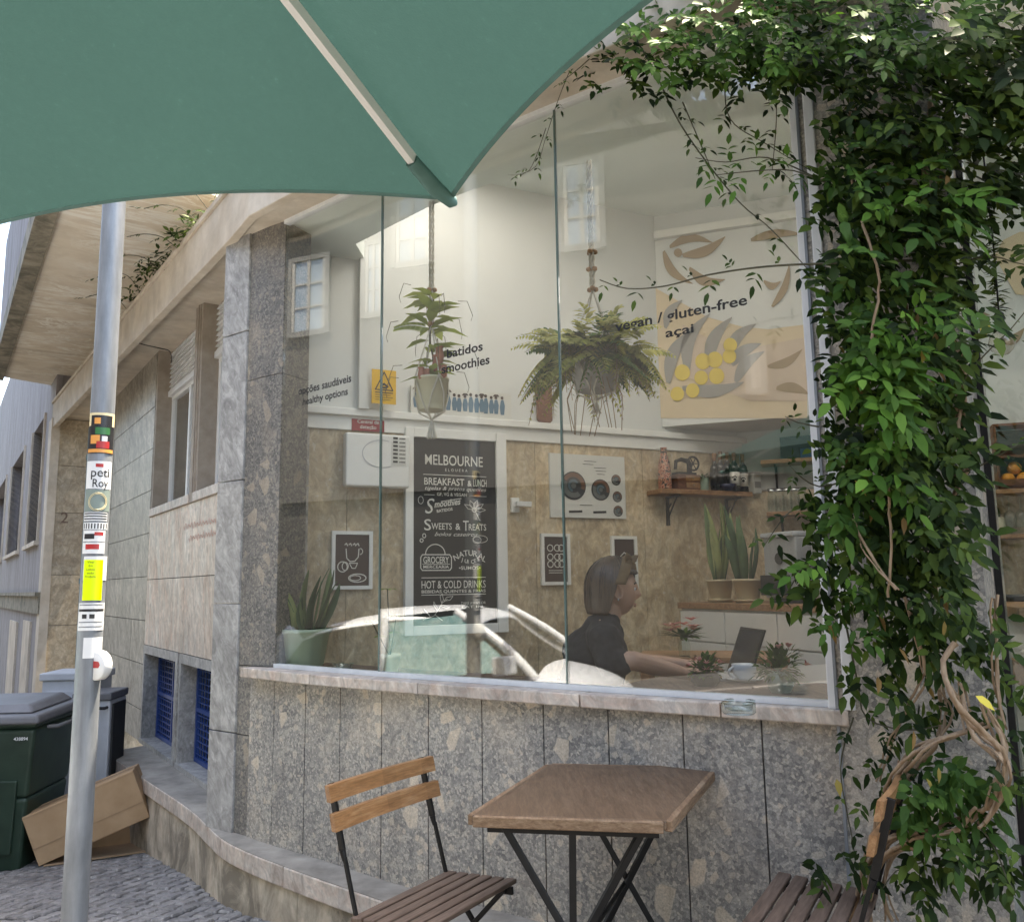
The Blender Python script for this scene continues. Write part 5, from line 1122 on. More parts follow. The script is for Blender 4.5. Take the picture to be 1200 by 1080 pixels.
# hanging planters
def macrame(name, label, px, py_pot, depth, pr, ph, ptop, mpot, z_top, tassel):
    c = aty(px, py_pot, depth); t = thing(name, label, 'hanging plant', (c.x, c.y, z_top), 'macrame hanging planters')
    q = MB(); q.lathe((c.x,c.y,c.z), [(pr*.76,0),(pr*.82,.012),(pr*.86,ph*.22),(pr*.92,ph*.24),(pr*1.0,ph*.93),(pr*1.05,ph*.93),(pr*1.05,ph),(pr*.95,ph),(pr*.93,ph*.9),(0,ph*.9)], 28); q.build('pot', mpot, t)
    q = MB(); kn = c.z+ph+.30
    for k in range(4):
        a = k*math.pi/2+.5; rim = Vector((c.x+pr*1.08*math.cos(a), c.y+pr*1.08*math.sin(a), c.z+ph)); bot = Vector((c.x+pr*.8*math.cos(a+.7), c.y+pr*.8*math.sin(a+.7), c.z-.01))
        q.tube([Vector((c.x, c.y, kn)), rim, Vector((c.x+pr*1.04*math.cos(a+.35), c.y+pr*1.04*math.sin(a+.35), c.z+ph*.5)), bot, Vector((c.x, c.y, c.z-.05))], .004, 6)
        bot2 = Vector((c.x+pr*.8*math.cos(a-.7), c.y+pr*.8*math.sin(a-.7), c.z-.01)); q.tube([rim, Vector((c.x+pr*1.04*math.cos(a-.35), c.y+pr*1.04*math.sin(a-.35), c.z+ph*.5)), bot2, Vector((c.x, c.y, c.z-.05))], .004, 6)
    for k in range(4):
        pts = []; n_ = 60
        for i in range(n_+1): s = i/n_; a = s*26+k*math.pi/2; rr_ = .011; pts.append(Vector((c.x+rr_*math.cos(a), c.y+rr_*math.sin(a), kn+(z_top-kn)*s)))
        q.tube(pts, .0055, 5)
    for k in range(10): a = k*.63; q.tube([Vector((c.x, c.y, c.z-.045)), Vector((c.x+.012*math.cos(a), c.y+.012*math.sin(a), c.z-.09)), Vector((c.x+.025*math.cos(a), c.y+.025*math.sin(a), c.z-.05-tassel))], .004, 5)
    q.build('macrame_cord', M['rope'], t)
    q = MB()
    for zz_ in (kn, kn+.10, kn+.19):
        for k in range(3): a = k*2.1+zz_*9; q.lathe((c.x+.017*math.cos(a), c.y+.017*math.sin(a), zz_), [(0,-.014),(.012,-.008),(.014,0),(.012,.008),(0,.014)], 10)
    q.build('wooden_bead', M['wood_in'], t); return t, c
t, c = macrame('hanging_planter', 'cream pot with a leafy pitcher plant hanging on a macrame cord near the yellow sign', 506, 481, 4.45, .088, .175, 0, M['pot_cream'], TOP+.0, .10)
r = random.Random(5); lf, st, pt_ = MB(), MB(), MB()
stem = [c+Vector((.012*math.sin(k*1.3), 0, .16+.07*k)) for k in range(8)]; st.tube(stem, .006, 6)
for k in range(46):
    s = r.uniform(0, 1)**.9; p = stem[int(s*7)]+Vector((0,0,r.uniform(0,.05))); a = r.uniform(0, 6.283); d = Vector((math.cos(a), math.sin(a)*.8, r.uniform(.05,.75))); l_ = r.uniform(.13,.22)
    lf.leaf(p, d, Vector((0,0,1)), l_, l_*.38, droop=.30)
    if k % 3 == 0: e = p+d.normalized()*l_; st.tube([e-Vector((0,0,.03)), e+Vector((d.x*.05,d.y*.05,-.03)), e+Vector((d.x*.08,d.y*.08,-.11)), e+Vector((d.x*.07,d.y*.07,-.14))], .0018, 4)
for k in range(26): s = k/26; b0 = stem[4]+Vector((-.02-.17*s, -.02, .015+.05*s-.06*s*s)); [lf.leaf(b0, Vector((-.3, sgn*.3, .55*sgn)), Vector((0,1,0)), .045*(1-.5*s), .011) for sgn in (-1, 1)]
for dx, dz in ((.03,.28),(.045,.33)): pt_.lathe(c+Vector((dx,-.04,dz-.09)), [(0,0),(.018,.012),(.026,.045),(.017,.085),(.022,.10)], 12)
for dx, dz in ((-.05,.17),(.07,.18),(-.02,.16)): pt_.lathe(c+Vector((dx,-.06,dz-.02)), [(0,0),(.014,.01),(.02,.03),(.014,.06),(.018,.07)], 10)
lf.build('leaves', M['leaf_in'], t); st.build('stem', M['stem'], t); pt_.build('pitchers', M['pitcher'], t)
t, c = macrame('hanging_planter', 'bushy yellow green fern hanging on a macrame cord in the middle pane', 698, 458, 4.02, .115, .21, 0, M['mur_grey'], TOP+.0, .06)
lf, st = MB(), MB(); lf2 = MB()
for k in range(70):
    a = r.uniform(0, 6.283); l_ = r.uniform(.20,.38); up = r.uniform(.0, 1.5)**1.2; p0 = c+Vector((.06*math.cos(a), .06*math.sin(a), .19)); pts = []; l_ *= r.choice((.55,.8,1,1,1.15)); sw = r.uniform(-.9,.9)
    for i in range(9): s = i/8; pts.append(p0+Vector((math.cos(a+sw*s), math.sin(a+sw*s)*.75, 0))*l_*s*(.75 if up > .5 else 1)+Vector((0,0,up*l_*s-(.55+up)*l_*s*s*1.15)))
    st.tube(pts, .0016, 4); tgt = lf if r.random() < .7 else lf2
    for i in range(26):
        s = .12+.88*i/26; j = min(int(s*8), 7); p = pts[j].lerp(pts[j+1], s*8-j); d = (pts[j+1]-pts[j]).normalized(); sd_ = d.cross(Vector((0,0,1))).normalized(); ll = .10*(1-s)**.7*min(1, s*5)+.010
        for sg in (-1, 1): tgt.leaf(p, sd_*sg+d*.45-Vector((0,0,.25)), Vector((0,0,1)), ll, ll*.42)
for k in range(12):
    a = r.uniform(0, 6.283); st.tube([c+Vector((.08*math.cos(a), .08*math.sin(a), .1)), c+Vector((.14*math.cos(a), .14*math.sin(a), -.04)), c+Vector((.12*math.cos(a+.3), .12*math.sin(a+.3), -.2))], .002, 4)
for k in range(85):
    a = r.uniform(0, 6.283); el = r.uniform(-.55, 1.25); d0 = Vector((math.cos(a)*math.cos(el), .75*math.sin(a)*math.cos(el), math.sin(el))); l_ = r.uniform(.13,.25); p0 = c+Vector((.09*math.cos(a), .08*math.sin(a), .17))+d0*r.uniform(.0,.15); pts = [p0+d0*l_*s-Vector((0,0,.45*l_*s*s)) for s in (0,.25,.5,.75,1)]
    tgt = lf if r.random() < .75 else lf2
    for i in range(11):
        s = .05+.95*i/11; j = min(int(s*4), 3); p = pts[j].lerp(pts[j+1], s*4-j); d = (pts[j+1]-pts[j]).normalized(); sd_ = d.cross(Vector((r.uniform(-.3,.3),-.6,.8))).normalized(); ll = .085*(1-s)+.012
        for sg in (-1, 1): tgt.leaf(p, sd_*sg+d*.55-Vector((0,0,.1)), Vector((0,-.5,.8)), ll, ll*.30+.004)
lf.build('fronds', M['fern'], t); lf2.build('fronds', M['leaf_mid'], t); st.build('stalks', M['bark'], t)
# ---------------------------------------------------------------- shelf on the honey wall
u0 = L.uz(757, 576)[0]; zS = L.uz(757, 574)[1]; zS = L.uz(800, 577)[1]
shf = thing('wall_shelf', 'oiled wood shelf carrying bottles and a hand sewing machine on the honey wall', 'shelf', L.pt(u0, zS))
b = MB(); b.pbox(L, u0, LW+.35, zS-.035, zS, .01, .20); b.build('board', M['wood_in'], shf, bevel=.004)
for px_ in (781, 850):
    u = L.uz(px_, 590)[0]; b = MB(); b.pbox(L, u-.012, u+.012, zS-.25, zS-.036, .006, .02); b.pbox(L, u-.012, u+.012, zS-.05, zS-.036, .02, .17); b.bar(L.pt(u,zS-.19,.02), L.pt(u,zS-.05,.13), .008, .008); b.bar(L.pt(u,zS-.13,.02), L.pt(u,zS-.09,.06), .008, .008); b.build('bracket', M['black'], shf)
def on_shelf(px_, o=.1): u = L.uz(px_, 560, o)[0]; return L.pt(u, zS+.001, o)
p = on_shelf(779); t = thing('vase', 'tall patterned red and black bottle vase at the left end of the shelf', 'vase', p)
b = MB(); b.lathe(p, [(.048,0),(.05,.02),(.048,.14),(.042,.2),(.026,.25),(.022,.30),(.026,.31)], 24)
sm = Mat('patterned vase glaze', .35); sm.col(sm.ramp(sm.vor(55, 'Distance'), [(.2,(.02,.015,.015)),(.3,(.45,.10,.05)),(.5,(.55,.32,.22)),(.7,(.03,.02,.02))])); b.build('vase_body', sm.m, t)
p = on_shelf(802); t = thing('drawer_box', 'small wooden box with two drawers under the sewing machine', 'box', p)
Mp = lambda p: Matrix.Translation(p)@Matrix(((L.d.x,0,-L.n.x,0),(L.d.y,0,-L.n.y,0),(0,0,1,0),(0,0,0,1))).to_4x4()
MB_ = lambda p: Matrix(((L.d.x, -L.n.x, 0, p.x),(L.d.y, -L.n.y, 0, p.y),(0,0,1,p.z),(0,0,0,1)))
mm = MB_(p); b = MB(); b.box((-.10,-.06,0),(.10,.06,.115), mm); dbx = b.build('case', M['crate'], t, bevel=.004)
for z_ in (.015, .065):
    b = MB(); b.box((-.03,-.066,z_),(.09,-.06,z_+.04), mm); dr = b.build('drawer', M['wood_in'], t, bevel=.002); b = MB(); b.lathe(mm@Vector((.03,-.07,z_+.02)), [(0,-.006),(.006,0),(0,.006)], 8); b.build('knob', M['chrome'], dr)
p2 = p+Vector((0,0,.116)); t = thing('sewing_machine', 'black antique hand crank sewing machine on the drawer box', 'sewing machine', p2); mm = MB_(p2)
b = MB(); b.box((-.085,-.04,0),(.085,.04,.018), mm); b.build('base', M['black'], t, bevel=.004)
b = MB(); b.tube([mm@Vector(q) for q in ((.05,0,.015),(.05,0,.08),(.04,0,.105),(-.02,0,.115),(-.07,0,.10),(-.078,0,.04))], [.02,.02,.02,.016,.014,.012], 10); b.build('arm', M['black'], t)
b = MB(); pts = [mm@Vector((.085+.0*k, .052*math.cos(k*.2618)*.2, .09+.052*math.sin(k*.2618))) for k in range(25)]; pts = [mm@Vector((.062+.05*math.cos(k*.2618), -.03, .085+.05*math.sin(k*.2618))) for k in range(25)]; b.tube(pts, .008, 6)
for k in range(6): b.tube([mm@Vector((.062,-.03,.085)), pts[k*4]], .004, 5)
b.build('hand_wheel', M['black'], t)
p = on_shelf(823); t = thing('succulent_pot', 'mint glazed pot of trailing succulents on the shelf', 'potted plant', p)
b = MB(); b.lathe(p, [(.035,0),(.045,.02),(.048,.09),(.05,.10),(.044,.10),(.042,.085),(0,.085)], 20); b.build('pot', M['pot_mint'], t)
lf = MB()
for k in range(70): a = r.uniform(0,6.28); lf.leaf(p+Vector((.035*math.cos(a), .035*math.sin(a), .09+r.uniform(0,.03))), Vector((math.cos(a), math.sin(a), r.uniform(-.2,1))), Vector((0,0,1)), r.uniform(.02,.05), .014)
lf.build('leaves', M['leaf_mid'], t)
for k, (px_, o, lab, m_) in enumerate(((838,.06,'wine bottle with a dark label, first of the row on the shelf',0),(845,.13,'wine bottle with a dark label, second from the left on the shelf',0),(853,.07,'tallest wine bottle in the middle of the row',0),(861,.14,'wine bottle with a white paw print label on the shelf',1),(871,.09,'wine bottle with a white paw print label nearest the shelf end',1))):
    p = on_shelf(px_, o); t = thing('wine_bottle', lab, 'bottle', p, 'wine bottles in a row on the shelf'); q = MB(); hh = .30+.012*(k == 2)
    q.lathe(p, [(.034,0),(.037,.006),(.037,hh*.58),(.030,hh*.68),(.014,hh*.76),(.0135,hh*.95),(.016,hh*.955),(.016,hh),(.0,hh)], 20); q.build('glass', M['bottle'], t)
    q = MB(); q.lathe(p, [(.0376,.05),(.0376,.15)], 20); lb = q.build('label', M['label'] if m_ else M['board'], t, solid=.001)
    q = MB(); q.lathe(p, [(.0146,hh*.80),(.0165,hh*.96),(.0165,hh+.002),(0,hh+.002)], 14); q.build('capsule', M['crate'] if k % 2 else M['wood_in'], t)
    if m_:
        q = MB(); a0 = math.atan2(-p.y, -p.x)
        for dx, dz, r_ in ((0,-.008,.011),(-.014,.008,.005),(-.005,.015,.005),(.005,.015,.005),(.014,.008,.005)):
            vs = [];
            for i in range(10): a = a0+(dx+r_*math.cos(i*.628))/.0385; vs.append(p+Vector((.0388*math.cos(a), .0388*math.sin(a), .10+dz+r_*math.sin(i*.628))))
            q.add(vs, [tuple(range(10))])
        q.build('paw_print', M['ink'], lb)
p = on_shelf(852, .17); t = thing('blue_dish', 'dark blue rounded dish in front of the wine bottles', 'dish', p)
b = MB(); b.lathe(p, [(.03,0),(.055,.02),(.07,.05),(.066,.05),(.05,.022),(0,.012)], 20); b.build('bowl', plain('navy glaze', (.015,.02,.06), .2), t)
p = on_shelf(884, .10); t = thing('tea_tin', 'white and grey tea tin at the end of the bottle row', 'tin', p); mm = MB_(p)
b = MB(); b.box((-.035,-.035,0),(.035,.035,.15), mm); b.build('tin_body', M['paper'], t, bevel=.004); b = MB(); b.box((-.037,-.037,.15),(.037,.037,.165), mm); b.box((-.03,-.0365,.04),(.03,-.035,.09), mm); b.build('lid', M['mur_grey'], t)
# ---------------------------------------------------------------- counter and machines
CT = 1.27; C0, C1 = Vector((1.15, 5.93)), Vector((1.72, 4.55)); CPl = Pl(C0, C1)
cin = -CPl.n
ctr = thing('service_counter', 'white counter with drawer fronts and an oiled wood top behind the tables', 'counter', (1.5, 5.3, FL))
b = MB(); b.pbox(CPl, 0, CPl.len+.05, FL, CT-.04, -.62, 0); b.build('carcass', M['white'], ctr)
b = MB(); b.pbox(CPl, -.02, CPl.len+.08, CT-.04, CT, -.65, .025); b.build('worktop', M['wood_in'], ctr, bevel=.004)
for z0, z1 in ((FL+.03,.52),(.525,.78),(.785,1.02),(1.025,1.22)):
    for k in range(3):
        b = MB(); a, c_ = CPl.len*k/3+.006, CPl.len*(k+1)/3-.004; b.pbox(CPl, a, c_, z0, z1-.006, .002, .02); b.build('drawer', M['white'], ctr, bevel=.002)
def on_ctr(px_, py_): p = atz(px_, py_, CT); return Vector((p.x, p.y, CT+.001))
cz2 = lambda u, o: CPl.pt(u, CT+.001, o)
snake_plant('snake_plant', 'tall yellow edged snake plant in a beige pot on the counter end', cz2(.22,-.16), .085, .15, .56, 14, M['pot_beige'], 8, yellow=.55, spread=.22, group='snake plants on the counter')
snake_plant('snake_plant', 'grey green snake plant in a beige pot beside the coffee grinder', cz2(.50,-.17), .09, .15, .50, 12, M['pot_beige'], 12, yellow=.2, spread=.25, group='snake plants on the counter')
def machine(name, label, u0, u1, h, o0, o1, extra):
    t = thing(name, label, 'machine', cz2((u0+u1)/2, (o0+o1)/2)); q = MB(); q.pbox(CPl, u0, u1, CT+.03, CT+h, o0, o1); q.build('case', M['machine'], t, bevel=.012, seg=3)
    q = MB(); q.pbox(CPl, u0+.02, u1-.02, CT+.001, CT+.03, o0+.02, o1-.02); q.build('foot', M['rubber'], t)
    extra(t); return t
def ex1(t):
    q = MB(); q.pbox(CPl, .66, .96, CT+.40, CT+.43, -.52, -.16); q.build('lid', M['cabinet'], t, bevel=.008); q = MB(); mm = CPl.M(.81, CT+.27, -.178); q.plate(mm, [(.035*math.cos(k*.35), .035*math.sin(k*.35)) for k in range(18)], .006); q.build('dial', M['board'], t)
    q = MB(); q.pbox(CPl, .72, .9, CT+.05, CT+.17, -.178, -.10); q.build('drip_tray', M['black'], t)
machine('coffee_machine', 'grey metal coffee machine with a round dark dial on the counter', .66, .96, .40, -.5, -.18, ex1)
def ex2(t):
    q = MB(); q.lathe(cz2(1.16,-.32)+Vector((0,0,.36)), [(.03,0),(.07,.14),(.075,.15),(.0,.16)], 16); q.build('bean_hopper', M['clear'], t); q = MB(); q.pbox(CPl, 1.10,1.22, CT+.18, CT+.22, -.2,-.12); q.build('spout', M['black'], t)
machine('coffee_grinder', 'white and black coffee grinder standing beside the grey machine', 1.06, 1.27, .36, -.44, -.2, ex2)
# screen on the kitchen wall
u0, u1, z0, z1 = rect(K, 914, 514, 958, 544)
t = thing('wall_screen', 'dark flat screen high on the kitchen wall', 'screen', K.pt(u0, z0)); b = MB(); b.pbox(K, u0, u1, z0, z1, .02, .07); b.build('case', M['screen'], t, bevel=.005); b = MB(); b.pbox(K, u0+(u1-u0)*.55, u1-.02, z0+.03, z0+(z1-z0)*.55, .071, .074); b.build('picture', M['screen_blue'], t); b = MB(); b.pbox(K, (u0+u1)/2-.05, (u0+u1)/2+.05, z0+.05, z0+.2, 0, .02); b.build('bracket', M['black'], t)
# back shelves of the kitchen seen between the machines
def kshelf(xa, xb, py, label, depth=.22):
    u0, u1 = K.uz(xa, py)[0], K.uz(xb, py)[0]; z = K.uz((xa+xb)/2, py)[1]; t = thing('wall_shelf', label, 'shelf', K.pt(u0, z)); q = MB(); q.pbox(K, u0, u1, z-.03, z, .005, depth); q.build('board', M['wood_in'], t, bevel=.003)
    for u in (u0+.1, u1-.1): q = MB(); q.bar(K.pt(u, z-.18, .012), K.pt(u, z-.03, depth-.05), .012, .012); q.pbox(K, u-.008, u+.008, z-.2, z-.03, .0, .014); q.build('bracket', M['black'], t)
    return z
z1_ = kshelf(893, 1010, 540, 'oiled wood shelf under the dark screen'); z2_ = kshelf(900, 1010, 600, 'oiled wood shelf of glasses above the coffee grinder')
for k, px_ in enumerate((905, 914, 923, 932, 941)):
    u = K.uz(px_, 590, .12)[0]; p = K.pt(u, z2_, .12); t = thing('glass_jar', 'clear glass jar in the row on the shelf above the coffee grinder', 'jar', p, 'glass jars above the grinder'); q = MB(); q.lathe(p, [(.03,0),(.035,.02),(.035,.12),(.028,.14),(.028,.16)], 14); q.build('jar_body', M['clear'], t); q = MB(); q.lathe(p, [(.031,.16),(.031,.18),(0,.18)], 14); q.build('lid', M['chrome'], t)
# ---------------------------------------------------------------- things seen through the entrance
KE = Pl(Vector((2.15, 5.2)), Vector((2.15, 5.2))+MUR.d*2)   # end wall of the bar
ke = thing('bar_back_wall', 'stone clad wall behind the bar to the right of the vine', 'wall', KE.pt(1, FL)); b = MB(); b.pbox(KE, .1, 3, FL, 2.02, -.08, 0); b.build('cladding', M['panel_in'], ke); b = MB(); b.pbox(KE, .1, 3, 2.02, 2.6, -.08, .002); b.build('upper_wall', M['wall_white'], ke)
def ke_shelf(xa, xb, py, label, d_=.22):
    u0, u1 = KE.uz(xa, py)[0], KE.uz(xb, py)[0]; z = KE.uz((xa+xb)/2, py)[1]; t = thing('wall_shelf', label, 'shelf', KE.pt(u0, z)); q = MB(); q.pbox(KE, u0, u1, z-.025, z, .004, d_); q.build('board', M['wood_in'], t, bevel=.003); q = MB(); q.pbox(KE, u0+.04, u0+.06, z-.13, z-.025, .002, .03); q.bar(KE.pt(u0+.05,z-.12,.01), KE.pt(u0+.05,z-.03,d_-.05), .01, .01); q.build('bracket', M['black'], t); return z
za = ke_shelf(1124, 1230, 577, 'upper wooden shelf behind the bar carrying the orange crate'); zb = ke_shelf(1134, 1196, 628, 'lower short wooden shelf behind the bar with a mug')
ua = KE.uz(1161, 560)[0]; t = thing('orange_crate', 'dark red wooden crate of oranges on the upper bar shelf', 'crate', KE.pt(ua, za, .1))
b = MB(); hgt = .36; b.pbox(KE, ua, ua+.5, za+.002, za+.02, .03, .20); b.pbox(KE, ua, ua+.015, za+.02, za+hgt, .03, .20); b.pbox(KE, ua+.485, ua+.5, za+.02, za+hgt, .03, .20); b.pbox(KE, ua, ua+.5, za+hgt, za+hgt+.015, .03, .20); b.pbox(KE, ua+.015, ua+.485, za+.02, za+hgt, .02, .03); b.build('crate_case', M['crate'], t, bevel=.002)
b = MB(); b.pbox(KE, ua+.015, ua+.485, za+.18, za+.195, .03, .19); b.pbox(KE, ua, ua+.5, za+.02, za+.055, .2, .21); b.build('rail', M['crate'], t)
for k, (du, dz, do_) in enumerate(((.06,.06,.15),(.14,.06,.15),(.22,.06,.15),(.10,.125,.13),(.30,.06,.14),(.19,.12,.12))):
    p = KE.pt(ua+du, za+dz, do_); q = MB(); q.lathe(p, [(0,-.038),(.022,-.032),(.037,-.012),(.038,.008),(.026,.029),(.008,.036),(0,.033)], 16); o = q.build('orange', M['orange'], None); tag(o, 'orange fruit piled in the dark red crate', 'orange', 'oranges in the crate')
p = KE.pt(KE.uz(1151, 570, .1)[0], za+.001, .1); t = thing('glass_bowl', 'upturned glass bowl beside the orange crate', 'bowl', p); b = MB(); b.lathe(p, [(.07,0),(.068,.04),(.05,.075),(.02,.088),(0,.09)], 20); b.build('dome', M['clear'], t); b = MB(); b.lathe(p, [(0,0),(.075,0),(.075,.008),(0,.008)], 20); b.build('plate', M['china'], t)
p = KE.pt(KE.uz(1169, 620, .1)[0], zb+.001, .1); t = thing('mug', 'cream mug holding a small green cactus on the lower bar shelf', 'mug', p); b = MB(); b.lathe(p, [(.045,0),(.042,.05),(.038,.10),(.035,.10),(.035,.02),(0,.015)], 20); b.build('cup', M['pot_cream'], t); b = MB(); b.lathe(p, [(.02,.08),(.022,.13),(.015,.155),(0,.16)], 10); b.build('cactus', M['leaf_mid'], t)
for px_, lab in ((1183,'upside down wine glass hanging under the upper bar shelf, nearer the vine'),(1196,'upside down wine glass hanging under the upper bar shelf at the photo edge')):
    u = KE.uz(px_, 600, .12)[0]; p = KE.pt(u, za-.03, .12); t = thing('wine_glass', lab, 'glass', p, 'wine glasses hanging behind the bar'); q = MB(); q.lathe(p, [(.03,0),(.03,-.004),(.004,-.008),(.004,-.08)], 16); q.build('stem', M['clear'], t); q = MB(); q.lathe(p, [(.004,-.08),(.025,-.095),(.035,-.13),(.03,-.18)], 18); q.build('bowl', M['clear'], t)
BC = Pl(atz(1146, 700, 1.31).xy, atz(1260, 716, 1.31).xy)
bar = thing('bar_counter', 'white bar counter with a wooden top seen through the open entrance', 'counter', BC.pt(.4, FL)); b = MB(); b.pbox(BC, 0, 1.3, .02, 1.26, -.6, 0); b.build('front', M['white'], bar)
b = MB(); b.pbox(BC, -.02, 1.3, 1.26, 1.30, -.62, .03); b.build('worktop', M['wood_in'], bar, bevel=.004); b = MB(); b.pbox(BC, .0, 1.3, 1.02, 1.10, .002, .02); b.build('wood_band', M['wood_in'], bar)
b = MB(); b.pbox(BC, .0, .11, 1.07, 1.245, .021, .025); pl2 = b.build('cork_note', M['card'], bar); b = MB(); text_to(b, BC.M(.012, 1.19, .026), 'MASALA', width=.085, bold=.01); text_to(b, BC.M(.012, 1.15, .026), 'CHAI', width=.055, bold=.01); b.build('note_lettering', M['ink'], pl2)
u = BC.uz(1150, 680)[0]; t = thing('till_machine', 'grey metal till with a dark keyboard on the bar worktop', 'till', BC.pt(u, 1.301, -.3)); b = MB(); b.hexa([BC.pt(.0,1.301,-.5),BC.pt(.42,1.301,-.5),BC.pt(.42,1.301,-.2),BC.pt(.0,1.301,-.2),BC.pt(.02,1.46,-.5),BC.pt(.40,1.46,-.5),BC.pt(.40,1.42,-.34),BC.pt(.02,1.42,-.34)]); b.build('case', M['machine'], t, bevel=.01); b = MB(); b.pbox(BC, .0, .45, 1.301, 1.325, -.2, .0); b.build('keyboard', M['board'], t, bevel=.004)
# pendant bulb at the entrance
p = aty(1174, 402, 2.75); t = thing('pendant_bulb', 'round clear bulb on a cord twined with leaves at the entrance', 'lamp', (p.x, p.y, 3.0))
b = MB(); b.lathe(p, [(.0,-.042),(.018,-.038),(.034,-.022),(.041,0),(.036,.022),(.02,.04),(.013,.055)], 24); b.build('bulb', M['bulb'], t)
b = MB(); b.lathe(p, [(.013,.05),(.015,.055),(.015,.10),(.006,.11),(0,.11)], 16); b.build('socket', M['black'], t); b = MB(); b.tube([p+Vector((0,0,.1)), p+Vector((.005,0,.3)), Vector((p.x,p.y,3.0))], .003, 6); b.build('cord', M['black'], t)
b = MB(); b.tube([p+Vector((-.01+.02*(k%2), -.012*(k%3), -.005+.01*(k%4))) for k in range(8)], .0008, 4); b.build('filament', M['chrome'], t)
lf = MB()
for k in range(160): s = r.random(); a = r.uniform(0,6.28); lf.leaf(p+Vector((0,0,.08+.42*s)), Vector((math.cos(a), math.sin(a), r.uniform(-.6,.4))), Vector((0,0,1)), r.uniform(.02,.05), .012)
lf.build('garland', M['leaf'], t)
# ---------------------------------------------------------------- table by the window, laptop, cup, flowers
TZ = .985
TA = [atz(672, 800, TZ).xy, atz(965, 816, TZ).xy]; TA = [GP[2].pt(.10, 0, -.06).xy, GP[2].pt(.98, 0, -.06).xy]; TB = [p+m_i*.62 for p in TA]
t = thing('cafe_table', 'dark table pushed against the inside of the window under the laptop and cup', 'table', ((TA[0]+TB[1])/2).to_3d()+Vector((0,0,FL)))
b = MB(); b.prism([TA[0],TA[1],TB[1],TB[0]], TZ-.03, TZ); b.build('table_top', M['wood_seat'], t, bevel=.004)
tc = (TA[0]+TB[1])/2; b = MB(); b.tube([(tc.x,tc.y,FL+.02),(tc.x,tc.y,TZ-.03)], .035, 14); b.build('column', M['black'], t); b = MB(); b.lathe((tc.x,tc.y,FL), [(0,0),(.22,0),(.22,.02),(.04,.04),(0,.04)], 24); b.build('foot_plate', M['black'], t)
t = thing('wooden_table', 'light wooden table further inside the cafe behind the cups', 'table', (.98, 4.75, FL)); zT = TZ+.02
e_ = Vector((.80,-.18,0)).normalized(); f2 = Vector((.18,.80,0)).normalized(); o_ = atz(760, 774, zT+.0); o_ = Vector((.66, 4.75, 0))
b = MB(); q4 = [o_, o_+e_*.8, o_+e_*.8+f2*.5, o_+f2*.5]; b.prism([(p.x,p.y) for p in q4], zT-.03, zT); b.build('table_top', M['wood_in'], t, bevel=.004)
for p in q4: q = MB(); pp = p.lerp((q4[0]+q4[2])/2, .1); q.bar((pp.x,pp.y,FL),(pp.x,pp.y,zT-.03), .045, .045); q.build('leg', M['wood_in'], t)
p = atz(873, 799, TZ); t = thing('coffee_cup', 'pale grey coffee cup on its saucer beside the laptop', 'cup', p)
b = MB(); b.lathe(p, [(.0,.012),(.026,.012),(.03,.018),(.047,.035),(.053,.075),(.049,.075),(.043,.038),(0,.024)], 28); cu_ = b.build('cup_body', M['china'], t); b = MB(); hd = Vector((-.95,-.25,0)).normalized(); b.tube([p+hd*(.048+.025*math.sin(k*.35))+Vector((0,0,.066-.0049*k)) for k in range(10)], .006, 8); b.build('handle', M['china'], cu_)
b = MB(); b.lathe(p, [(0,.002),(.04,.002),(.078,.014),(.08,.017),(.03,.01),(0,.01)], 32); b.build('saucer', M['china'], t)
p = atz(882, 786, TZ); t = thing('laptop', 'open dark laptop in front of the seated woman', 'laptop', p)
lx = Vector((.62,.62,0)).normalized(); ly = Vector((.80,-.55,0)).normalized(); lx = Vector((-.08,.95,0)).normalized(); ly = Vector((.97,.10,0)).normalized()
c0_ = Vector((.98,3.86,TZ+.001))
b = MB(); qq = [c0_-lx*.15, c0_+lx*.15, c0_+lx*.15-ly*.21, c0_-lx*.15-ly*.21]; b.hexa(qq+[v+Vector((0,0,.014)) for v in qq]); b.build('keyboard_half', M['machine'], t, bevel=.003)
b = MB(); up = (ly*.36+Vector((0,0,.93))).normalized()*.215; q5 = [c0_-lx*.15+Vector((0,0,.012)), c0_+lx*.15+Vector((0,0,.012))]; th = Vector((.008,0,-.003)); b.hexa([q5[0],q5[1],q5[1]+th,q5[0]+th]+[v+up for v in (q5[0],q5[1],q5[1]+th,q5[0]+th)]); b.build('screen_half', M['board'], t, bevel=.002)
b = MB(); b.hexa([q5[0]+lx*.01-ly*.001+up*.06, q5[1]-lx*.01-ly*.001+up*.06, q5[1]-lx*.01+up*.06, q5[0]+lx*.01+up*.06]+[v for v in (q5[0]+lx*.01-ly*.001+up*.95, q5[1]-lx*.01-ly*.001+up*.95, q5[1]-lx*.01+up*.95, q5[0]+lx*.01+up*.95)]); b.build('display', M['screen'], t)
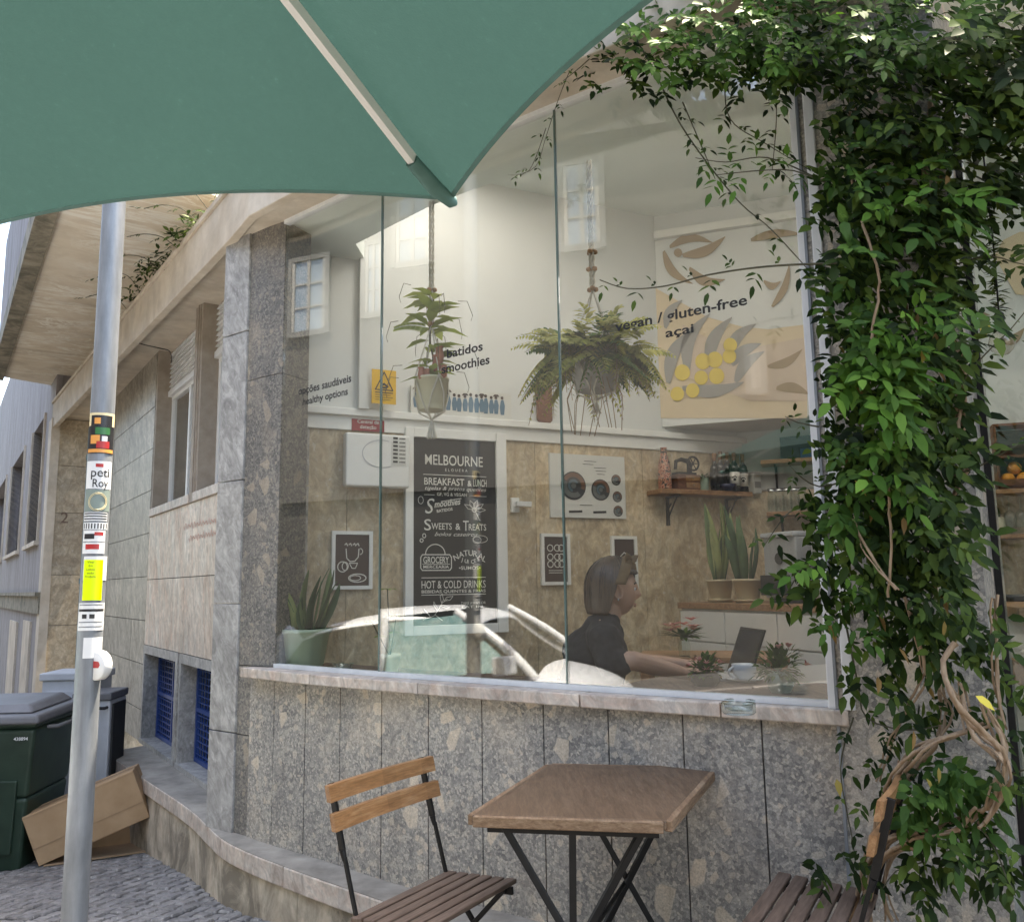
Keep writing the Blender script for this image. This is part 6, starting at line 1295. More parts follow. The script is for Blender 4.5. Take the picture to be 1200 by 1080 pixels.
def posy(px_, py_, label, pr, ph, bush, n, seed, mp, fl=7):
    p = atz(px_, py_, TZ); rr_ = random.Random(seed); t = thing('flower_pot', label, 'potted plant', p, 'flower pots on the window table'); q = MB(); q.lathe(p, [(pr*.7,0),(pr*.98,ph*.35),(pr,ph*.7),(pr*.85,ph),(pr*.78,ph),(pr*.75,ph*.85),(0,ph*.85)], 22); q.build('pot', mp, t)
    a_, c_ = MB(), MB()
    for k in range(n):
        a = rr_.uniform(0,6.28); el = rr_.uniform(-.25,1.3); d = Vector((math.cos(a)*math.cos(el), math.sin(a)*math.cos(el), math.sin(el))); a_.leaf(p+Vector((0,0,ph))+d*bush*rr_.uniform(.2,.9), d+Vector((0,0,rr_.uniform(-.5,.5))), Vector((0,0,1)), rr_.uniform(.025,.05), .02)
    for k in range(fl):
        a = rr_.uniform(0,6.28); el = rr_.uniform(.2,1.2); d = Vector((math.cos(a)*math.cos(el), math.sin(a)*math.cos(el), math.sin(el))); b0 = p+Vector((0,0,ph))+d*bush*.95
        for i in range(7): aa = i*.9; c_.leaf(b0, d+Vector((math.cos(aa),math.sin(aa),.3)), Vector((0,0,1)), .026, .02)
    a_.build('leaves', M['leaf_mid'] if seed % 2 else M['leaf'], t); c_.build('petals', M['pink_flower'], t)
posy(827, 803, 'low dark planter of pink flowers left of the coffee cup', .06, .05, .075, 150, 3, M['board'], 9)
posy(915, 811, 'round pale green pot of bushy leaves and a pink bloom right of the coffee cup', .05, .075, .105, 190, 5, M['pot_mint'], 4)
p = Vector((.93, 4.78, zT)); TZ_b = TZ; TZ = zT; pp = p; 
q = MB(); t = thing('flower_vase', 'spray of pink lilies on the light wooden table', 'vase', pp); q.lathe(pp, [(.03,0),(.035,.05),(.02,.10),(.024,.11)], 16); q.build('vase_body', M['clear'], t); lf, pe = MB(), MB()
for k in range(40): a = r.uniform(0,6.28); lf.leaf(pp+Vector((0,0,.10)), Vector((math.cos(a), math.sin(a), r.uniform(.0,.8))), Vector((0,0,1)), r.uniform(.08,.16), .03)
for k in range(9):
    a = r.uniform(0,6.28); b0 = pp+Vector((.08*math.cos(a), .05*math.sin(a), .13+r.uniform(0,.07)))
    for i in range(6): aa = i*1.05; pe.leaf(b0, Vector((math.cos(aa),math.sin(aa),.5)), Vector((0,0,1)), .06, .024)
lf.build('leaves', M['leaf_mid'], t); pe.build('petals', M['pink_flower'], t); TZ = TZ_b
# ---------------------------------------------------------------- the seated woman
HP = aty(722, 690, 3.86)        # centre of the head
wm = thing('person', 'woman with a dark bob, brown head band and black t-shirt sitting at the window table', 'person', (HP.x-.08, HP.y+.02, FL+.45))
fwd = Vector((.985, .02, -.05)).normalized(); lft = Vector((-fwd.y, fwd.x, 0)).normalized(); upv = fwd.cross(lft)*1
def hp(f, l, u): return HP+fwd*f+lft*l+upv*u
sk_ = []      # skeleton : (name, point, radius, parent)
shz = HP.z-.185
def V(f, l, z): q = HP+Vector((fwd.x,fwd.y,0)).normalized()*f+lft*l; return Vector((q.x, q.y, z))
bones = [('pelvis', V(-.11,0,FL+.58), .125, None), ('waist', V(-.12,0,FL+.72), .115, 'pelvis'), ('chest', V(-.10,0,shz-.11), .125, 'waist'), ('base', V(-.065,0,shz+.005), .085, 'chest'), ('neck', V(-.035,0,shz+.065), .052, 'base'), ('neck2', V(-.018,0,HP.z-.06), .05, 'neck')]
for s, sn in ((1,'l'),(-1,'r')):
    el = V(.10 if s < 0 else .12, s*.22, TZ+.055); wr = V(.33, s*.12, TZ+.045)
    if s < 0: el = V(.03,-.235,TZ+.10); wr = V(.26,-.13,TZ+.035)
    bones += [('sh'+sn, V(-.075, s*.165, shz-.035), .058, 'base'), ('ua'+sn, V(-.06, s*.20, shz-.12), .052, 'sh'+sn), ('el'+sn, el, .040, 'ua'+sn), ('fa'+sn, el.lerp(wr,.4), .040, 'el'+sn), ('wr'+sn, wr, .026, 'fa'+sn), ('pm'+sn, wr+Vector((fwd.x,fwd.y,0))*.055+Vector((0,0,-.006)), .030, 'wr'+sn)]
    for k, (dl, ln) in enumerate(((-.028,.062),(-.010,.074),(.010,.070),(.027,.056))):
        b0 = wr+Vector((fwd.x,fwd.y,0))*.085+lft*dl+Vector((0,0,-.004)); b1 = b0+Vector((fwd.x,fwd.y,0))*ln*.5+Vector((0,0,.006)); b2 = b0+Vector((fwd.x,fwd.y,0))*ln*.9+Vector((0,0,-.014)); b3 = b2+Vector((fwd.x,fwd.y,0))*ln*.15+Vector((0,0,-.014))
        bones += [('f%d0'%k+sn, b0, .0095, 'pm'+sn), ('f%d1'%k+sn, b1, .0088, 'f%d0'%k+sn), ('f%d2'%k+sn, b2, .0078, 'f%d1'%k+sn), ('f%d3'%k+sn, b3, .0068, 'f%d2'%k+sn)]
    th_ = wr+Vector((fwd.x,fwd.y,0))*.03-lft*s*.03; bones += [('t0'+sn, th_, .0125, 'wr'+sn), ('t1'+sn, th_+Vector((fwd.x,fwd.y,0))*.035-lft*s*.012, .0098, 't0'+sn), ('t2'+sn, th_+Vector((fwd.x,fwd.y,0))*.06-lft*s*.008+Vector((0,0,-.008)), .008, 't1'+sn)]
    hpj = V(-.06, s*.085, FL+.52); kn = V(.32, s*.10, FL+.52); an = V(.27, s*.10, FL+.08)
    bones += [('hip'+sn, hpj, .085, 'pelvis'), ('kn'+sn, kn, .062, 'hip'+sn), ('cf'+sn, kn.lerp(an,.35), .055, 'kn'+sn), ('an'+sn, an, .038, 'cf'+sn), ('to'+sn, V(.44, s*.11, FL+.045), .034, 'an'+sn)]
def capsules(mb, bones):
    P_ = {bn[0]: bn for bn in bones}
    for nm, p, rad, par in bones:
        if not par: continue
        q, rq = P_[par][1], P_[par][2]; d = p-q; ln = d.length
        Rm = d.to_track_quat('Z', 'Y').to_matrix().to_4x4(); Mt_ = Matrix.Translation(q)@Rm
        pr_ = [(rq*math.cos(t_), -rq*-math.sin(t_)) for t_ in (-1.5708,-1.1,-.7,-.35)]; pr_ = [(max(0,c_), z_) for c_, z_ in pr_]
        pr_ += [(rq+(rad-rq)*k/6, ln*k/6) for k in range(7)]; pr_ += [(max(0, rad*math.cos(t_)), ln+rad*math.sin(t_)) for t_ in (.35,.7,1.1,1.5708)]
        mb.lathe((0,0,0), pr_, 14); n_ = len(pr_)*14; mb.v[-n_:] = [Mt_@v for v in mb.v[-n_:]]
def fuse(o, vx, it):
    md = o.modifiers.new('remesh', 'REMESH'); md.mode = 'VOXEL'; md.voxel_size = vx; md.use_smooth_shade = True; m2_ = o.modifiers.new('smooth', 'SMOOTH'); m2_.factor = .5; m2_.iterations = it
# head : profile sculpted sphere, part of the same body mesh
hv, hf = [], []; NU, NV = 40, 34
for i in range(NV+1):
    th = math.pi*i/NV; z = math.cos(th)
    for j in range(NU):
        ph = 2*math.pi*j/NU; f, l = math.sin(th)*math.cos(ph), math.sin(th)*math.sin(ph)
        F_, L_, U_ = f*.092, l*.074, z*.115
        fr_ = max(0, f)
        if U_ < 0: k = 1-.42*(-z)**1.6; L_ *= k; F_ = F_*(1-.25*(-z)**2)+(.014*(-z) if f > 0 else -.0)
        nose = math.exp(-((l)/.17)**2)*fr_
        F_ += .026*nose*math.exp(-((z+.20)/.13)**2)+.010*nose*math.exp(-((z-.03)/.14)**2)
        F_ += .007*math.exp(-(l/.3)**2)*fr_*math.exp(-((z+.55)/.06)**2)+.006*math.exp(-(l/.28)**2)*fr_*math.exp(-((z+.66)/.055)**2)
        F_ += .014*math.exp(-(l/.3)**2)*fr_*math.exp(-((z+.90)/.12)**2)
        F_ -= .010*fr_*math.exp(-((abs(l)-.36)/.16)**2)*math.exp(-((z-.02)/.10)**2)
        F_ -= .006*math.exp(-(l/.3)**2)*fr_*math.exp(-((z+.44)/.04)**2)
        F_ += .004*fr_*math.exp(-((z-.18)/.09)**2)
        if f < 0: F_ *= 1.06
        hv.append(hp(F_, L_, U_))
for i in range(NV):
    for j in range(NU): hf.append((i*NU+j, i*NU+(j+1)%NU, (i+1)*NU+(j+1)%NU, (i+1)*NU+j))
bod = MB(); capsules(bod, bones); bod.add(hv, hf, True)
for s in (1, -1):   # ears
    ear = [hp(-.004+.019*math.cos(a*.45)-.006*math.sin(a*.45), s*.074+s*.008, -.012+.031*math.sin(a*.45)) for a in range(14)]; bod.tube(ear+[ear[0]], .0065, 6); bod.add([hp(-.004+.016*math.cos(a*.45), s*.074, -.012+.028*math.sin(a*.45)) for a in range(14)], [tuple(range(14))], True)
bo_ = bod.build('body', M['skin'], wm); fuse(bo_, .004, 3)
for s in (1, -1):
    q = MB(); q.lathe((0,0,0), [(0,-.011),(.0078,-.0078),(.011,0),(.0078,.0078),(0,.011)], 14); q.v = [v+hp(.0735, s*.030, .004) for v in q.v]; eo = q.build('eye', M['china'], wm); q = MB(); q.lathe((0,0,0), [(0,-.005),(.0045,-.002),(.0045,.002),(0,.005)], 12); q.v = [v+hp(.0825, s*.030, .004) for v in q.v]; q.build('iris', M['board'], eo)
    q = MB(); q.tube([hp(.074, s*.046, .026), hp(.083, s*.032, .031), hp(.087, s*.016, .027)], [.0025,.004,.003], 6); q.build('eyebrow', M['hair'], wm)
    q = MB(); q.lathe(hp(-.002, s*.087, -.046), [(0,-.006),(.005,0),(0,.006)], 10); q.build('ear_ring', M['chrome'], wm)
q = MB(); q.tube([hp(.083, -.022, -.066), hp(.0885, -.008, -.063), hp(.0885, .008, -.063), hp(.080, .022, -.066)], [.0015,.0035,.0035,.0015], 8); q.tube([hp(.083, -.018, -.070), hp(.087, -.006, -.072), hp(.087, .006, -.072), hp(.083, .018, -.070)], [.0015,.0038,.0038,.0015], 8); q.build('lips', plain('lip colour', (.42,.15,.12), .45), wm)
# bob of hair as a thick lobed shell
hr = MB(); vs, fs = [], []; NU2, NV2 = 64, 26
for i in range(NV2+1):
    t = i/NV2; 
    for j in range(NU2):
        ph = 2*math.pi*j/NU2; f = math.cos(ph); side = abs(math.sin(ph))
        lim = 2.62-1.48*max(0, f)**.55 if f > 0 else 2.62; lim = 2.5 if f < -.22 else 2.5-1.42*min(1, (f+.22)/.42)**.8
        th = lim*t; z = math.cos(th); rad = math.sin(min(th, 1.75)) if th > 1.75 else math.sin(th)
        wav = 1+.018*math.sin(ph*23+3*t)+.012*math.sin(ph*41)
        cu_l = 1-.16*max(0, (th-1.9)/.65)**2; F_, L_, U_ = f*rad*.121*wav*cu_l-.016, math.sin(ph)*rad*.104*wav*cu_l, z*.136 if th < 1.75 else math.cos(1.75)*.136-(th-1.75)*.125
        vs.append(hp(F_, L_, U_+.006))
for i in range(NV2):
    for j in range(NU2): fs.append((i*NU2+j, i*NU2+(j+1)%NU2, (i+1)*NU2+(j+1)%NU2, (i+1)*NU2+j))
hr.add(vs, fs, True); hr.build('hair', M['hair'], wm, solid=.012)
# fine strands over the shell and head band
fr = MB(); rh = random.Random(4)
for k in range(420):
    j = rh.uniform(0, NU2); i0 = rh.uniform(.5, 9); i1 = rh.uniform(19, 25.6); pts = []; lift = rh.uniform(.001, .007); dj = rh.uniform(-1.2, 1.2)
    for m_ in range(7):
        ii = i0+(i1-i0)*m_/6; jj = (j+dj*m_/6) % NU2; a_, b_ = int(ii), int(jj); p_ = vs[a_*NU2+b_].lerp(vs[min(a_+1,NV2)*NU2+b_], ii-a_); p2_ = vs[a_*NU2+(b_+1)%NU2].lerp(vs[min(a_+1,NV2)*NU2+(b_+1)%NU2], ii-a_); p_ = p_.lerp(p2_, jj-b_); pts.append(p_+(p_-HP).normalized()*lift)
    fr.tube(pts, [.0010,.0016,.0018,.0018,.0016,.0013,.0005], 4)
fr.build('hair_strands', M['hair'], wm)
bd = MB(); bvs_ = []
for k in range(33):
    a = math.pi*k/32-math.pi/2; F0 = .055; top = math.cos(a); L_ = math.sin(a)*.106; U_ = .02+top*.122
    for dd, rr2 in ((-.032, 1.0), (-.016, 1.03), (.0, 1.03), (.016, 1.0)): bvs_.append(hp(F0+dd-.045*(1-top), L_*rr2, U_*rr2))
bd.add(bvs_, [(k*4+m_, k*4+m_+1, k*4+m_+5, k*4+m_+4) for k in range(32) for m_ in range(3)], True); bd.build('head_band', M['apron'], wm, solid=.006)
bd = MB(); kc = hp(.045, -.06, .118)
for s in (-1, 1): bd.leaf(kc, Vector((.8*s*.6+.3, -.5, .5)), Vector((0,-1,.3)), .055, .04, droop=-.1); bd.leaf(kc, Vector((.5, -.3, .4*s)), Vector((0,-1,.3)), .045, .036)
bd.lathe(kc, [(0,-.016),(.015,-.01),(.018,0),(.015,.01),(0,.016)], 12); bd.build('band_knot', M['apron'], wm, solid=.006)
# t-shirt: grown from the same joints, a little fatter
tb = [('pelvis', V(-.10,0,FL+.54), .15, None), ('waist', V(-.12,0,FL+.72), .138, 'pelvis'), ('chest', V(-.10,0,shz-.11), .150, 'waist'), ('base', V(-.068,0,shz-.012), .098, 'chest'), ('col', V(-.05,0,shz+.035), .066, 'base')]
for s, sn in ((1,'l'),(-1,'r')):
    el = V(.12,.22,TZ+.055) if s > 0 else V(.03,-.235,TZ+.10); ua_ = V(-.06, s*.20, shz-.12)
    tb += [('sh'+sn, V(-.075, s*.165, shz-.035), .071, 'base'), ('ua'+sn, ua_, .066, 'sh'+sn), ('cf'+sn, ua_.lerp(el,.45), .060, 'ua'+sn)]
q = MB(); capsules(q, tb); so2 = q.build('t_shirt', M['shirt'], wm); fuse(so2, .008, 6); tx = bpy.data.textures.new('cloth folds', 'CLOUDS'); tx.noise_scale = .09; dm = so2.modifiers.new('folds', 'DISPLACE'); dm.texture = tx; dm.strength = .028; dm.mid_level = .5; dm.texture_coords = 'GLOBAL'
jb = [('pelvis', V(-.10,0,FL+.57), .145, None)]
for s, sn in ((1,'l'),(-1,'r')): jb += [('hip'+sn, V(-.06, s*.085, FL+.52), .10, 'pelvis'), ('kn'+sn, V(.32, s*.10, FL+.52), .075, 'hip'+sn), ('an'+sn, V(.27, s*.10, FL+.12), .058, 'kn'+sn)]
q = MB(); capsules(q, jb); fuse(q.build('trousers', M['board'], wm), .012, 5)
sc_ = V(-.08,0,FL); t = thing('cafe_chair', 'dark wooden chair under the seated woman', 'chair', sc_)
def sp(f, l, z): return V(-.08+f, l, FL+z)
b = MB(); b.hexa([sp(-.2,-.2,.40),sp(.2,-.2,.40),sp(.2,.2,.40),sp(-.2,.2,.40),sp(-.2,-.2,.425),sp(.2,-.2,.425),sp(.2,.2,.425),sp(-.2,.2,.425)]); b.build('seat', M['wood_seat'], t, bevel=.006)
for f in (-.18,.18):
    for l in (-.18,.18): b = MB(); b.bar(sp(f,l,0), sp(f,l,.40), .035, .035); b.build('leg', M['wood_seat'], t)
b = MB(); b.bar(sp(-.19,-.18,.42), sp(-.25,-.18,.68), .03, .03); b.bar(sp(-.19,.18,.42), sp(-.25,.18,.68), .03, .03); b.bar(sp(-.245,-.19,.66), sp(-.245,.19,.66), .02, .07); b.build('backrest', M['wood_seat'], t)
# ---------------------------------------------------------------- climbing vine on the pillar
r = random.Random(21)
vine = thing('climbing_vine', 'dense green climbing plant covering the stone pillar right of the shop window', 'climbing plant', (1.25, 2.7, gz(1.25, 2.7)))
dark, bright, mid = MB(), MB(), MB(); stems, woody = MB(), []
PD = {}
def pdepth(px_):       # depth of the pillar face seen at this column of the photo
    k = rr(px_, 500); 
    if px_ < 985: return None
    lo = E.uz(px_, 500) if px_ > 1140 else None
    s = cut_r(APR, k); q = at_s(APR, s); return q.y if px_ <= 1140 else 2.62-.0009*(px_-1140)
def vpt(px_, py_, off):
    """point seen at this pixel, off metres in front of the pillar or glass line"""
    base = pdepth(px_) if px_ >= 985 else GP[2].at(px_, 600).y
    return aty(px_, py_, base-off)
def compound(mb, p, d, n, size, nrm, rng):
    d = d.normalized(); side = d.cross(nrm)
    if side.length < .01: side = d.orthogonal()
    side.normalize(); pairs = (n-1)//2; L_ = size*(.75+.5*pairs)
    for k in range(pairs):
        q = p+d*(L_*(.35+.55*k/max(1,pairs)))-Vector((0,0,.15*L_*((k+1)/(pairs+1))**2))
        for s in (-1, 1): mb.leaf(q, side*s+d*.55+Vector((0,0,rng.uniform(-.35,.1))), nrm+Vector((rng.uniform(-.3,.3),rng.uniform(-.3,.3),0)), size*rng.uniform(.7,1.2), size*rng.uniform(.36,.54), droop=rng.uniform(.05,.3))
    mb.leaf(p+d*L_*.95-Vector((0,0,.15*L_)), d+Vector((0,0,-.2)), nrm, size*1.15, size*.55, droop=.2)
def clump(mb, px_, py_, rad, n, off0=.02, off1=.34, size=.05, squash=1.0, rng=r):
    csz = rng.uniform(.78,1.15)
    for k in range(n):
        a = rng.uniform(0, 6.283); q = rad*math.sqrt(rng.random())
        x, y = px_+q*math.cos(a), py_+q*math.sin(a)*squash
        if 110 < y < 580 and x < 958+rng.uniform(0,22): continue
        if 235 < y < 705 and x > 1108+rng.uniform(0,26) and rng.random() < .8: continue
        off = off0+(off1-off0)*math.sqrt(rng.random())*(1-.45*(q/rad)**2)
        p = vpt(x, y, off); out = Vector((rng.uniform(-.9,.9), -.75, rng.uniform(-1.1,.15))); d = out+Vector((math.cos(a)*.6, 0, -math.sin(a)*.35))
        nrm = Vector((rng.uniform(-.55,.55), -.95+rng.uniform(-.4,.3), .45+rng.uniform(-.3,.3))).normalized()
        compound(mb, p, d, rng.choice((3,5,5,7)), size*csz*rng.uniform(.7,1.25), nrm, rng)
# (x, y, radius, count, kind, off0, off1)
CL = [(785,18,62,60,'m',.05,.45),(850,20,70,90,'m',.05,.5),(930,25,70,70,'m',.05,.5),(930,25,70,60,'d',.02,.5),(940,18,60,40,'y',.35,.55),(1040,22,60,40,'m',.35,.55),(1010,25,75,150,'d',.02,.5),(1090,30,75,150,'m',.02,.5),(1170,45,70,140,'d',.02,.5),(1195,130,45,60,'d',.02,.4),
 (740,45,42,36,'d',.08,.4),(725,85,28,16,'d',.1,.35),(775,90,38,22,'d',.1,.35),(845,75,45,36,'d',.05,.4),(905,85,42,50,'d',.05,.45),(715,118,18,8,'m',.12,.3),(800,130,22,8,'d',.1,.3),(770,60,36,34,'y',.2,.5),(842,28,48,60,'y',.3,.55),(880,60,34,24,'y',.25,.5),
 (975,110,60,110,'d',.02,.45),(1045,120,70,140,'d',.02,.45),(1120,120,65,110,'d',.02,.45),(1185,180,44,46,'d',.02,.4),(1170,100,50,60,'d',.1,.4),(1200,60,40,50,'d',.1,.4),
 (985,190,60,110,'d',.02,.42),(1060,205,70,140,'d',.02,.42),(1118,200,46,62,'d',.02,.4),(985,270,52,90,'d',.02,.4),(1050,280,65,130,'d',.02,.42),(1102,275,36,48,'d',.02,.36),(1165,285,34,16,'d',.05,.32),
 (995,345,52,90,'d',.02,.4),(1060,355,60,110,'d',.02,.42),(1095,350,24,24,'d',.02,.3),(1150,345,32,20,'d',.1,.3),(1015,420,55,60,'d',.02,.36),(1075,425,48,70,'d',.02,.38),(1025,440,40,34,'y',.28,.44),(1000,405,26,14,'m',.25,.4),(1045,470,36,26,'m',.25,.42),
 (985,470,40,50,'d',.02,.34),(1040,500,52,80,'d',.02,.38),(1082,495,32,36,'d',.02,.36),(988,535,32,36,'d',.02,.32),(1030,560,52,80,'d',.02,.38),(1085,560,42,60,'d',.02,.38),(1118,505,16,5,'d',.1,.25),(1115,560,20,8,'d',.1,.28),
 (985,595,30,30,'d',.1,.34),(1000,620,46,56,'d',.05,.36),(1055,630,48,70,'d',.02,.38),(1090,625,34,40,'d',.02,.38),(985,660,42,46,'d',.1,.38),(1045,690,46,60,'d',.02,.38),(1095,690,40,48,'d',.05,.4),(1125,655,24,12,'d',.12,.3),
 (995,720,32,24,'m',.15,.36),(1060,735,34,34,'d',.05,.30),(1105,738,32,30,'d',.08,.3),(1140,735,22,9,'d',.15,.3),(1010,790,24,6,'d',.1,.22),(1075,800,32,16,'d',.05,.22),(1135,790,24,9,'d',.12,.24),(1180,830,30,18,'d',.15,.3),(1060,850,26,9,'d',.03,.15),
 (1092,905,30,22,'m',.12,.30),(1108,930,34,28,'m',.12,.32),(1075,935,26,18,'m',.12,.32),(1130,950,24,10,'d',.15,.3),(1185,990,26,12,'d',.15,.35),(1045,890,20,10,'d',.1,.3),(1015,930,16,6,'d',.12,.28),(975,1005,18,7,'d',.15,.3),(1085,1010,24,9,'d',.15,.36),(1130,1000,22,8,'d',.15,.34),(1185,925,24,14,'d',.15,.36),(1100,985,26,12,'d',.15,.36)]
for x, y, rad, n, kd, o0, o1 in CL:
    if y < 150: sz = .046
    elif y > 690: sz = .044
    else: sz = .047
    clump({'d': dark, 'm': mid, 'y': bright}[kd], x, y, rad, int(n*(.80 if y < 300 else .76)), o0, o1, sz)
for k in range(26): x, y = r.uniform(965,1110), r.uniform(60,680); clump(mid if k % 3 else bright, x, y, 20, 5, .3, .44, .05)
# trailing sprays over the glass
def spray(pts, offs_, n, mb, size=.04, rstem=.003, both=True):
    P3 = [vpt(x, y, o) for (x, y), o in zip(pts, offs_)]; P3 = catmull(P3, .03); stems = MB(); stems.tube(P3, [rstem*(1-.6*i/len(P3)) for i in range(len(P3))], 5); stems.build('runner_stem', M['stem'], vine)
    for k in range(n):
        s = (k+.5)/n; p = at_s(P3, s*(len(P3)-1)); d = (P3[-1]-P3[0]).normalized(); side = Vector((-d.z, -.4, d.x)) if k % 2 else Vector((d.z, -.4, -d.x))
        compound(mb, p, side+d*.5+Vector((0,0,-.5)), r.choice((3,3,5)), size*r.uniform(.7,1.15), Vector((r.uniform(-.4,.4), -.7, .7)).normalized(), r)
spray([(1075,305),(985,308),(900,312),(830,322),(780,335),(735,338),(703,328)], [.1,.3,.34,.36,.36,.36,.36], 16, dark, .034, .005)
spray([(735,30),(765,80),(800,150),(860,230),(905,270),(955,325)], [.3,.28,.26,.24,.22,.2], 10, dark, .036, .004)
spray([(840,30),(848,90),(856,140),(900,170),(950,200)], [.3,.28,.26,.24,.2], 10, dark, .036)
spray([(800,120),(830,190),(838,210)], [.3,.3,.28], 6, dark, .034); spray([(960,210),(900,185),(850,190),(815,185)], [.25,.3,.3,.3], 9, mid, .036); spray([(970,215),(930,200),(890,200),(840,205)], [.3,.34,.34,.34], 8, bright, .038)
spray([(690,55),(672,75),(655,115),(640,160),(628,195),(606,205)], [.3,.28,.26,.24,.22,.2], 9, dark, .026, .0022)
spray([(640,150),(620,200),(595,205)], [.25,.22,.22], 4, dark, .024, .002); spray([(715,40),(690,70),(660,95)], [.3,.3,.3], 6, dark, .03)
spray([(905,60),(910,130),(905,200)], [.28,.26,.24], 10, dark, .035); spray([(960,590),(925,600),(895,640)], [.2,.26,.3], 5, dark, .034); spray([(985,640),(945,660),(925,690),(915,700)], [.25,.3,.32,.33], 8, dark, .042); spray([(985,565),(960,570),(940,560),(925,545)], [.2,.25,.28,.28], 7, dark, .034); spray([(960,500),(935,495),(920,488)], [.2,.22,.22], 4, dark, .03)
spray([(1120,310),(1160,300),(1200,310),(1225,300)], [.2,.25,.25,.25], 14, dark, .042); spray([(1110,470),(1150,420),(1185,385),(1205,360)], [.2,.22,.22,.22], 9, dark, .034); spray([(1110,560),(1150,545),(1185,525),(1200,520)], [.2,.22,.22,.22], 7, dark, .03)
spray([(1140,960),(1165,990),(1180,1030),(1196,1050)], [.25,.28,.3,.3], 10, dark, .032); spray([(1160,900),(1190,905),(1215,895)], [.2,.25,.25], 5, dark, .03); spray([(985,700),(1005,800),(1015,840),(1060,855),(1100,850)], [.1,.12,.14,.16,.2], 6, dark, .034, .004); spray([(1000,840),(985,900),(1000,990),(1005,1040)], [.1,.14,.16,.18], 5, dark, .034)
spray([(1085,985),(1080,1010),(1050,1020),(1035,1040)], [.2,.22,.22,.22], 5, dark, .036); spray([(1080,930),(1085,1000),(1075,1075)], [.15,.15,.15], 5, dark, .034)
lfy = MB(); lfy.leaf(vpt(1143,815,.42), Vector((.7,-.2,-.5)), Vector((.2,-.8,.5)), .05, .028); dry = MB()
for k in range(46): x, y = r.uniform(970,1115), r.uniform(120,960); p = vpt(x, y, r.uniform(.15,.4)); dry.leaf(p, Vector((r.uniform(-.6,.6),-.4,-1)), Vector((r.uniform(-.5,.5),-.9,.2)), r.uniform(.03,.06), r.uniform(.012,.024), cup=.6)
dry.build('dry_leaves', M['leaf_dry'], vine)
dark.build('foliage', M['leaf'], vine); mid.build('mid_foliage', M['leaf_mid'], vine); bright.build('bright_foliage', M['leaf_bright'], vine); 
lfy.build('yellow_leaf', plain('yellowed leaf', (.60,.48,.05), .6), vine)
def wood_stem(pts, offs_, r0, r1, n_=1, jit=10):
    for k in range(n_):
        j = [(0,0)]*len(pts) if k == 0 else [(r.uniform(-jit,jit), r.uniform(-jit*.6,jit*.6)) for _ in pts]; sc2 = 1 if k == 0 else r.uniform(.45,.9)
        P3 = catmull([vpt(x+a_[0], y+a_[1], max(.02, o+(r.uniform(-.05,.05) if k else 0))) for (x, y), o, a_ in zip(pts, offs_, j)], .025); n = len(P3); q = MB()
        q.tube([p+Vector((r.uniform(-.0025,.0025), r.uniform(-.0025,.0025), r.uniform(-.0025,.0025))) for p in P3], [(r0+(r1-r0)*i/n)*sc2*r.uniform(.88,1.12) for i in range(n)], 7); q.build('woody_stem', M['bark'], vine)
wood_stem([(1000,1079),(1015,1000),(1045,920),(1075,880),(1110,862),(1150,850)], [.10,.14,.2,.24,.26,.22], .007, .005, 4, 9)
wood_stem([(1010,1079),(1030,1000),(1060,915),(1095,875),(1108,840),(1105,800)], [.08,.12,.18,.2,.16,.1], .006, .004, 4, 9)
wood_stem([(1120,752),(1106,775),(1112,808),(1135,840),(1165,868),(1178,890),(1172,920),(1158,945)], [.32,.34,.36,.36,.34,.32,.28,.26], .0075, .007, 2, 6)
wood_stem([(1125,800),(1140,860),(1168,890),(1165,935),(1150,950)], [.24,.28,.32,.3,.28], .006, .006, 4, 10); wood_stem([(1150,820),(1172,860),(1180,900),(1168,945),(1152,965)], [.24,.28,.3,.3,.28], .006, .006, 4, 9)
wood_stem([(1150,950),(1120,975),(1070,985),(1030,1010),(1005,1079)], [.26,.26,.24,.2,.16], .006, .007, 4, 8); wood_stem([(1130,960),(1080,975),(1045,985),(1020,1020),(1015,1079)], [.2,.18,.14,.12,.1], .005, .006, 4, 8); wood_stem([(1075,985),(1050,1000),(1035,1040),(1045,1079)], [.16,.14,.12,.1], .005, .006, 3, 8)
wood_stem([(1100,765),(1075,805),(1050,860),(1030,915)], [.2,.2,.16,.12], .004, .003, 2, 8); wood_stem([(1095,330),(1110,380),(1125,430),(1120,500),(1130,545),(1110,600)], [.1,.14,.16,.16,.14,.14], .008, .007, 3, 8); wood_stem([(1118,400),(1128,460),(1128,520)], [.14,.14,.14], .006, .006, 2, 5)
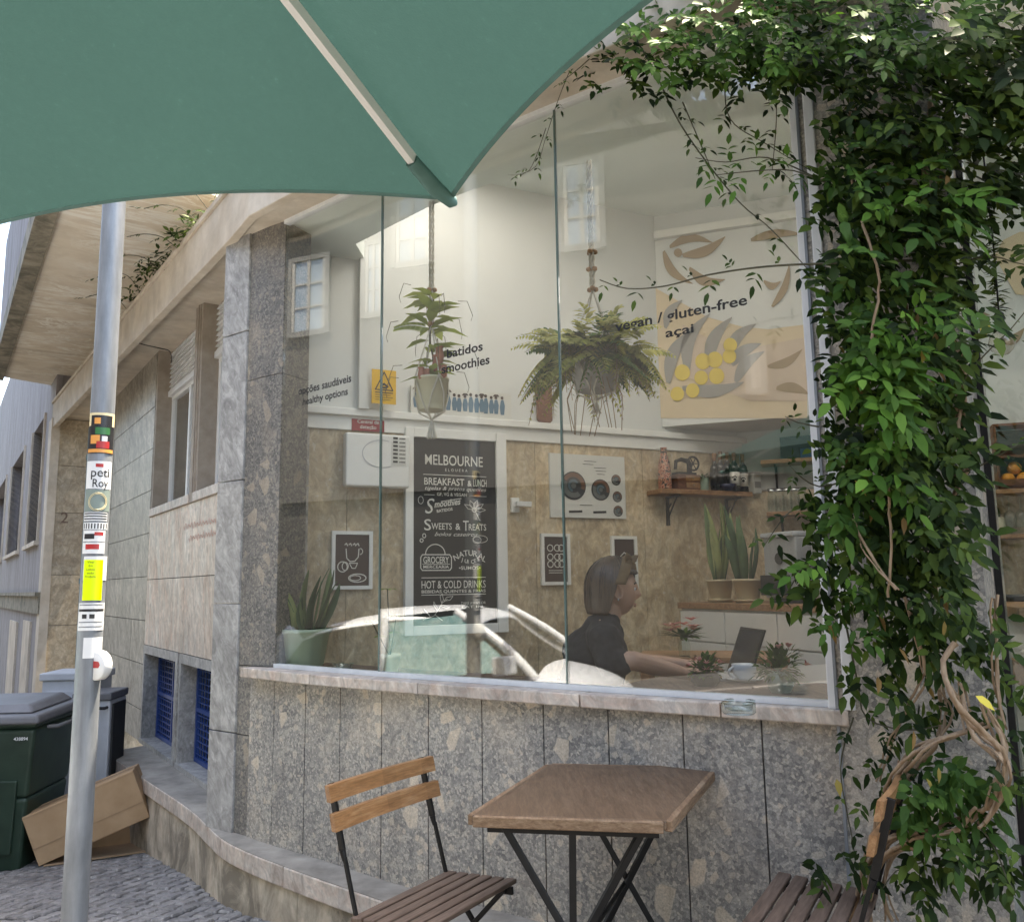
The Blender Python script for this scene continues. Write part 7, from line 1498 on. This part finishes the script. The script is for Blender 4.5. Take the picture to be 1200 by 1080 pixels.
wood_stem([(1040,560),(1045,640),(1040,700)], [.36,.36,.34], .004, .004); wood_stem([(1060,700),(1075,740),(1085,790)], [.28,.28,.26], .005, .005, 2, 8); wood_stem([(998,605),(1020,650),(1050,690)], [.34,.36,.36], .004, .004, 2, 6); wood_stem([(1090,120),(1085,240),(1095,330)], [.1,.14,.14], .008, .008, 2, 8); wood_stem([(1000,90),(995,150),(1000,230)], [.2,.24,.22], .004, .004, 2, 8); wood_stem([(1010,260),(1030,330),(1020,400)], [.40,.42,.42], .004, .004)
wood_stem([(1165,700),(1168,780),(1172,850)], [.2,.22,.24], .005, .005, 3, 7)
# ---------------------------------------------------------------- plant trailing along the cornice
lp = thing('trailing_plant', 'dark trailing plant growing over the stone cornice left of the window', 'plant', (OC[3].x-.3, OC[3].y+.6, 3.84))
lf, st = MB(), MB()
def cor(px_, py_, up=0, back=.05):
    k = rr(px_, py_); s = cut_r([p for p in OC[:5]], k); q = at_s(OC[:5], s); return Vector((q.x+.57*back, q.y+.82*back, 3.85+up))
for k in range(150):
    s = r.random(); px_ = 150+s*105; p = cor(px_, 330, r.uniform(0,.10)+.22*r.random()*max(0, math.sin(s*9))**2, r.uniform(-.05,.12)); d = Vector((r.uniform(-1,1), r.uniform(-1,.2), r.uniform(-.5,.9))); compound(lf, p, d, r.choice((3,5)), r.uniform(.035,.062), Vector((r.uniform(-.4,.4),-.6,.7)).normalized(), r)
for px_, ln in ((150,.35),(165,.45),(185,.3),(205,.25),(240,.4),(228,.3)):
    p = cor(px_, 330, .03, .0); pts = [p, p+Vector((-.10,-.02,ln*.3)), p+Vector((-.22,-.05,ln*.35)), p+Vector((-.34,-.06,ln*.25))]; st.tube(catmull(pts, .04), .003, 5)
    for q in pts[1:]: compound(lf, q, Vector((-1,-.3,r.uniform(-.6,.6))), 5, .035, Vector((0,-.6,.8)), r)
lf.build('leaves', M['leaf'], lp); st.build('stems', M['stem'], lp)
for o in list(bpy.data.objects):
    if o.type == 'CURVE': bpy.data.objects.remove(o)
